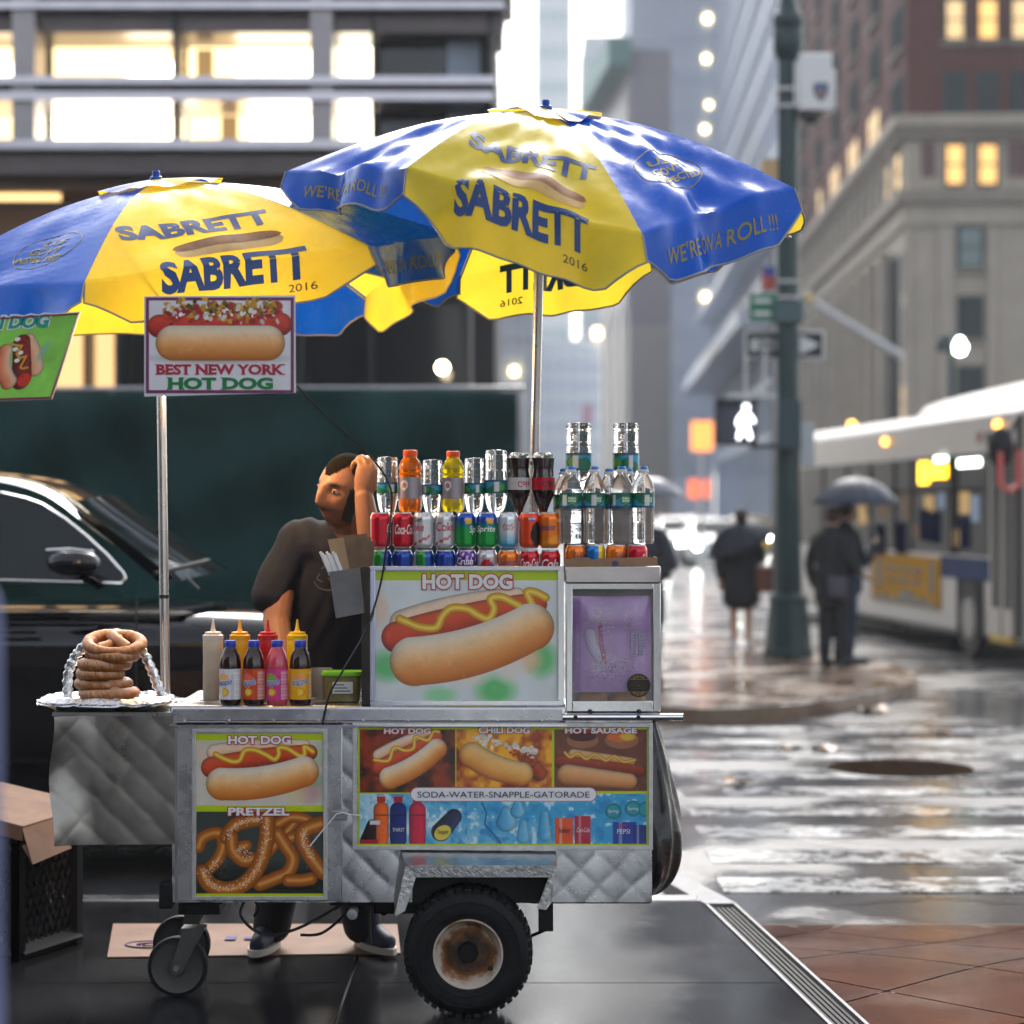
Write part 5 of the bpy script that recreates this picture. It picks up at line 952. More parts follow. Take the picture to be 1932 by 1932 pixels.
for zz in (.02, -.021): st = MB(); st.tube([(fx(cs[0]) - .03, F + .0005, fz(cs[1]) + zz), (fx(cs[0]) + .03, F + .0005, fz(cs[1]) + zz)], .0008, 5); st.build('gold_line', gold, stk)
for zz, s_, w in ((.009, 'THE FINEST', .018), (.002, 'QUALITY FOOD', .022), (-.005, 'EVERY DAY', .026), (-.012, 'SERVED HOT', .02)):
    pass
for k in range(9):
    for sg in (1, -1): st = MB(); a = (k - 4) * .17; st.tube([(fx(cs[0]) + .026 * math.sin(a), F + .0005, fz(cs[1]) + sg * .024 * math.cos(a) * 1.05), (fx(cs[0]) + .033 * math.sin(a * .8), F + .0005, fz(cs[1]) + sg * .033 * math.cos(a * .8))], .0009, 5); st.build('gold_line', gold, stk)
for k in range(4): st = MB(); w = (.018, .024, .03, .02)[k]; st.box((fx(cs[0]) - w, F + .0003, fz(cs[1]) + .011 - k * .007), (fx(cs[0]) + w, F + .0008, fz(cs[1]) + .0125 - k * .007)); st.build('gold_line', M('gold_dim', hx('5a4a22'), .4), stk)
m_ = MB(); m_.grid(lambda a, b: (fx(1076 + 162 * a), F + .012, fz(1336 - 232 * b)), 14, 18); m_.build('case_glass', filmmat('clear_film'), cart, smooth=60)
for u0, u1, lb in ((1088, 1150, 'left bread roll on the floor of the glass case'), (1152, 1222, 'right bread roll on the floor of the glass case')):
    m_ = MB(); m_.tube([(fx(u0) + (fx(u1) - fx(u0)) * t, F + .09, fz(1325)) for t in np.linspace(0, 1, 12)], [max(.004, .028 * (1 - (2 * t - 1) ** 4) ** .5) for t in np.linspace(0, 1, 12)], 14); tag(m_.build('bread_roll', M('bread', hx('c08a5a'), .6, var=.2, vscale=20), None, smooth=60), lb, 'bread', 'bread rolls in the case')
# paper bags and straws in the holder
bagm = M('kraft_paper', (.22, .14, .085), .8, var=.25, vscale=25)
for k in range(9):
    x0 = 640 + k * 5; nth = ('leftmost', 'second', 'third', 'fourth', 'fifth', 'sixth', 'seventh', 'eighth', 'ninth')[k]; lean = -16 + k * 2.8; tp = 1004 + (k % 3) * 5 + abs(k - 5) * 2; y = 6.83 + .008 * k; a = at(x0 - 4, 1085, y); b = at(x0 + 22, 1085, y); c_ = at(x0 + 22 + lean * .9, tp, y - .01); d = at(x0 - 6 + lean, tp + 4, y - .01); m_ = MB(); m_.add([a, b, c_, d] + [Vector(p) + Vector((0, .004, 0)) for p in (a, b, c_, d)], [(0, 1, 2, 3), (7, 6, 5, 4), (0, 4, 5, 1), (1, 5, 6, 2), (2, 6, 7, 3), (3, 7, 4, 0)])
    tag(m_.build('paper_bag', bagm if k else M('kraft_light', (.42, .28, .16), .8), None, smooth=0), nth + ' brown paper bag from the left in the steel holder', 'paper bag', 'paper bags in the steel holder')
for k in range(8):
    a = at(623 + k * 3.6, 1085, 6.825 + .003 * (k % 3)); b = at(604 + k * 4.0, 1041 + (k % 3) * 3, 6.815 + .003 * (k % 3)); m_ = MB(); m_.tube([a, b], .0042, 8); tag(m_.build('drinking_straw', M('straw_paper', (.8, .78, .8), .7), None), ('first', 'second', 'third', 'fourth', 'fifth', 'sixth', 'seventh', 'eighth')[k] + ' white wrapped straw from the left in the steel holder', 'straw', 'straws in the steel holder')
# rubbish bag, cardboard, crate
rb = thing('rubbish_bag', 'full black plastic rubbish bag hanging off the end of the cart', 'bag', (fx(1240), 7.05, fz(1712)))
def bagp(a, b):
    an = 2 * math.pi * a; v = 1372 + 342 * b; w = (.1 + .9 * min(1, b * 1.55) ** .8) * (1 - max(0, (b - .72) / .28) ** 2.2) ** .5 if b < 1 else 0; fold = 1 + .07 * math.sin(7 * an + 4 * b) + .04 * math.sin(13 * an - 9 * b); cx_ = 1236 - 10 * b + 4 * math.sin(5 * b)
    ex = (66 / SF) * w * fold * (1 if math.cos(an) > 0 else .75); ey = .15 * w * fold; return (fx(cx_) + ex * math.cos(an), 7.08 + ey * math.sin(an), fz(v) + .006 * math.sin(9 * an))
m_ = MB(); m_.grid(bagp, 64, 50, wrap=True); m_.build('body', M('black_film', (.014, .012, .011), .22, spec=.6, bump=.6, bscale=18), rb, smooth=60)
m_ = MB(); m_.grid(lambda a, b: (fx(1232) + (.006 + .018 * (1 - b)) * math.cos(2 * math.pi * a) * (1 + .3 * math.sin(14 * math.pi * a)), 7.06 + .03 * math.sin(2 * math.pi * a), fz(1400 - 36 * (1 - b))), 28, 6, wrap=True); m_.build('knot', M('black_film', (.01, .01, .01), .25), rb, smooth=60)
cs_ = thing('cardboard_sheet', 'flattened cardboard box on the pavement under the vendor\'s feet', 'cardboard', (-.95, 7.85, 0))
m_ = MB(); m_.add([(-1.44, 7.59, .006), (-.40, 7.66, .006), (-.44, 8.18, .008), (-1.52, 8.13, .02)] + [(-1.44, 7.59, .001), (-.40, 7.66, .001), (-.44, 8.18, .001), (-1.52, 8.13, .001)], [(0, 1, 2, 3), (0, 4, 5, 1), (1, 5, 6, 2), (2, 6, 7, 3), (3, 7, 4, 0)]); m_.build('sheet', M('cardboard_wet', (.2, .105, .062), .7, var=.3, vscale=6), cs_, smooth=0)
m_ = MB(); m_.tube([(-1.31 + .1 * math.cos(a), 7.78 + .06 * math.sin(a), .0115) for a in np.linspace(0, 2 * math.pi, 30, endpoint=False)], .003, 4, closed=True); m_.build('printed_oval', M('blue_print', hx('3a3a7c'), .7), cs_)
q = MB(); textfit(q, 'GOYA', (-1.37, 7.755, -1.25, 7.80), lambda x, y: (x, y, .0125 + .01 * (y - 7.7)), .01, .2) if False else None
for x0, x1, y0, y1 in ((-1.06, -1.02, 7.86, 7.92), (-.99, -.95, 7.87, 7.91), (-.93, -.89, 7.86, 7.93)): q = MB(); q.box((x0, y0, .0125), (x1, y1, .0135)); q.build('printed_block', M('blue_print', hx('3a3a7c'), .7), cs_, smooth=0)
for k in range(14): q = MB(); an = 2 * math.pi * k / 14; q.tube([(-1.31 + .06 * math.cos(an) * random.uniform(.3, 1), 7.78 + .025 * math.sin(an), .0122), (-1.31 + .06 * math.cos(an + .8), 7.78 + .025 * math.sin(an + .8), .0122)], .002, 4); q.build('printed_mark', M('blue_print', hx('3a3a7c'), .7), cs_)
# crate: lattice sides
crm = M('crate_black', (.012, .012, .013), .6, spec=.2)
A_ = Vector((-1.752, 7.55, 0)); B_ = Vector((-1.615, 7.88, 0)); ex = (B_ - A_); Lw = ex.length; ex.normalize(); ey = Vector((-ex.y, ex.x, 0)); HC = .42
crate = thing('plastic_crate', 'tall black lattice plastic crate standing on the pavement beside the cart', 'crate', A_ + Vector((-.15, .1, 0)))
def cpt(a, b, z): return A_ + ex * a + ey * b + Vector((0, 0, z))
for (o, d, nm) in ((Vector((0, 0, 0)), ex, -ey), (ex * Lw, ey, ex), (Vector((0, 0, 0)), ey, -ex), (ey * Lw, ex, ey)):
    m_ = MB()
    def bar(p, q, r_=.0085): m_.tube([A_ + o + d * p[0] + Vector((0, 0, p[1])), A_ + o + d * q[0] + Vector((0, 0, q[1]))], r_, 4, caps=False)
    for k in range(-14, 16):
        x0 = k * .039
        for sg in (1, -1):
            pts = []
            for z in (.05, HC - .05):
                pts.append((x0 + (z - .05) * .55 if sg > 0 else x0 + (HC - .1) * .55 - (z - .05) * .55, z))
            (xa, za), (xb, zb_) = pts
            t0, t1 = 0., 1.
            for lim, sgn in ((.03, 1), (Lw - .03, -1)):
                fa = (xa - lim) * sgn; fb_ = (xb - lim) * sgn
                if fa < 0 and fb_ < 0: t0 = 2
                elif fa < 0: t0 = max(t0, fa / (fa - fb_))
                elif fb_ < 0: t1 = min(t1, fa / (fa - fb_))
            if t0 < t1 - .02: bar((xa + (xb - xa) * t0, za + (zb_ - za) * t0), (xa + (xb - xa) * t1, za + (zb_ - za) * t1))
    m_.build('lattice', crm, crate, smooth=0)
    for z0, z1 in ((0, .05), (HC - .05, HC)):
        m_ = MB(); p0 = A_ + o + Vector((0, 0, (z0 + z1) / 2)); m_.tube([p0, p0 + d * Lw], .036, 4); m_.build('rail', crm, crate, smooth=0)
    m_ = MB(); p0 = A_ + o; m_.tube([p0, p0 + Vector((0, 0, HC))], .03, 6); m_.build('corner_post', crm, crate, smooth=0)
m_ = MB(); m_.add([cpt(0, 0, .01), cpt(Lw, 0, .01), cpt(Lw, Lw, .01), cpt(0, Lw, .01)], [(0, 1, 2, 3)]); m_.build('bottom', crm, crate, smooth=0)
cb2 = thing('cardboard_box', 'open cardboard box lid resting on the black crate', 'box', cpt(.15, .15, HC))
m_ = MB(); q = [cpt(-.05, -.06, HC + .012), cpt(Lw + .06, -.05, HC + .03), cpt(Lw + .05, Lw + .05, HC + .1), cpt(-.05, Lw + .05, HC + .09)]; m_.add(q + [p + Vector((0, 0, .055)) for p in q], [(3, 2, 1, 0), (4, 5, 6, 7), (0, 1, 5, 4), (1, 2, 6, 5), (2, 3, 7, 6), (3, 0, 4, 7)]); m_.build('lid', M('cardboard_dark', (.17, .085, .045), .8, var=.3, vscale=9), cb2, smooth=0, bevel=.004)
m_ = MB(); m_.add([cpt(.12, -.065, HC + .01), cpt(.13, -.14, HC - .03), cpt(-.12, -.15, HC - .05), cpt(-.06, -.065, HC + .0), cpt(.12, -.065, HC + .07), cpt(-.06, -.065, HC + .06)], [(0, 1, 2, 3), (0, 4, 1), (1, 4, 5, 2)]); m_.build('flap', M('cardboard_dark', (.17, .085, .045), .8), cb2, smooth=0, solid=.004)
# ------------------------------------------------------------------ umbrellas
vinyl = {'y': M('yellow_vinyl', hx('f6dc3a'), .28, spec=.35, translucent=.42, var=.08, vscale=7, bump=.12, bscale=16, rvar=.12, rscale=30), 'b': M('blue_vinyl', hx('0a58c8'), .22, spec=.3, translucent=.2, var=.1, vscale=7, bump=.14, bscale=16, rvar=.12, rscale=30)}
bindm = M('grey_binding', (.3, .28, .27), .5); blueink = M('umbrella_blue_ink', hx('123a78'), .35); goldink = M('umbrella_gold_ink', hx('8c7c2c'), .4); thinink = M('umbrella_line_ink', hx('20305a'), .4); sausm = M('printed_sausage', hx('8a5c38'), .5, var=.4, vscale=26, spec=.2); bunm = M('printed_bun', hx('c9a468'), .45, var=.2, vscale=20, spec=.2); blkink = M('umbrella_black_ink', (.02, .02, .025), .4)
polem = M('steel_pole', (.55, .53, .52), .25, 1., rvar=.08, var=.12, vscale=6)
class Canopy:
    def __init__(s, A, tips, val, seed, wr=.006): s.A = Vector(A); s.T = [Vector(t) for t in tips]; s.val = val; s.sd = seed; s.wr = wr
    def rib(s, k, t):
        T = s.T[k % 8]; p = s.A + (T - s.A) * t; d = (T - s.A); hor = Vector((d.x, d.y, 0)); up = (hor.cross(Vector((0, 0, 1))).cross(d)).normalized()
        if up.z < 0: up = -up
        return p + up * (.055 * math.sin(math.pi * t ** .85))
    def surf(s, k, a, t):
        p = s.rib(k, t) * (1 - a) + s.rib(k + 1, t) * a; ctr = s.A * (1 - t) + (s.T[k % 8] + s.T[(k + 1) % 8]) * .5 * t; w = math.sin(math.pi * a)
        p = p + Vector((0, 0, -.012)) * w * t + (s.A - p) * (.045 * w * t ** 3)
        n = (p - (s.A - Vector((0, 0, .9)))).normalized(); q = s.sd + k * 2.3
        return p + n * s.wr * t * w * (math.sin(9 * a + 7 * t + q) + .7 * math.sin(17 * a - 11 * t + 2 * q) + .5 * math.sin(5 * a + 23 * t + q) + .4 * math.sin(31 * a + 5 * t * q))
    def vlen(s, a, k=0): e = min(a, 1 - a); return s.val[k % 8] * (.42 + .58 * min(1, e / .17) ** 1.2 if e < .17 else 1.0)
    def vpt(s, k, a, f):
        p = s.surf(k, a, 1.0); o = p - s.A; o.z = 0; o.normalize(); L = s.vlen(a, k) * f; q = s.sd + 1.7 * k
        return p + Vector((0, 0, -L * .98)) + o * (L * .16 + .02 * f * math.sin(11 * a + q) + .012 * f * math.sin(19 * a - q))
    def full(s, k, a, y):
        W = (s.T[(k + 1) % 8] - s.T[k % 8]).length; L = ((s.T[(k + 1) % 8] + s.T[k % 8]) * .5 - s.A).length
        return W, L
    def pt(s, k, x, y, off=.004):
        W, L = s.full(k, 0, 0)
        if y >= 0: t = max(.05, 1 - y / L); a = .5 + x / (W * t); f = lambda a_, t_: s.surf(k, a_, t_); p = f(a, t); n = (f(a + .01, t) - f(a - .01, t)).cross(f(a, t + .01) - f(a, t - .01))
        else:
            a = .5 + x / W; fv = -y / s.vlen(a, k); f = lambda a_, t_: s.vpt(k, a_, t_); p = f(a, fv); n = (f(a + .01, fv) - f(a - .01, fv)).cross(f(a, fv + .01) - f(a, fv - .01))
        n.normalize(); o = p - (s.A - Vector((0, 0, .8)))
        if n.dot(o) < 0: n = -n
        return p + n * off
def umbrella(label, A, tips, cols, val, pole, seed, words, wr):
    u_ = thing('market_umbrella', label, 'umbrella', pole[0], 'umbrellas over the cart'); C_ = Canopy(A, tips, val, seed, wr); m_ = MB()
    for k in range(8):
        m_ = MB(); NA, NT, NV = 44, 44, 14
        def f_(a, b):
            j = b * (NT + NV)
            return C_.surf(k, a, .02 + .98 * j / NT) if j <= NT + 1e-6 else C_.vpt(k, a, (j - NT) / NV)
        m_.grid(f_, NA, NT + NV); pn = m_.build('canopy_panel', vinyl[cols[k]], u_, smooth=60)
        m_ = MB(); bd = [C_.vpt(k, 0, f) for f in (0, .5, 1)] + [C_.vpt(k, a, 1) for a in np.linspace(.04, .96, 24)] + [C_.vpt(k, 1, f) for f in (1, .5, 0)]; m_.tube(bd, .0035, 6); m_.build('binding', bindm, pn)
        m_ = MB(); m_.tube([C_.rib(k, t) - Vector((0, 0, .012)) for t in np.linspace(.03, 1, 8)], .004, 6); m_.build('rib', galv, u_)
        m_ = MB(); m_.grid(lambda a, b: C_.surf(k, a, .015 + .2 * b) + Vector((0, 0, .016 - .004 * b + .005 * math.sin(9 * a + k) * b)), 8, 5); m_.build('vent_flap', vinyl[cols[k]], u_, smooth=60)
        for fn in words.get(k, []): fn(C_, k, pn)
    ap = C_.A; ax = Vector((0, -.12, 1)).normalized(); m_ = MB(); m_.tube([ap - ax * .03, ap + ax * .012, ap + ax * .015, ap + ax * .024, ap + ax * .027, ap + ax * .042, ap + ax * .044], [.022, .022, .023, .02, .013, .013, .011], 14); m_.build('finial', M('blue_plastic', hx('1a4aa8'), .35), u_, smooth=40)
    m_ = MB(); m_.tube(pole, .0158, 16); po = m_.build('pole', polem, u_)
    m_ = MB(); d = (pole[-2] - pole[0]).normalized(); q = pole[0] + (pole[-2] - pole[0]) * .22; m_.tube([q, q + d * .012], .0175, 14); m_.build('collar', dark, po)
    return C_, u_
def word(s, box, mat, offset=0., shear=0., both=True, arc=0., pad=None, off=.0016):
    def f_(C_, k, pn):
        for sg in ((1, -1) if both else (1,)):
            m_ = MB(); textfit(m_, s, box, lambda x, y: C_.pt(k, x, y + arc * x * x * 4, sg * off), offset, shear, maxlen=.14, pad_to=pad); m_.build('lettering', mat, pn, smooth=60)
    return f_
def block_word(s, box, arc=0.):
    dx = (box[2] - box[0]) * .018; dy = (box[3] - box[1]) * .16
    def f_(C_, k, pn):
        word(s, box, blueink, .045, arc=arc, pad=.02, off=.0016)(C_, k, pn)
    return f_
def sausage_print(cx, cy, L, w, ang):
    def f_(C_, k, pn):
        ca, sa = math.cos(ang), math.sin(ang)
        for dy, ww, mt, o_ in ((-w * .35, w * 1.5, bunm, .0016), (w * .05, w * .85, sausm, .0022)):
            m_ = MB(); w_ = ww; m_.grid(lambda a, b: C_.pt(k, cx + ca * (a - .5) * L - sa * (dy + w_ * (2 * b - 1) * .5 * (1 - (2 * a - 1) ** 4) ** .5), cy + sa * (a - .5) * L + ca * (dy + w_ * (2 * b - 1) * .5 * (1 - (2 * a - 1) ** 4) ** .5) - .1 * (a - .5) ** 2 * L, o_), 28, 5); m_.build('print', mt, pn, smooth=60)
    return f_
def seal(cx, cy, rx, ry):
    def f_(C_, k, pn):
        m_ = MB(); m_.tube([C_.pt(k, cx + rx * math.cos(a), cy + ry * math.sin(a), .0) for a in np.linspace(0, 2 * math.pi, 60, endpoint=False)], .0018, 5, closed=True); m_.build('print', goldink, pn)
        for s_, b in (('U.S', (-.05, .03, .05, .062)), ("GOV'T", (-.07, -.018, .07, .018)), ('INSPECTED', (-.1, -.065, .1, -.032))): word(s_, (cx + b[0], cy + b[1], cx + b[2], cy + b[3]), goldink, .03, .15, both=False)(C_, k, pn)
    return f_
roll = lambda b: word("WE'RE ON A ROLL !!!", b, goldink, .01, .12, both=False)
# right umbrella: tips a..h
RT = [at(539, 324, 6.9), at(767, 317, 6.3), at(1213, 444, 6.25), at(1499, 355, 6.7), at(1474, 372, 7.25), at(1228, 470, 7.65), at(868, 520, 7.65), at(606, 385, 7.4)]
RA = at(1030, 214, 6.95)
CR_, UR = umbrella('blue and yellow umbrella over the drinks, wind-bent and higher than its neighbour', RA, RT, 'bybybyby', [.125, .2, .17, .14, .16, .19, .16, .13], [at(1006, 1010, 7.1), at(1010, 800, 7.08), at(1016, 540, 7.05), at(1022, 400, 7.0), RA], 1.3,
    {0: [roll((-.25, -.085, .24, -.045))], 1: [block_word('SABRETT', (-.19, .21, .19, .30), .08), sausage_print(.02, .125, .33, .062, -.1), block_word('SABRETT', (-.22, -.1, .2, .02), .0), word('2016', (.12, -.15, .2, -.125), blkink, .0, 0, both=False)], 2: [seal(.0, .24, .13, .1), roll((-.24, -.12, .25, -.065))], 5: [block_word('SABRETT', (-.2, -.1, .2, .0)), word('2016', (.12, -.15, .2, -.125), blkink)]}, .013)
LTp = [at(159, 533, 6.45), at(696, 463, 6.6), at(858, 443, 7.25), at(690, 560, 7.8), at(430, 555, 8.1), at(60, 560, 7.9), at(-130, 545, 7.6), at(-190, 560, 6.9)]
LA = at(295, 347, 7.15)
CL_, UL = umbrella('lower blue and yellow umbrella over the condiments, tilted towards the viewer', LA, LTp, 'ybybybyb', [.15, .14, .17, .15, .15, .15, .15, .15], [at(312, 1312, 7.16), at(308, 1000, 7.16), at(304, 700, 7.16), at(300, 480, 7.16), LA], 4.1,
    {0: [block_word('SABRETT', (-.26, .2, .2, .29), .05), sausage_print(.04, .135, .35, .062, .06), block_word('SABRETT', (-.2, -.075, .26, .045)), word('2016', (.2, -.115, .28, -.09), blkink, .0, 0, both=False)], 1: [roll((-.22, -.1, .22, -.055))], 7: [seal(.06, .2, .125, .1)]}, .004)
# ------------------------------------------------------------------ hung signs and the lamp
def board(name, label, corners, Y, th, edge_mat):
    t_ = thing(name, label, 'sign', at(*corners[3], Y)); m_ = MB(); P_ = [at(*c, Y) for c in corners]; m_.add(P_ + [p + Vector((0, th, 0)) for p in P_], [(3, 2, 1, 0), (4, 5, 6, 7), (0, 1, 5, 4), (1, 2, 6, 5), (2, 3, 7, 6), (3, 0, 4, 7)]); m_.build('board', edge_mat, t_, smooth=0); return t_
whiteb = M('white_board', (.72, .7, .68), .4)
YS = 6.36
sg = board('menu_sign', 'square hot dog sign with red and green lettering hung on the umbrella pole', [(272, 559), (557, 557), (558, 741), (272, 748)], YS, .006, whiteb)
P = Paint(275, 561, 554.5, 742, .66, rgb('e6e4e6'))
P.rect(275, 561, 554.5, 742, rgb('6a3a78'), soft=.5); P.rect(278, 564, 551.5, 739, rgb('8a2a4a'), soft=.5); P.rect(281, 567, 548.5, 736, rgb('e4e2e6'), soft=.7)
nz = P.noise(50, 12); P.C = P.C * (.95 + .08 * nz[..., None])
cv_ = lambda x, y: (x * .3753, y * .3753)
P.ell(412, 676, 110, 9, rgb('8a8484'), soft=.9, op=.6)
P.sausage(cv_(800, 1640), cv_(1410, 1630), 22, 22, 0, rgb('e0543c'), rgb('c83a28'), rgb('8a1c14'))
r_ = np.random.default_rng(21)
for c, n_, rr_ in (('c8442c', 40, (6, 11)), ('d8a030', 70, (4, 9)), ('8a6a20', 40, (3, 6)), ('b02838', 50, (3, 6)), ('f4efe6', 44, (2.5, 6)), ('5a4a10', 14, (3, 5))):
    for _ in range(n_):
        q = cv_(r_.uniform(830, 1400), 1570 + r_.normal(0, 1) * 26 + (10 if c == 'b02838' else -14 if c in ('d8a030', '8a6a20', '5a4a10') else 6)); q2 = r_.uniform(*rr_); P.ell(q[0], q[1], q2, q2 * r_.uniform(.4, .9), rgb(c) * r_.uniform(.75, 1.08), soft=.35, ang=r_.uniform(0, 3))
P.sausage(cv_(870, 1725), cv_(1345, 1725), 33, 33, 0, rgb('f8e6c8'), rgb('eeb070'), rgb('b86a24')); d, s_, h, al = P.cap(cv_(870, 1725), cv_(1345, 1725), 33, 33); tt = np.clip((s_ + 1) / 2, 0, 1); P.over(al * np.clip(tt - .35, 0, 1) * .8, rgb('c87428')); P.over(al * np.clip(.3 - tt, 0, 1) * 2.2, rgb('fbeed8'))
sp = P.mesh('print', lambda u, v: at(u, v, YS - .0015), printm, sg)
SERIF = {'B': 'l', 'E': 'l', 'T': 'c', 'N': 'lr', 'Y': 'c', 'R': 'lr', 'K': 'lr', 'H': 'lr', 'D': 'l', 'W': '', 'S': '', 'O': '', 'G': ''}
def slab_text(s, box, mat, par, Y, off):
    n = len(s.replace(' ', '')); u0, v0, u1, v1 = box; m_ = MB(); textfit(m_, s, (u0, -v1, u1, -v0), lambda x, q: at(x, -q, Y), off); m_.build('lettering', mat, par, smooth=0)
    V, Fc = textgeo(s, off); lo = V.min(0); hi = V.max(0); # slab serifs under and over the stems
    m_ = MB(); h = v1 - v0; xs_ = []
    cu = 0; wid = [textgeo(s[:i + 1], off)[0].max(0)[0] if s[i] != ' ' else None for i in range(len(s))]
    for i, ch in enumerate(s):
        if ch == ' ': continue
        sub = textgeo(ch, off)[0]; wch = sub.max(0)[0] - sub.min(0)[0]; xr = wid[i]; xl = xr - wch; f = lambda x: u0 + (x - lo[0]) / (hi[0] - lo[0]) * (u1 - u0); st = .2 * h
        for w in SERIF.get(ch, ''):
            cx_ = f(xl) + st * .5 if w == 'l' else f(xr) - st * .5 if w == 'r' else (f(xl) + f(xr)) / 2
            for vv in ((v0, v1) if not (ch in 'T' and w == 'c') else (v1,)):
                if ch == 'R' and w == 'r' and vv == v0: continue
                if ch == 'Y' and vv == v0: continue
                k = .75 * st; m_.add([at(cx_ - k - st * .3, vv + (.09 * h if vv == v0 else 0), Y - .0003), at(cx_ + k + st * .3, vv + (.09 * h if vv == v0 else 0), Y - .0003), at(cx_ + k + st * .3, vv - (0 if vv == v0 else .09 * h), Y - .0003), at(cx_ - k - st * .3, vv - (0 if vv == v0 else .09 * h), Y - .0003)], [(0, 1, 2, 3)])
    if m_.v: m_.build('lettering', mat, par, smooth=0)
slab_text('BEST NEW YORK', (295, 687, 536, 707), M('sign_red', hx('b01c3c'), .35), sp, YS - .003, .04); slab_text('HOT DOG', (317, 712, 515, 735), M('sign_green', hx('0f7a3c'), .35), sp, YS - .003, .05)
lettering('ASTORIA PRINTING 718-267-4591', (370, 738.2, 460, 740.6), 0, M('sign_small', hx('8a4a5a'), .4), sp, fn=lambda x, v: at(x, v, YS - .003))
m_ = MB(); m_.tube([at(300, 562, YS + .02), at(302, 556, 7.15)], .003, 6); m_.tube([at(310, 735, YS + .008), at(310, 735, 7.15)], .004, 6); m_.build('hook', galv, sg)
YK = 6.34
sg2 = board('menu_sign', 'green chili dog sign with a slanted edge hanging under the lower umbrella', [(-130, 606), (152, 588), (98, 753), (-150, 762)], YK, .006, whiteb)
P = Paint(-148, 588, 150, 760, .8, rgb('7ac243')); nz = P.noise(40, 14); P.C = P.C * (.85 + .3 * nz[..., None]) + .08
cv_ = lambda x, y: (x * .1641, 543.4 + y * .1641)
P.sausage(cv_(380, 560), cv_(600, 960), 13, 15, -4, rgb('f2c8a8'), rgb('eab48c'), rgb('d98a60'))
P.sausage(cv_(300, 600), cv_(430, 1080), 18, 22, 0, rgb('a03a34'), rgb('8a2a28'), rgb('5a1818')); P.ell(*cv_(470, 1090), 15, 14, rgb('d8402c'))
for _ in range(90): q = cv_(*(np.array([270, 560]) + np.array([190, 440]) * r_.random() + r_.normal(0, 40, 2))); P.ell(q[0], q[1], r_.uniform(1, 2.6), r_.uniform(1, 2), rgb('5a1c1c') * r_.uniform(.8, 1.8), soft=.5)
for x, y in ((235, 550), (240, 680), (320, 730), (300, 830)): q = cv_(x, y); P.ell(q[0], q[1], 6, 4.5, rgb('f4eee6'))
P.line([cv_(*q) for q in ((175, 610), (240, 630), (320, 640), (270, 740), (330, 800), (410, 780), (370, 920), (400, 940), (470, 930))], 2.6, rgb('e2a83c'))
P.sausage(cv_(110, 700), cv_(260, 1100), 16, 18, 8, rgb('f4d8c0'), rgb('e8966a'), rgb('c85a44'))
P.ell(*cv_(620, 720), 8, 22, rgb('8ab8a8'), soft=.7, ang=.3, op=.7)
sp2 = P.mesh('print', lambda u, v: (lambda a, b: at(-130 + (-150 + 130) * b + a * ((152 + (98 - 152) * b) - (-130 - 20 * b)), (606 + (588 - 606) * a) * (1 - b) + (762 + (753 - 762) * a) * b, YK - .0015))((u + 148) / 298 * .97 + .012, (v - 588) / 172 * .94 + .03), printm, sg2)
for mt, o_, dy in ((white_ink, .12, .003), (M('teal_ink', hx('18988a'), .4), .04, .004)): lettering('CHILI DOG', (-72, 596, 95, 621), 0, mt, sp2, offset=o_, shear=.25, pad_to=.04, fn=lambda x, v: at(x, v - (x - 10) * .05, YK - dy))
for mt, a0 in ((M('sign_maroon', hx('8a2a4a'), .4), 0),):
    m_ = MB(); m_.tube([at(-130, 609, YK - .003), at(149, 591, YK - .003), at(96, 750, YK - .003), at(-150, 758, YK - .003)], .0035, 5); m_.build('border', mt, sg2)
m_ = MB(); m_.tube([at(20, 606, YK + .003), at(20, 600, YK + .12)], .003, 6); m_.build('hook', galv, sg2)
cab = MB(); cab.tube([at(q[0], q[1], q[2]) for q in smooth_curve([(560, 728, 6.66), (600, 770, 6.7), (650, 815, 6.75), (700, 862, 6.78), (735, 915, 6.8), (738, 965, 6.8), (728, 1040, 6.8), (716, 1110, 6.81), (690, 1190, 6.8), (650, 1260, 6.79), (622, 1310, 6.79), (608, 1366, 6.81)], 6)], .0032, 6); tag(cab.build('power_cable', wirem, None), 'thin black cable running from the hot dog sign down over the cans to the cart', 'cable')
lp = thing('lamp_bulb', 'bare warm bulb hanging under the lower umbrella behind the hot dog sign', 'lamp', at(420, 668, 7.05)); c = at(420, 668, 7.05)
m_ = MB(); m_.lathe([(.001, -.04), (.016, -.036), (.03, -.015), (.03, .0), (.022, .02), (.013, .034), (.013, .045)], c, 20, cap=False); m_.build('bulb', M('bulb_glow', (1, .8, .5), .4, emit=(1, .62, .25), estr=30), lp)
m_ = MB(); m_.tube([c + Vector((0, 0, .04)), c + Vector((0, 0, .09)), c + Vector((0, 0, .1)), at(330, 480, 7.0)], [.016, .016, .004, .004], 10); m_.build('socket', dark, lp)
ld = bpy.data.lights.new('lamp_light', 'POINT'); ld.energy = 12; ld.color = (1, .62, .32); ld.shadow_soft_size = .04; lo = bpy.data.objects.new('lamp_light', ld); COL.objects.link(lo); lo.parent = lp; lo.location = (0, -.0, -.06)
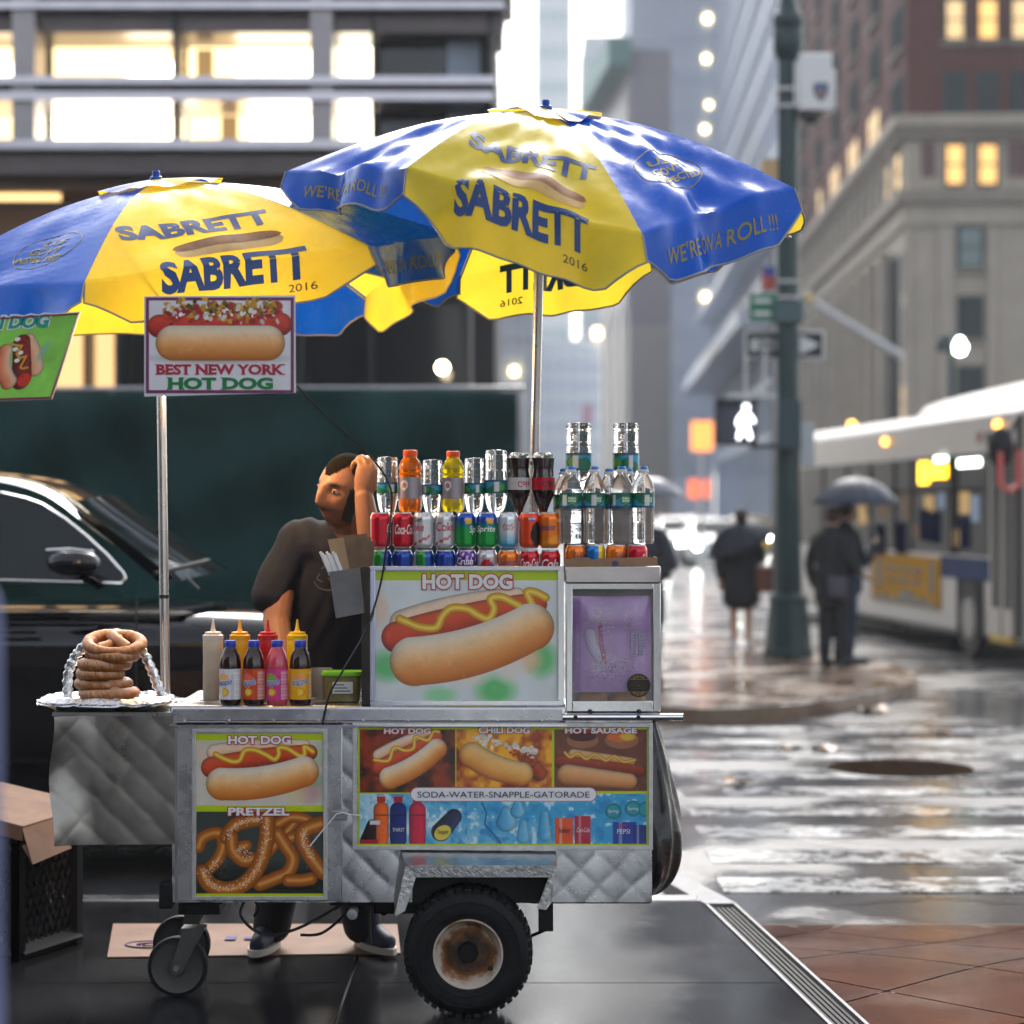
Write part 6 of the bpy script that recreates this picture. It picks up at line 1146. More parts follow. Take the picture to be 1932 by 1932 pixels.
# ------------------------------------------------------------------ people
def blob(m_, name, mat, parent, voxel, smooth_it=3, colf=None):
    """one continuous skin grown over the overlapping volumes in m_"""
    me = bpy.data.meshes.new('tmp'); me.from_pydata(m_.v, [], m_.f); o = bpy.data.objects.new('tmp', me); COL.objects.link(o)
    rm_ = o.modifiers.new('r', 'REMESH'); rm_.mode = 'VOXEL'; rm_.voxel_size = voxel
    if smooth_it: sm_ = o.modifiers.new('s', 'SMOOTH'); sm_.factor = .5; sm_.iterations = smooth_it
    dg = bpy.context.evaluated_depsgraph_get(); ev = o.evaluated_get(dg); nm = bpy.data.meshes.new_from_object(ev)
    V = np.empty(len(nm.vertices) * 3); nm.vertices.foreach_get('co', V); V = V.reshape(-1, 3); bpy.data.objects.remove(o); bpy.data.meshes.remove(me)
    off = WPOS[parent.name] if parent is not None else Vector((0, 0, 0))
    if colf is not None:
        ca = nm.color_attributes.new('Col', 'FLOAT_COLOR', 'POINT'); a = np.ones((len(V), 4), np.float32); a[:, :3] = colf(V); ca.data.foreach_set('color', a.ravel())
    nm.vertices.foreach_set('co', (V - np.array(off)).ravel()); nm.update(); nm.name = name
    nm.materials.clear(); nm.materials.append(mat); nm.shade_smooth()
    r_ = bpy.data.objects.new(name, nm); COL.objects.link(r_); r_.parent = parent; WPOS[r_.name] = off; return r_
def chain(m_, pts, rs, n=14, sub=4):
    P_ = smooth_curve(pts, sub); k = len(pts) - 1; out = []
    for i in range(len(P_)):
        t = i / sub; j = min(int(t), k - 1); f = t - j; a = rs[j]; b = rs[j + 1]
        if isinstance(a, tuple) or isinstance(b, tuple):
            a = a if isinstance(a, tuple) else (a, a); b = b if isinstance(b, tuple) else (b, b); out.append((a[0] + (b[0] - a[0]) * f, a[1] + (b[1] - a[1]) * f))
        else: out.append(a + (b - a) * f)
    P_ = [Vector(p) for p in P_]
    def sc(r_, k_): return tuple(x * k_ for x in r_) if isinstance(r_, tuple) else r_ * k_
    mn = lambda r_: min(r_) if isinstance(r_, tuple) else r_
    d0 = (P_[0] - P_[1]).normalized(); d1 = (P_[-1] - P_[-2]).normalized()
    P2 = [P_[0] + d0 * mn(out[0]) * .7, P_[0] + d0 * mn(out[0]) * .4] + P_ + [P_[-1] + d1 * mn(out[-1]) * .4, P_[-1] + d1 * mn(out[-1]) * .7]; r2 = [sc(out[0], .4), sc(out[0], .8)] + out + [sc(out[-1], .8), sc(out[-1], .4)]
    m_.tube(P2, r2, n, ref=(0, 1, 0))
def ball(m_, c, r_, mt=None, n=14):
    vs = []; fs = []
    for i in range(n + 1):
        for j in range(n * 2):
            a = math.pi * i / n; b = math.pi * j / n; p = Vector((math.sin(a) * math.cos(b) * r_[0], math.sin(a) * math.sin(b) * r_[1], math.cos(a) * r_[2])); vs.append(Vector(c) + (mt @ p if mt else p))
    w = n * 2
    for i in range(n):
        for j in range(w): fs.append((i * w + j, (i + 1) * w + j, (i + 1) * w + (j + 1) % w, i * w + (j + 1) % w))
    m_.add(vs, fs)
def G(x, c, s): return np.exp(-((x - c) / s) ** 2)
def head_mesh(m_, HM, nu=72, nv=54):
    th_ = np.linspace(0, math.pi, nv + 1)[:, None]; ph = np.linspace(0, 2 * math.pi, nu, endpoint=False)[None, :]
    x = .076 * np.sin(th_) * np.cos(ph); y = .096 * np.sin(th_) * np.sin(ph) + 0 * x; z = .12 * np.cos(th_) + 0 * x
    low = np.clip(-z / .12, 0, 1); x = x * (1 - .22 * low ** 1.6); y = np.where(y < 0, y * (1 - .05 * low), y * (1 - .3 * low))
    front = np.clip(-y / .06, 0, 1) ** 1.5
    y = y - front * (.031 * G(x, 0, .0145) * np.clip(G(z, -.018, .026) + .45 * G(z, .012, .022), 0, 1))           # nose
    y = y - front * .009 * (G(x, .012, .009) + G(x, -.012, .009)) * G(z, -.028, .011)                            # nostrils
    y = y + front * .012 * (G(x, .033, .017) + G(x, -.033, .017)) * G(z, .012, .014)                            # eye sockets
    y = y - front * .007 * G(x, 0, .055) * G(z, .034, .012)                                                     # brow
    y = y - front * .005 * (G(x, .048, .02) + G(x, -.048, .02)) * G(z, -.022, .022)                             # cheek bones
    y = y + front * .004 * (G(x, .045, .015) + G(x, -.045, .015)) * G(z, -.06, .02)
    y = y - front * .008 * G(x, 0, .026) * (G(z, -.056, .008) + G(z, -.072, .008)); y = y + front * .005 * G(x, 0, .026) * G(z, -.064, .004)
    y = y - front * .011 * G(x, 0, .024) * G(z, -.1, .018)                                                      # chin
    vs = [HM @ Vector((float(a), float(b), float(c))) for a, b, c in zip(x.ravel(), y.ravel(), z.ravel())]
    m_.add(vs, [(i * nu + j, (i + 1) * nu + j, (i + 1) * nu + (j + 1) % nu, i * nu + (j + 1) % nu) for i in range(nv) for j in range(nu)])
    for s in (1, -1): ball(m_, HM @ Vector((s * .075, .008, .0)), (.011, .02, .034), HM.to_3x3(), 8)
skinm = M('skin', rough=.45, attr=True, spec=.4, sss=.05, bump=.15, bscale=90)
# --- vendor
vd = thing('person', 'vendor in a charcoal t-shirt leaning on the cart with a hand at his temple', 'person', (-.75, 7.65, 0))
HM = Matrix.Translation(at(651, 927, 7.34)) @ Matrix.Rotation(R(-40), 4, 'Z') @ Matrix.Rotation(R(13), 4, 'Y') @ Matrix.Rotation(R(6), 4, 'X') @ Matrix.Scale(1.09, 4)
b_ = MB(); head_mesh(b_, HM)
nk = at(655, 1015, 7.42)
chain(b_, [HM @ Vector((0, .02, -.06)), (HM @ Vector((0, .03, -.11))) * .5 + nk * .5, nk], [.06, .06, .066])
chain(b_, [nk, at(640, 1060, 7.46), at(622, 1150, 7.5), at(612, 1250, 7.56), at(606, 1350, 7.6)], [(.075, .07), (.16, .1), (.165, .11), (.16, .12), (.165, .115)], 20)
chain(b_, [at(690, 1035, 7.42), at(640, 1040, 7.44), at(560, 1022, 7.44)], [.07, .08, .07])
chain(b_, [at(556, 1025, 7.44), at(530, 1100, 7.4), at(522, 1172, 7.35)], [.062, .056, .048]); chain(b_, [at(522, 1172, 7.35), at(530, 1230, 7.28), at(545, 1290, 7.18)], [.048, .044, .03])
chain(b_, [at(545, 1290, 7.18), at(553, 1312, 7.14)], [(.034, .02), (.04, .017)])
for k in range(4): p = at(540 + k * 9, 1313, 7.13); chain(b_, [p, p + Vector((.004 * k - .004, -.035, -.004)), p + Vector((.006 * k - .006, -.06, -.016))], [.0095, .009, .008], 8, 2)
p = at(572, 1308, 7.15); chain(b_, [at(560, 1300, 7.16), p, p + Vector((.02, -.03, -.008))], [.012, .011, .009], 8, 2)
chain(b_, [at(688, 1035, 7.42), at(704, 1075, 7.32), at(713, 1100, 7.22)], [.06, .054, .046]); chain(b_, [at(713, 1100, 7.22), at(704, 1040, 7.2), at(694, 985, 7.19), at(686, 932, 7.19)], [.047, .046, .04, .031])
chain(b_, [at(686, 932, 7.19), at(690, 905, 7.185), at(695, 884, 7.185)], [(.031, .024), (.04, .02), (.041, .017)])
for pts in ([(683, 880, 0), (675, 870, .01), (667, 874, .025), (664, 884, .035)], [(692, 876, 0), (686, 863, .015), (676, 864, .035), (671, 874, .05)], [(702, 880, 0), (698, 865, .025), (688, 864, .05), (682, 874, .065)], [(708, 889, .0), (709, 876, .03), (701, 872, .055), (694, 880, .065)], [(702, 925, .0), (712, 912, .01), (713, 898, .025)]): chain(b_, [at(u, v, 7.185 + d) for u, v, d in pts], [.0098, .0095, .009, .0078][:len(pts)], 8, 3)
for s, hx_, kx, ax_ in ((-1, 585, 545, 512), (1, 628, 660, 684)): chain(b_, [at(hx_, 1370, 7.62), at(kx, 1570, 7.62), at(ax_, 1762, 7.74)], [.085, .062, .045])
HI = HM.inverted(); HIn = np.array(HI)
def vcol(V):
    L = np.c_[V, np.ones(len(V))] @ HIn.T; x, y, z = L[:, 0], L[:, 1], L[:, 2]; near = (np.abs(x) < .11) & (np.abs(y) < .125) & (np.abs(z) < .135); c = np.ones((len(V), 3)) * np.array((.4, .185, .095)); n_ = RNG.normal(0, 1, len(V)) * .02
    def mixm(m, col):
        m = np.clip(m, 0, 1)[:, None] * near[:, None]; return c * (1 - m) + np.array(col) * m
    hair = np.clip((z - (.058 - np.clip(y + .02, 0, .1) * 1.0 + 22 * np.clip(x, -.07, .07) ** 2 * (y < -.03)) + n_ * .2) / .008, 0, 1)
    ear = (np.abs(x) > .073) & (np.abs(z) < .04) & (np.abs(y - .008) < .03); hair = np.where(ear, 0, hair)
    fr_ = np.clip(-y / .05, 0, 1)
    c[:] = mixm(.35 * fr_ * (G(z, -.03, .03) * G(np.abs(x), .035, .03)), (.5, .2, .12))
    c[:] = mixm(.75 * np.clip((-.036 - z) / .02, 0, 1) * np.clip((-y + .05) / .05, 0, 1), (.1, .06, .045))     # stubble
    c[:] = mixm(.95 * fr_ * G(x, 0, .036) * G(z, -.047, .009), (.035, .025, .02))                                # moustache
    c[:] = mixm(.7 * fr_ * G(x, 0, .022) * (G(z, -.058, .005) + G(z, -.07, .005)), (.4, .13, .09))             # lips
    c[:] = mixm(1.3 * fr_ * G(np.abs(x), .034, .019) * G(z, .034 - .1 * (np.abs(x) - .034), .0075), (.012, .008, .006))  # eyebrows
    c[:] = mixm(.75 * fr_ * G(np.abs(x), .033, .017) * G(z, .006, .013), (.12, .045, .025))
    c[:] = mixm(hair * .96, (.012, .008, .006)); return c
vb = blob(b_, 'body', skinm, vd, .0052, 2, vcol)
hc_ = MB(); head_mesh(hc_, Matrix.Identity(4)); nh = 72 * 55; hv = np.array(hc_.v[:nh]); hmask = hv[:, 2] > (.056 - np.clip(hv[:, 1] + .02, 0, .1) * 1.0 + 22 * np.clip(hv[:, 0], -.07, .07) ** 2 * (hv[:, 1] < -.03))
hm2 = MB(); hm2.v = [tuple(HM @ Vector((p[0] * 1.03, p[1] * 1.025, p[2] * 1.025))) for p in hv]; hm2.f = [f for f in hc_.f if max(f) < nh and all(hmask[i] for i in f)]; hm2.build('hair', M('buzz_hair', (.012, .009, .007), .95, spec=.1, bump=.6, bscale=220), vd, smooth=80)
eyew = M('eye_white', (.6, .55, .5), .25); iris = M('iris', (.03, .015, .008), .15)
for s in (-1, 1):
    e = MB(); ball(e, HM @ Vector((s * .031, -.0735, .0125)), (.0125, .0115, .0095), HM.to_3x3(), 10); eo = e.build('eye', eyew, vd); e = MB(); ball(e, HM @ Vector((s * .031 + .003, -.0835, .0125)), (.0056, .0025, .0056), HM.to_3x3(), 8); e.build('iris', iris, eo)
    e = MB(); chain(e, [HM @ Vector((s * .031 + d, -.0815 + 14 * d * d, .0195 - 8 * d * d)) for d in (-.013, 0, .013)], [.003, .0045, .003], 8); e.build('eyelid', M('eyelid_skin', (.33, .15, .08), .5), vd)
shirtm = M('charcoal_cotton', (.026, .028, .038), .9, spec=.15, bump=.12, bscale=50)
s_ = MB(); chain(s_, [at(655, 1012, 7.43), at(640, 1046, 7.46), at(622, 1140, 7.49), at(612, 1240, 7.55), at(606, 1340, 7.59)], [(.1, .088), (.165, .118), (.165, .128), (.172, .14), (.185, .14)], 22)
chain(s_, [at(684, 1042, 7.42), at(640, 1044, 7.44), at(560, 1020, 7.44)], [.084, .098, .086]); chain(s_, [at(562, 1020, 7.44), at(535, 1070, 7.41), at(508, 1132, 7.38)], [.074, .068, (.076, .07)]); chain(s_, [at(680, 1040, 7.42), at(700, 1072, 7.34)], [.075, .07])
# folds
fo = MB(); fo.v = s_.v; fo.f = s_.f
sh = blob(s_, 'shirt', shirtm, vd, .011, 4)
Vs = np.empty(len(sh.data.vertices) * 3); sh.data.vertices.foreach_get('co', Vs); Vs = Vs.reshape(-1, 3); nr = np.array([v.normal for v in sh.data.vertices]); ph2 = 3 * np.sin(Vs[:, 0] * 9) + 2 * np.sin(Vs[:, 2] * 7 + 1); fold = .004 * np.sin(Vs[:, 2] * 16 + Vs[:, 0] * 31 + ph2) + .003 * np.sin(Vs[:, 0] * 55 - Vs[:, 2] * 25 + ph2 * 1.7) * np.sin(Vs[:, 2] * 9); sh.data.vertices.foreach_set('co', (Vs + nr * fold[:, None]).ravel()); sh.data.update()
printg = M('shirt_print', (.1, .1, .105), .8)
for pts in ([(628, 1068), (640, 1060), (655, 1066), (650, 1080), (640, 1078)], [(640, 1085), (652, 1092), (668, 1086)], [(615, 1090), (622, 1102), (640, 1108), (660, 1104)], [(626, 1076), (620, 1086), (630, 1092)]):
    m_ = MB(); m_.tube([at(q[0] - 22, q[1] + 6, 7.318) for q in smooth_curve(pts, 5)], (.0022), 5); m_.build('print', printg, sh)
trm = M('navy_trousers', (.015, .017, .024), .8, bump=.2, bscale=30); s_ = MB()
for hx_, kx, ax_ in ((585, 545, 512), (628, 660, 684)): chain(s_, [at(hx_, 1365, 7.61), at(kx, 1570, 7.62), at(ax_, 1752, 7.74)], [.1, .08, .07])
chain(s_, [at(606, 1310, 7.58), at(606, 1380, 7.61)], [(.185, .135), (.18, .13)]); blob(s_, 'trousers', trm, vd, .014, 3)
for u0, dx, dy in ((512, -.03, -.2), (686, .1, -.17)):
    a = at(u0, 1775, 7.78); a.z = .055; m_ = MB(); tip = a + Vector((dx, dy, -.012)); chain(m_, [a + Vector((0, .03, .03)), a + Vector((dx * .3, dy * .3, .012)), tip], [(.045, .05), (.045, .042), (.038, .028)]); so = blob(m_, 'shoe', M('navy_shoe', (.012, .02, .04), .6), vd, .008, 2)
    m_ = MB(); d = Vector((dx, dy, 0)); L_ = d.length; d.normalize(); w = Vector((-d.y, d.x, 0)); ring = [(a + d * (-.05 + (L_ + .09) * (.5 - .5 * math.cos(t)) ) + w * (.048 * math.sin(t))) for t in np.linspace(0, 2 * math.pi, 24, endpoint=False)]; ring = [Vector((p.x, p.y, 0)) for p in ring]; loft([[p + Vector((0, 0, z)) for p in ring] for z in (.013, .036)]).build('sole', M('white_sole', (.55, .5, .44), .6), so)
ph_ = MB(); mt = Matrix.Translation(at(662, 954, 7.225)) @ Matrix.Rotation(R(-12), 4, 'Z') @ Matrix.Rotation(R(20), 4, 'Y') @ Matrix.Rotation(R(10), 4, 'X'); ph_.box((-.02, -.005, -.06), (.02, .005, .06), mat=mt); tag(ph_.build('black_slab', M('slab_black', (.008, .008, .009), .25), None, bevel=.004), 'black mobile phone held between the vendor\'s cheek and hand', 'phone')  # thin black box set between the cheek and the forearm
# --- generic bystanders
def figure(label, X, Y, z0, H, face, coat, coat_len, legs, hair, arms, shoe, skin=(.45, .27, .19), skirt=False, group=None, build=1., hairlen=.06, loc_w=None):
    t_ = thing('person', label, 'person', (X, Y, z0), group); s = H / 1.75; ca, sa = math.cos(face), math.sin(face)
    def p(x, y, z): return Vector((X + s * (x * ca - y * sa), Y + s * (x * sa + y * ca), z0 + s * z))      # local: face towards -y
    hm = Matrix.Translation(p(0, -.02, 1.63)) @ Matrix.Rotation(face, 4, 'Z') @ Matrix.Scale(s, 4); m_ = MB(); head_mesh(m_, hm, 40, 30); chain(m_, [p(0, 0, 1.56), p(0, .02, 1.42)], [.052 * s, .058 * s])
    chain(m_, [p(0, .02, 1.45), p(0, .01, 1.2), p(0, .02, .95)], [(.14 * s, .09 * s), (.14 * s, .1 * s), (.15 * s, .11 * s)], 16); chain(m_, [p(-.17, .02, 1.4), p(.17, .02, 1.4)], [.06 * s, .06 * s])
    for sg_ in (-1, 1): chain(m_, [p(sg_ * .08, .02, .95), p(sg_ * .09, 0, .5), p(sg_ * .09, .03, .08)], [.085 * s, .06 * s, .042 * s]); chain(m_, [p(sg_ * .09, .03, .05), p(sg_ * .1, -.16, .03)], [.04 * s, .032 * s])
    el = []
    for sg_, (e, w) in zip((-1, 1), arms):
        chain(m_, [p(sg_ * .18, .02, 1.4), p(*e), p(*w)], [.055 * s, .045 * s, .03 * s]); el.append((p(*e), p(*w)))
        d = Vector((p(*w) - p(*e))).normalized(); wv = p(*w); chain(m_, [wv, wv + d * .07 * s], [(.03 * s, .02 * s), (.036 * s, .016 * s)])
        for k in range(4): q = wv + d * .07 * s + Vector((ca, sa, 0)) * ((k - 1.5) * .017 * s); chain(m_, [q, q + d * .035 * s + Vector((0, 0, -.01)), q + d * .05 * s + Vector((0, 0, -.028))], [.009 * s] * 3, 6, 2)
        q = wv + d * .03 * s + Vector((ca, sa, 0)) * (-sg_ * .035 * s); chain(m_, [q, q + d * .035 * s], [.011 * s, .009 * s], 6, 2)
    HI_ = np.array(hm.inverted())
    def cf(V):
        L = np.c_[V, np.ones(len(V))] @ HI_.T; c = np.ones((len(V), 3)) * np.array(skin); h = ((L[:, 2] > .05 - L[:, 1] * .9) & (np.abs(L[:, 0]) < .12) & (L[:, 2] > -.09) & (L[:, 2] < .16) & (np.abs(L[:, 1]) < .14)); c[h] = hair; return c
    blob(m_, 'body', skinm, t_, .011, 1, cf)
    m_ = MB(); hc = p(0, .012, 1.66); ball(m_, hc, (.086 * s, .1 * s, .105 * s), None, 10)
    if hairlen > .1: chain(m_, [p(0, .08, 1.64), p(0, .1, 1.64 - hairlen)], [(.08 * s, .05 * s), (.07 * s, .03 * s)])
    V_ = m_.v; fwd = Vector((sa, -ca, 0)); 
    m_.v = [tuple(Vector(q) + fwd * (-.5 * max(0., (Vector(q) - hc).dot(fwd) - .045 * s)) + Vector((0, 0, max(0., .015 * s) if (Vector(q) - hc).dot(fwd) > .03 * s else 0))) for q in V_]
    blob(m_, 'hair', M('hair_%d' % int(hair[0] * 1000), hair, .6, bump=.4, bscale=60), t_, .013, 1)
    m_ = MB(); b = build; chain(m_, [p(-.16, .02, 1.4), p(0, .02, 1.43), p(.16, .02, 1.4)], [.075 * s, .085 * s, .075 * s]); chain(m_, [p(0, .02, 1.5), p(0, .02, 1.38), p(0, .015, 1.15), p(0, .02, 1.0), p(0, .02, coat_len)], [(.09 * s, .075 * s), (.19 * s * b, .115 * s), (.185 * s * b, .13 * s), (.19 * s * b, .14 * s), ((.2 if not skirt else .22) * s * b, .15 * s)], 20)
    for sg_, (e, w) in zip((-1, 1), el): chain(m_, [p(sg_ * .17, .02, 1.39), e, e + (w - e) * .9], [.075 * s, .062 * s, .05 * s])
    blob(m_, 'coat', M('coat_%s' % label, coat, .8, bump=.25, bscale=18, var=.2), t_, .016, 3)
    if legs is not None:
        m_ = MB()
        for sg_ in (-1, 1): chain(m_, [p(sg_ * .08, .02, .95), p(sg_ * .09, 0, .5), p(sg_ * .09, .03, .09)], [.105 * s, .08 * s, .065 * s])
        blob(m_, 'trousers', M('legs_%s' % label, legs, .8), t_, .016, 2)
    for sg_ in (-1, 1): m_ = MB(); chain(m_, [p(sg_ * .09, .06, .05), p(sg_ * .095, -.06, .045), p(sg_ * .1, -.2, .035)], [.05 * s, .048 * s, .036 * s]); blob(m_, 'shoe', M('shoe_%s' % label, shoe, .4), t_, .012, 1)
    return t_, p
def hand_umbrella(label, c, r_, h, tilt, hand, mat):
    u_ = thing('hand_umbrella', label, 'umbrella', hand); mt = Matrix.Translation(c) @ Matrix.Rotation(tilt[0], 4, 'X') @ Matrix.Rotation(tilt[1], 4, 'Y'); 
    for k in range(8):
        m_ = MB(); m_.grid(lambda a, b: mt @ Vector((lambda an, rr_: (rr_ * math.cos(an), rr_ * math.sin(an), h * (1 - b ** 2.1)))(2 * math.pi * (k + a) / 8, r_ * b * (1 - .05 * math.sin(math.pi * a) * b))), 6, 9); m_.build('canopy_panel', mat, u_, smooth=60, solid=.003)
        m_ = MB(); an = 2 * math.pi * k / 8; m_.tube([mt @ Vector((r_ * b * math.cos(an), r_ * b * math.sin(an), h * (1 - b ** 2.1) - .01)) for b in np.linspace(.02, 1, 7)], .004, 5); m_.build('rib', galv, u_)
    m_ = MB(); m_.tube([mt @ Vector((0, 0, h + .06)), mt @ Vector((0, 0, h - .1)), Vector(hand)], .007, 8); m_.build('shaft', galv, u_); m_ = MB(); m_.tube([Vector(hand) + Vector((0, 0, .05)), Vector(hand), Vector(hand) - Vector((0, 0, .07)), Vector(hand) + Vector((.03, 0, -.1))], .014, 8); m_.build('handle', dark, u_)
umbm = M('dark_nylon', (.025, .028, .04), .4, spec=.3, translucent=.1); black = (.012, .012, .014)
YP = 21.6; sP = YP / FPX
xw = (1572 - 966) * sP; xm = (1606 - 966) * YP / FPX
t1, p1 = figure('woman in a black jacket with a shoulder bag under the blue-grey umbrella', xw, YP, 0, 1.62, R(150), (.014, .014, .015), .72, (.012, .012, .013), (.05, .022, .014), [((-.26, .05, 1.1), (-.2, -.18, 1.05)), ((.27, .02, 1.12), (.23, -.06, .86))], (.012, .012, .014), group='people waiting on the far corner')
t2, p2 = figure('man in navy holding the blue-grey umbrella on the far corner', xm, YP + .35, 0, 1.68, R(110), (.013, .015, .022), .8, (.02, .03, .06), (.06, .025, .015), [((-.24, -.1, 1.12), (-.1, -.3, 1.3)), ((.28, -.06, 1.1), (.16, -.3, .95))], (.01, .012, .02), group='people waiting on the far corner')
hand_umbrella('blue-grey umbrella over the couple on the far corner', at(1616, 952, YP + .1), .46, .28, (0, 0), p2(-.1, -.34, 1.34), M('bluegrey_nylon', (.04, .05, .075), .4, spec=.3, translucent=.1))
pb = MB(); c = at(1580, 1107, YP - .22); pb.box((c.x - .09, c.y - .04, c.z - .11), (c.x + .09, c.y + .04, c.z + .1)); hb_ = thing('handbag', 'small purple-grey shoulder bag on the woman under the blue-grey umbrella', 'bag', c); pb.build('body', M('plum_leather', (.05, .045, .065), .4), hb_, bevel=.02); pb = MB(); pb.tube([c + Vector((-.08, 0, .1)), c + Vector((-.05, .1, .45)), c + Vector((0, .2, .5)), c + Vector((.08, 0, .1))], .008, 6); pb.build('strap', dark, hb_)
YQ = 24.6; t3, p3 = figure('woman in a knee-length black coat with bare legs and white shoes', (1398 - 966) * YQ / FPX, YQ, 0, 1.6, R(175), black, .58, None, (.02, .012, .01), [((-.26, .0, 1.12), (-.16, -.2, 1.2)), ((.28, .02, 1.12), (.26, -.04, .86))], (.65, .65, .68), skirt=True, group='people waiting on the far corner', build=1.12)
hand_umbrella('dark umbrella tipped over the woman in the black coat', at(1398, 1022, YQ + .1), .42, .26, (R(18), R(-24)), p3(-.16, -.24, 1.24), umbm)
c = at(1442, 1092, YQ - .1); hb2 = thing('handbag', 'brown leather bag beside the woman in the black coat', 'bag', c); pb = MB(); pb.box((c.x - .1, c.y - .05, c.z - .16), (c.x + .1, c.y + .05, c.z + .14)); pb.build('body', M('brown_leather', (.12, .045, .025), .45), hb2, bevel=.03); pb = MB(); pb.tube([c + Vector((-.07, 0, .13)), c + Vector((-.03, 0, .27)), c + Vector((.03, 0, .27)), c + Vector((.07, 0, .13))], .01, 6); pb.build('strap', dark, hb2)
YD = 19.4; t4, p4 = figure('person in a dark coat half hidden behind the drinks stand', (1218 - 966) * YD / FPX, YD, 0, 1.68, R(160), (.03, .03, .042), .6, (.015, .015, .018), (.03, .02, .015), [((-.26, .0, 1.12), (-.1, -.2, 1.25)), ((.28, .02, 1.12), (.27, -.04, .86))], black, group='people waiting on the far corner')
hand_umbrella('grey umbrella showing just right of the water bottles', at(1232, 936, YD), .3, .17, (0, 0), p4(-.1, -.24, 1.3), M('grey_nylon', (.14, .15, .18), .35))
c = at(1250, 1066, YD - .1); hb3 = thing('handbag', 'black bag hanging beside the person behind the drinks stand', 'bag', c); pb = MB(); pb.box((c.x - .08, c.y - .05, c.z - .13), (c.x + .08, c.y + .05, c.z + .12)); pb.build('body', dark, hb3, bevel=.03); pb = MB(); pb.tube([c + Vector((-.06, 0, .11)), c + Vector((-.05, 0, .35)), c + Vector((.04, 0, .11))], .008, 6); pb.build('strap', dark, hb3)
# ------------------------------------------------------------------ black SUV in the road
YV = 9.9; VX = lambda u: (u - 966) * YV / FPX
suv = thing('parked_suv', 'glossy black SUV standing in the road behind the cart', 'car', (VX(150), YV + .9, ZR))
paintb = M('black_car_paint', (.003, .003, .005), .06, spec=.35, coat=.6); chrome = M('chrome', (.75, .74, .72), .1, 1.); cglass = M('car_glass', (.006, .012, .012), .04, spec=.5)
x_r, x_w, x_f = -5.2, VX(322), VX(322) + 1.28            # rear, windscreen base, nose
def crosssec(x):
    k = 0 if x < x_w else min(1, (x - x_w) / (x_f - x_w)); hood = 1.105 - .075 * k ** 1.5; tuck = .32 * max(0, (k - .72) / .28) ** 2.2; sh_ = hood - .06; lo = .14 + .12 * max(0, (k - .8) / .2)
    half = [(.07 + tuck, lo), (.015 + tuck, lo + .12), (.0 + tuck, .62), (.012 + tuck, sh_ - .2), (.0 + tuck, sh_ - .1), (.035 + tuck, sh_ - .02), (.1 + tuck, hood - .012), (.3 + tuck, hood + .012), (.95, hood + .04)]
    return half + [(1.9 - a, b) for a, b in half[-2::-1]]
m_ = MB(); xs_ = list(np.linspace(x_r, x_w, 14)) + list(np.linspace(x_w + .05, x_f, 18)); secs = [[Vector((x, YV + a, ZR + b + .0)) for a, b in crosssec(x)] for x in xs_]; n = len(secs[0])
m_.add([p for s in secs for p in s], [(i * n + j, (i + 1) * n + j, (i + 1) * n + j + 1, i * n + j + 1) for i in range(len(secs) - 1) for j in range(n - 1)] + [tuple(range(n)), tuple((len(secs) - 1) * n + j for j in range(n - 1, -1, -1))])
for i, p in enumerate(m_.v): m_.v[i] = (p[0], p[1], p[2] + .12)
m_.build('body', paintb, suv, smooth=50)
# greenhouse: pillars and roof as one shell with openings filled by glass
zb_ = fz(1104, YV); zt_ = fz(897, YV)
def gh(t, s):      # roof-line in the side plane; t 0 rear .. 1 windscreen base, near side s=0, far s=1
    pts = smooth_curve([(x_r, zb_ - .02), (x_r + .15, zt_ - .06), (x_r + .8, zt_), (VX(-260), zt_ + .01), (VX(-60), zt_), (VX(60), fz(925, YV)), (VX(150), fz(985, YV)), (VX(235), fz(1045, YV)), (VX(300), fz(1098, YV))], 5); i = t * (len(pts) - 1); j = min(int(i), len(pts) - 2); f = i - j; q = pts[j] * (1 - f) + pts[j + 1] * f
    ins = .055 + .2 * max(0, (q[1] - zb_) / (zt_ - zb_)); return q, ins
m_ = MB()
def ghp(a, b):
    q, ins = gh(a, 0); w = [0, .0, .03, .2, .5, .8, .97, 1., 1.]; k = b * 8; j = min(int(k), 7); f = k - j; s = w[j] * (1 - f) + w[j + 1] * f
    y = YV + ins + (1.9 - 2 * ins) * s; bulge = .03 * math.sin(math.pi * s) + (-.015 if s < .02 or s > .98 else 0); front = .09 * math.sin(math.pi * s) * max(0, (a - .72) / .28)
    return (q[0] + front, y, q[1] + bulge)
m_.grid(ghp, 44, 8); m_.build('roof', paintb, suv, smooth=50)
def sideglass(pts, name='side_window', d=0.): # polygon in (u,v)
    m_ = MB(); P_ = []
    for u, v in pts: z = fz(v, YV); ins = .045 + .2 * max(0, (z - zb_) / (zt_ - zb_)); P_.append((VX(u), YV + ins + d, z))
    m_.add(P_, [tuple(range(len(P_)))]); return m_.build(name, cglass, suv, smooth=0)
win_ = [(-70, 1101), (-70, 926), (-20, 929), (30, 940), (62, 951), (110, 980), (150, 1010), (195, 1048), (228, 1082), (233, 1092), (226, 1101)]
sideglass([(-330, 1101), (-300, 932), (-70, 924), (-68, 924), (-60, 925), (-20, 929), (30, 940), (62, 951), (110, 980), (150, 1010), (195, 1048), (228, 1082), (236, 1094), (226, 1103)])
m_ = MB(); m_.tube([(VX(u), YV + .04 + .2 * max(0, (fz(v, YV) - zb_) / (zt_ - zb_)), fz(v, YV)) for u, v in win_[1:] + [(120, 1099), (15, 1096), (-70, 1094), (-330, 1092)]], .007, 8); m_.build('chrome_trim', chrome, suv)
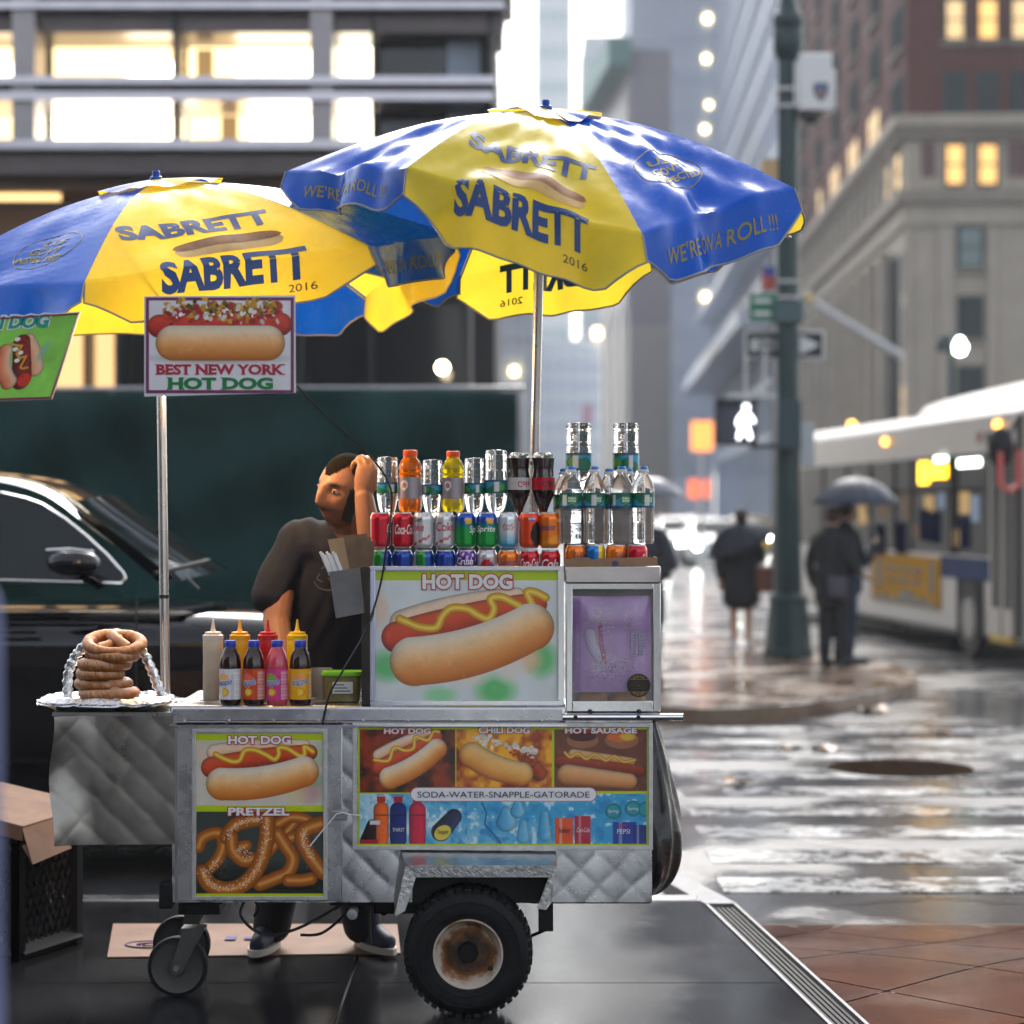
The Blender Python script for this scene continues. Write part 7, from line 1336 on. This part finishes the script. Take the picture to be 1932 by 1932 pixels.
m_ = MB(); m_.box((VX(-75), YV + .05, zb_), (VX(-60), YV + .09, fz(925, YV))); m_.build('door_pillar', dark, suv)
# windscreen
m_ = MB(); m_.grid(lambda a, b: (VX(112 + (318 - 112) * b) + .1 * math.sin(math.pi * a) * (.4 + .6 * b) + .03, YV + .22 - .1 * b + (1.46 + .2 * b) * a, fz(945 + (1098 - 945) * b ** .95, YV) + .03 * math.sin(math.pi * a)), 14, 12); m_.build('windscreen', cglass, suv, smooth=60)
m_ = MB(); m_.tube([(VX(285), YV + .1, fz(1084, YV)), (VX(372), YV + .4, fz(1062, YV))], .012, 6); m_.build('wiper', dark, suv)
m_ = MB(); ball(m_, (VX(148), YV - .12, fz(1060, YV)), (.125, .09, .065)); m_.tube([(VX(165), YV - .08, fz(1082, YV)), (VX(180), YV + .08, fz(1100, YV))], .035, 8); mi = m_.build('wing_mirror', paintb, suv, smooth=60)
m_ = MB(); m_.tube([(VX(100), YV - .13, fz(1037, YV)), (VX(150), YV - .2, fz(1034, YV)), (VX(190), YV - .16, fz(1040, YV))], .008, 6); m_.build('mirror_trim', chrome, mi)
for u in (-75, 257): m_ = MB(); m_.tube([(VX(u), YV - .001 + (0 if v > 1200 else .008), fz(v, YV)) for v in (1125, 1200, 1350, 1520)], .005, 5); m_.build('door_seam', dark, suv)
m_ = MB(); m_.tube([(VX(-30), YV - .02, fz(1190, YV)), (VX(20), YV - .03, fz(1189, YV)), (VX(70), YV - .02, fz(1190, YV))], .014, 8); m_.build('door_handle', paintb, suv)
m_ = MB(); m_.box((x_r + .9, YV - .08, fz(1590, YV)), (VX(230), YV + .06, fz(1560, YV))); m_.build('running_board', M('running_board', (.25, .26, .3), .3, .7), suv, bevel=.01)
m_ = MB(); m_.tube([(VX(345), YV + .08, fz(1088, YV)), (VX(375), YV + .02, fz(1112, YV))], .006, 5); m_.build('hood_seam', dark, suv)
for x in (x_f - .92, x_f - 3.75):
    c = Vector((x, YV + .09, ZR + .385)); m_ = MB(); m_.lathe([(.42, -.085), (.001, -.084)], c, 36, 'y', cap=False); m_.build('wheel_arch', dark, suv)
    m_ = MB(); m_.lathe([(.25, -.1), (.27, -.125), (.36, -.125), (.385, -.1), (.385, .1), (.36, .12)], c, 40, 'y', cap=False); w = m_.build('wheel', rubber, suv, smooth=40); m_ = MB(); m_.lathe([(.26, -.11), (.24, -.1), (.22, -.07), (.06, -.09), (.001, -.1)], c, 20, 'y', cap=False); m_.build('rim', chrome, w, smooth=30)
m_ = MB(); m_.box((x_r + .5, YV + .1, ZR + .14), (x_f - .3, YV + 1.8, ZR + .3)); m_.build('underbody', dark, suv)
for k in (0, 1): m_ = MB(); ball(m_, (x_f - .12, YV + .32 + 1.26 * k, ZR + .85), (.14, .16, .08)); m_.build('headlight', M('lamp_lens', (.6, .6, .65), .1, spec=.8), suv)
# ------------------------------------------------------------------ bus
bus = thing('city_bus', 'white city bus with a yellow advert pulling up at the far corner', 'bus', (5.4, 28, ZR))
whitep = M('bus_white', (.5, .46, .42), .35, spec=.3, coat=.0, var=.06, vscale=1); bglass = M('bus_glass', (.02, .02, .022), .4, spec=.06)
def bY(u): return 27.7 * 1100 / (u - 600)
def bp_(Y, z, o=0.): return Vector((5.39 - .0918 * (Y - 24) - o * .996, Y - o * .0914, z))
def bpart2(name, Y0, Y1, z0, z1, o0, o1, mat, bevel=0., par=None):
    m_ = MB(); m_.add([bp_(Y, z, o) for o in (o1, o0) for Y, z in ((Y0, z0), (Y1, z0), (Y1, z1), (Y0, z1))], [(0, 1, 2, 3), (7, 6, 5, 4), (0, 4, 5, 1), (1, 5, 6, 2), (2, 6, 7, 3), (3, 7, 4, 0)]); return m_.build(name, mat, par or bus, smooth=30 if bevel else 0, bevel=bevel)
YF, YR = 22.9, 35.0
def bz(v, u): return 1.6 + (960 - v) * bY(u) / FPX
bpart2('body', YF, YR, .12, 2.68, -2.5, 0, whitep, .06)
m_ = MB(); m_.grid(lambda a, b: bp_(YF + .05 + (YR - YF - .1) * b, 2.66 + (.24 + .12 * max(0, 1 - b * 2.4)) * math.sin(math.pi * a) ** .5, -2.48 * a - .01), 16, 20); m_.build('roof', whitep, bus, smooth=60)
m_ = MB(); m_.grid(lambda a, b: bp_(YF + .1 + 5.2 * b, 2.8 + (.36 - .1 * b ** 2) * (min(1, (1 - b) / .08) ** .5 if b > .9 else 1) * math.sin(math.pi * min(1, max(0, a))) ** .4, -.25 - 2.0 * a), 16, 14); m_.build('roof_unit', whitep, bus, smooth=60)
bpart2('windows', bY(1865), bY(1512), 1.06, 2.236, -.02, .012, bglass)
for u in (1555, 1600, 1645, 1690, 1722, 1797, 1806): bpart2('window_post', bY(u) - .05, bY(u) + .05, 1.06, 2.236, .0, .02, M('post_black', (.04, .038, .036), .7, spec=0.))
bpart2('window_rail', bY(1860), bY(1560), 1.8, 1.84, .0, .018, M('post_black', (.04, .038, .036), .7, spec=0.))
ledo = M('orange_led', (1, .6, .05), .5, emit=(1, .48, .01), estr=3.2); ledw = M('bus_light', (.9, 1, .9), .5, emit=(.85, 1, .85), estr=4)
bpart2('route_sign', bY(1789), bY(1752), bz(902, 1770), bz(876, 1770), .012, .03, ledo); bpart2('route_sign', bY(1754), bY(1738), bz(913, 1746), bz(872, 1746), .012, .03, ledo)
bpart2('interior_light', bY(1852), bY(1812), bz(880, 1830), bz(866, 1830), .012, .03, ledw); bpart2('interior_light', bY(1788), bY(1768), bz(870, 1778), bz(862, 1778), .012, .03, ledw)
seatb = M('bus_seat', (.012, .018, .05), .8, spec=0.)
for u, v in ((1745, 960), (1765, 965), (1820, 975), (1700, 985), (1660, 990)): bpart2('seat', bY(u + 12), bY(u - 8), bz(v + 60, u), bz(v, u), .012, .02, seatb)
yel = M('advert_yellow', (.7, .34, .01), .6, spec=.05)
busin = [M('bus_glow_' + k, c_, .8, spec=0., emit=c_, estr=e) for k, c_, e in (('warm', (.3, .2, .09), .5), ('cool', (.12, .15, .2), .5), ('dim', (.1, .07, .05), .4))]
for k, (u, v, w, h) in enumerate([(1755, 935, 9, 40), (1778, 925, 6, 34), (1715, 930, 8, 50), (1822, 925, 10, 44), (1842, 935, 7, 50), (1670, 940, 9, 40), (1630, 945, 8, 44), (1580, 950, 8, 40), (1735, 990, 12, 26), (1815, 1000, 14, 30)]): bpart2('interior_glow', bY(u + w), bY(u - w), bz(v + h, u), bz(v, u), .012, .016, busin[k % 3])  # faint glow patches on the glass stand in for the lit interior
ad = bpart2('advert', bY(1775), bY(1647), .36, 1.0, 0, .02, yel); adt = M('advert_brown', (.08, .06, .03), .5)
for u0, u1, z0, z1 in ((1676, 1690, .8, .85), (1694, 1704, .8, .85), (1708, 1722, .79, .85), (1726, 1742, .79, .85), (1678, 1690, .66, .7), (1693, 1718, .66, .7), (1722, 1742, .65, .7)): bpart2('print_bar', bY(u1), bY(u0), z0, z1, .02, .024, adt, par=ad)
for u0, u1 in ((1658, 1666), (1757, 1766)): bpart2('print_block', bY(u1), bY(u0), .55, .95, .02, .024, adt, par=ad)
rr = random.Random(4)
for k in range(14): u = 1652 + k * 8.6; bpart2('skyline_block', bY(u + 8.4), bY(u), .37, .42 + rr.random() * .16, .02, .024, adt, par=ad)
bpart2('blue_stripe', bY(1868), bY(1777), .78, 1.03, 0, .015, M('bus_blue', (.02, .05, .15), .6, spec=.1)); bpart2('blue_stripe', bY(1640), bY(1545), .78, 1.03, 0, .015, M('bus_blue', (.02, .05, .15), .6, spec=.1))
c = bp_(bY(1833), .33, -.06); ax = Vector((-.996, -.0914, 0))
def disc(r0, r1, o0, o1, mat, name, par=bus, n=32):
    m_ = MB(); x = Vector((-.0914, .996, 0)); vs = [c + ax * o + x * (r_ * math.cos(a)) + Vector((0, 0, r_ * math.sin(a))) for r_, o in ((r0, o0), (r1, o1)) for a in np.linspace(0, 2 * math.pi, n, endpoint=False)]; m_.add(vs, [(j, (j + 1) % n, n + (j + 1) % n, n + j) for j in range(n)] + [tuple(n + j for j in range(n))]); return m_.build(name, mat, par, smooth=30)
bpart2('wheel_arch', bY(1856), bY(1806), .1, .86, -.02, .012, M('arch_black', (.004, .004, .004), .8)); wq = disc(.45, .44, .0, .09, rubber, 'wheel'); disc(.26, .24, .0, .1, M('bus_rim', (.12, .11, .11), .4, .6), 'rim', wq)
dm = M('door_frame', (.3, .27, .25), .4, .5)
for u0, u1 in ((1872, 1892), (1895, 1916)):
    d_ = bpart2('door', bY(u1), bY(u0), .2, 2.3, 0, .03, dm); bpart2('door_glass', bY(u1 - 3), bY(u0 + 4), .5, 2.2, .03, .036, bglass, par=d_)
bpart2('door_step', bY(1914), bY(1874), .12, .2, 0, .05, M('step_yellow', (.6, .4, .03), .5)); bpart2('front_pillar', YF + .02, bY(1918), .2, 2.6, 0, .012, bglass)
amb = M('amber_marker', (1, .5, .1), .4, emit=(1, .42, .05), estr=3)
for u, v in ((1673, 833), (1885, 801)): p = bp_(bY(u), bz(v, u), .02); m_ = MB(); ball(m_, p, (.05, .05, .05), None, 8); m_.build('marker_lamp', amb, bus)
p = bp_(bY(1570), 2.84, -.3); m_ = MB(); ball(m_, p, (.06, .06, .06), None, 8); m_.build('marker_lamp', amb, bus)
for u, w, m2 in ((1848, 5, M('crest_red', (.3, .06, .03), .5)), (1864, 4, blackp)): p0 = bY(u + w); bpart2('crest', bY(u + w), bY(u - w), bz(835, u), bz(815, u), .0, .006, m2)
p = bp_(YF - .3, 2.25, .35); m_ = MB(); ball(m_, p, (.14, .1, .22)); m_.tube([p, bp_(YF, 2.6, .05)], .03, 8); m_.build('wing_mirror', blackp, bus)
# bicycle-rack style red and white hook rack hanging off the front mirror
rk = MB(); q0 = at(1905, 870, 22.5); rk.tube([q0 + Vector((-.1, 0, .1)), q0 + Vector((-.1, 0, -.25)), q0 + Vector((0, 0, -.32)), q0 + Vector((.1, 0, -.25)), q0 + Vector((.1, 0, .12))], .035, 8); rk.build('mirror_arm', M('red_white', (.6, .12, .1), .5), bus)
bpart2('skirt', bY(1860), YR, .1, .13, -2.3, -.05, dark); 
for Yq in (bY(1833), YR - 3): m_ = MB(); cc = bp_(Yq, .33, -2.2); m_.lathe([(.45, -.12), (.45, .12), (.2, .13)], cc, 24, 'x', cap=False); m_.build('wheel', rubber, bus)
m_ = MB(); m_.lathe([(.45, -.12), (.45, .1), (.2, .11)], bp_(YR - 3, .33, -.2), 24, 'x'); m_.build('wheel', rubber, bus)
# ------------------------------------------------------------------ lamp pole with signs
YL = 23.0; SLp = FPX / YL; lx = (1487 - 966) / SLp; green = M('pole_green', (.012, .035, .036), .4, spec=.5, var=.2, vscale=5)
pole = thing('lamp_pole', 'dark green cast iron street pole on the far corner carrying signs and signals', 'lamp post', (lx, YL, 0))
def lz(v): return 1.6 - (v - 960) / SLp
m_ = MB(); m_.lathe([(.27, 0), (.27, .06), (.25, .1), (.235, .3), (.205, .55), (.2, .6), (.215, .62), (.2, .66), (.15, .7)], (lx, YL, 0), 8); m_.build('base', green, pole, smooth=20)
m_ = MB(); m_.lathe([(.15, .7), (.135, 1.2), (.125, 2.5), (.12, lz(600)), (.105, lz(110))], (lx, YL, 0), 20); m_.build('shaft', green, pole, smooth=40)
m_ = MB(); m_.lathe([(.1, lz(118)), (.13, lz(108)), (.16, lz(92)), (.165, lz(60)), (.15, lz(55)), (.165, lz(48)), (.16, lz(30)), (.12, lz(22)), (.085, lz(0)), (.08, lz(-120))], (lx, YL, 0), 20); m_.build('collar', green, pole, smooth=30)
def lb(name, u0, v0, u1, v1, y0, y1, mat, par=None, bevel=0.): m_ = MB(); m_.box(((u0 - 966) / SLp, YL + y0, lz(v1)), ((u1 - 966) / SLp, YL + y1, lz(v0))); return m_.build(name, mat, par or pole, bevel=bevel, smooth=30 if bevel else 0)
lb('clamp', 1457, 572, 1512, 612, -.17, .17, M('clamp_teal', (.06, .1, .11), .5), bevel=.02); lb('control_box', 1463, 756, 1506, 850, -.24, -.1, M('box_blue', (.02, .045, .06), .5), bevel=.015)
lb('bracket', 1372, 742, 1482, 750, -.03, .03, galv); lb('bracket', 1415, 838, 1470, 846, -.03, .03, green)
for u in (1404, 1440): lb('bracket', u, 660, u + 5, 745, -.02, .02, galv)
for v in (560, 530, 200, 168): lb('band', 1464, v, 1510, v + 5, -.125, .125, galv)
def flat_sign(name, label, u0, v0, u1, v1, mat, y=-.2): a = (u0 - 966) / SLp; t_ = thing(name, label, 'sign', ((u0 + u1) / 2 / SLp - 966 / SLp, YL + y, lz(v1))); lb('plate', u0, v0, u1, v1, y, y + .02, mat, t_, .004); return t_
sgm = M('street_sign_green', (.005, .14, .06), .4); bw = M('sign_white', (.75, .75, .75), .4)
t_ = flat_sign('one_way_sign', 'black and white one way sign with an arrow on the street pole', 1407, 622, 1559, 676, bw, .13); lb('face', 1411, 626, 1555, 672, .122, .129, M('sign_black', (.01, .01, .012), .4), t_)
m_ = MB(); Z = YL + .118; m_.add([((u - 966) / SLp, Z, lz(v)) for u, v in ((1420, 638), (1512, 638), (1512, 630), (1549, 649), (1512, 668), (1512, 660), (1420, 660))], [(0, 1, 2, 3, 4, 5, 6)]); m_.build('arrow', bw, t_, smooth=0)
m_ = MB(); textfit(m_, 'ONE WAY', (1428, -658, 1512, -640), lambda x, q: ((x - 966) / SLp, YL + .112, lz(-q)), .03); m_.build('lettering', M('sign_black', (.01, .01, .012), .4), t_, smooth=0)
t_ = flat_sign('street_name_sign', 'green street name sign on the left of the street pole', 1412, 556, 1466, 608, sgm, -.1)
for v in (566, 590): lb('print_bar', 1420, v, 1452, v + 6, -.104, -.1, bw, t_)
t_ = flat_sign('street_name_sign', 'small green street sign edge showing right of the street pole', 1506, 556, 1520, 598, sgm, .1)
t_ = flat_sign('regulation_sign', 'red white and blue street sign half hidden behind the pole under the umbrella', 1440, 500, 1466, 545, M('sign_red2', (.5, .08, .06), .4), .14); lb('face', 1442, 500, 1466, 518, .135, .139, M('sign_blue2', (.06, .09, .35), .4), t_)
t_ = flat_sign('notice_sign', 'plain pale grey sign plate on the right of the street pole', 1506, 796, 1542, 880, M('pale_plate', (.5, .52, .55), .4), .2)
ps = thing('walk_signal', 'pedestrian signal showing a lit white walking figure', 'traffic signal', ((1384 - 966) / SLp, YL, lz(840)))
lb('housing', 1346, 760, 1423, 840, -.3, -.08, M('signal_black', (.012, .012, .02), .5), ps, .02); lb('lens', 1352, 766, 1417, 834, -.305, -.3, M('signal_lens', (.03, .03, .06), .25), ps); lb('visor', 1344, 757, 1425, 762, -.42, -.3, M('signal_black', (.012, .012, .02), .5), ps)
man = M('walk_white', (1, 1, 1), .5, emit=(.9, .97, 1), estr=2.2); m_ = MB(); yq = YL - .312
def mp(u, v): return Vector(((u - 966) / SLp, yq, lz(v)))
m_.tube([mp(1402, 766), mp(1402, 775)], .032, 10); chain(m_, [mp(1401, 783), mp(1399, 800)], [.045, .038], 10); chain(m_, [mp(1399, 800), mp(1404, 812), mp(1409, 828)], [.028, .024, .02], 8); chain(m_, [mp(1398, 800), mp(1393, 812), mp(1388, 828)], [.028, .024, .02], 8); chain(m_, [mp(1404, 782), mp(1412, 792), mp(1416, 798)], [.02, .018, .016], 8); chain(m_, [mp(1398, 782), mp(1389, 792), mp(1386, 803)], [.02, .018, .016], 8); m_.build('walking_figure', man, ps)
cam_ = thing('camera_box', 'white police camera box with a blue shield emblem on the street pole', 'camera', ((1535 - 966) / SLp, YL, lz(215)))
lb('housing', 1503, 106, 1565, 214, -.18, .12, M('box_white', (.7, .7, .7), .4), cam_, .02); lb('side_cover', 1496, 120, 1503, 200, -.14, .1, M('box_white', (.7, .7, .7), .4), cam_, .01); lb('side_cover', 1565, 135, 1573, 210, -.14, .1, M('box_white', (.7, .7, .7), .4), cam_, .01); lb('mount', 1508, 214, 1550, 222, -.1, .06, dark, cam_)
m_ = MB(); ball(m_, mp(1530, 222) + Vector((0, .25, 0)), (.1, .1, .09), None, 10); m_.build('dome', M('smoked_dome', (.01, .01, .012), .08, spec=.8), cam_)
m_ = MB(); m_.add([Vector(((u - 966) / SLp, YL - .184, lz(v))) for u, v in ((1530, 161), (1537, 164), (1544, 160), (1551, 164), (1558, 161), (1559, 178), (1554, 190), (1544, 199), (1534, 190), (1529, 178))], [tuple(range(10))]); sh2 = m_.build('emblem', M('emblem_gold', (.35, .24, .06), .4), cam_, smooth=0)
m_ = MB(); m_.add([Vector(((u - 966) / SLp, YL - .187, lz(v))) for u, v in ((1532, 164), (1544, 163), (1556, 164), (1557, 177), (1552, 188), (1544, 196), (1536, 188), (1531, 177))], [tuple(range(8))]); m_.build('emblem_field', M('emblem_blue', (.05, .1, .3), .4), sh2, smooth=0)
m_ = MB(); m_.add([Vector(((u - 966) / SLp, YL - .189, lz(v))) for u, v in ((1544, 170), (1551, 180), (1548, 188), (1540, 188), (1537, 180))], [tuple(range(5))]); m_.build('emblem_crest', M('emblem_tan', (.3, .17, .08), .4), sh2, smooth=0)
# second street lamp, flagpole
YZ = 46.; t_ = thing('street_lamp', 'lit street lamp with a white globe beyond the bus', 'lamp post', at(1795, 1130, YZ)); a = at(1795, 700, YZ); m_ = MB(); m_.tube([Vector((a.x, YZ, ZR)), Vector((a.x, YZ, at(0, 650, YZ).z)), at(1790, 632, YZ)], [.12, .08, .06], 12); m_.build('shaft', green, t_)
m_ = MB(); m_.tube([at(1776, 640, YZ), at(1795, 628, YZ), at(1810, 632, YZ)], .04, 8); m_.build('arm', green, t_); m_ = MB(); m_.lathe([(.001, -.16), (.09, -.13), (.14, -.02), (.15, .03), (.08, .08), (.06, .18), (.001, .2)], at(1811, 655, YZ), 16, cap=False); m_.build('globe', M('lamp_globe', (1, 1, .9), .5, emit=(1, .97, .82), estr=12), t_)
m_ = MB(); m_.lathe([(.1, -.1), (.15, 0), (.1, .14), (.03, .25)], at(1777, 655, YZ), 14); m_.build('lamp_head', green, t_)
t_ = thing('flagpole', 'slanted white flagpole reaching out from the stone building', 'flagpole', at(1697, 670, 70)); m_ = MB(); m_.tube([at(1697, 670, 72), at(1528, 565, 68)], [.13, .09], 10); m_.build('shaft', M('flagpole_white', (.7, .7, .72), .4), t_); m_ = MB(); ball(m_, at(1527, 563, 68), (.16, .16, .16), None, 8); m_.build('finial', gold, t_)
sign_box('hanging_sign', 'tan hanging sign behind the tip of the higher umbrella', 'sign', 1440, 300, 1504, 360, 24.5, M('tan_sign', (.5, .33, .16), .5))
t_ = thing('street_lamp', 'dark unlit street lamp far off beside the umbrella pole', 'lamp post', at(911, 1000, 60)); m_ = MB(); m_.tube([at(911, 1115, 60), at(911, 660, 60)], [.2, .12], 10); m_.build('shaft', green, t_); m_ = MB(); m_.lathe([(.1, -.5), (.35, -.1), (.3, .3), (.05, .55)], at(913, 640, 60), 12); m_.build('lamp_head', green, t_); m_ = MB(); ball(m_, at(905, 680, 60), (.16, .16, .16), None, 8); m_.build('globe', M('lamp_globe', (1, 1, .9), .5), t_)
# ------------------------------------------------------------------ traffic far down the street
headl = M('headlight_glow', (1, 1, .95), .4, emit=(.95, 1, .92), estr=45); tailm = M('tail_glow', (1, .2, .05), .4, emit=(1, .18, .04), estr=6)
def carf(label, u, v, col, tail=False, w=1.8, name='car'):
    Y = 1.72 * FPX / (v - 960); x = (u - 966) * Y / FPX; t_ = thing(name, label, 'car', (x, Y, ZR), 'cars far down the street'); c = lambda a, b, d: Vector((x + a, Y + d, ZR + b)); pm = M('paint_%s' % label[:14], col, .2, coat=.6)
    secs = []
    for d, ww, h in ((0, .78, .62), (.1, .88, .78), (1.0, .9, .92), (1.3, .9, .95), (2.0, .82, 1.4), (2.4, .8, 1.45), (3.6, .8, 1.42), (4.3, .88, 1.0), (4.5, .84, .9)): secs.append([c(-w / 1.8 * ww, .25, d), c(-w / 1.8 * ww, .7 if h < 1 else .85, d), c(-w / 1.8 * (ww if h < 1 else ww * .75), h, d), c(w / 1.8 * (ww if h < 1 else ww * .75), h, d), c(w / 1.8 * ww, .7 if h < 1 else .85, d), c(w / 1.8 * ww, .25, d)])
    loft([s[::-1] for s in secs]).build('body', pm, t_, smooth=40, bevel=.03)
    m_ = MB(); m_.add([c(-.68, .98, 1.3), c(.68, .98, 1.3), c(.6, 1.38, 1.93), c(-.6, 1.38, 1.93)], [(0, 1, 2, 3)]); m_.build('windscreen', cglass, t_, smooth=0)
    for sg_ in (-1, 1):
        m_ = MB(); ball(m_, c(sg_ * .62, .66, 0), (.13, .06, .09), None, 8); m_.build('headlight' if not tail else 'tail_light', tailm if tail else headl, t_)
        for d in (.85, 3.6): m_ = MB(); m_.lathe([(.31, -.1), (.31, .1), (.15, .11)], c(sg_ * .8, .31, d), 18, 'x'); m_.build('wheel', rubber, t_)
carf('white car with bright headlights just right of the water bottles', 1292, 1062, (.6, .6, .62)); carf('silver car with lit headlights left of the woman in the black coat', 1358, 1072, (.4, .42, .45)); carf('dark car with its lights on farther down the street', 1330, 1038, (.1, .1, .12)); carf('yellow cab far off with its lights on behind the lamp pole', 1425, 1045, (.6, .38, .03), name='taxi'); carf('car with red tail lights at the end of the street', 1268, 1022, (.2, .05, .04), True)
m_ = MB()
# ------------------------------------------------------------------ passers-by cut by the frame
figure('blurred passer-by in a blue-grey raincoat at the left edge of the picture', -.788, 2.35, 0, 1.9, R(100), (.12, .15, .3), .5, (.03, .03, .05), (.03, .02, .015), [((-.24, .03, 1.12), (-.2, .04, .84)), ((.24, .03, 1.12), (.2, .04, .84))], black, build=1.2)
figure('blurred passer-by in a long dark coat at the lower right edge of the picture', .965, 3.05, 0, 1.72, R(-60), (.008, .008, .009), .35, (.01, .01, .012), (.02, .014, .01), [((-.2, .04, 1.12), (-.15, .05, .86)), ((.2, .04, 1.12), (.15, .05, .86))], black, skirt=True, build=1.25)
# ------------------------------------------------------------------ rain haze in the street canyon
hm_ = bpy.data.materials.new('rain_haze'); hm_.use_nodes = True; t = hm_.node_tree; t.nodes.remove(t.nodes['Principled BSDF'])
pv = t.nodes.new('ShaderNodeVolumePrincipled'); pv.inputs['Color'].default_value = (.86, .92, 1, 1); pv.inputs['Density'].default_value = .0006; pv.inputs['Anisotropy'].default_value = .35
pv.inputs['Density Attribute'].default_value = ''; hm_.cycles.homogeneous_volume = True
t.links.new(pv.outputs[0], t.nodes['Material Output'].inputs['Volume'])
m_ = MB(); m_.box((-92, -15, -1.2), (92, 712, 142)); hz = m_.build('haze', hm_, None, smooth=0); hz['kind'] = 'stuff'; hz['label'] = 'pale rain haze filling the street canyon'; hz.display_type = 'WIRE'
SC.cycles.volume_bounces = 0; SC.cycles.volume_step_rate = 10
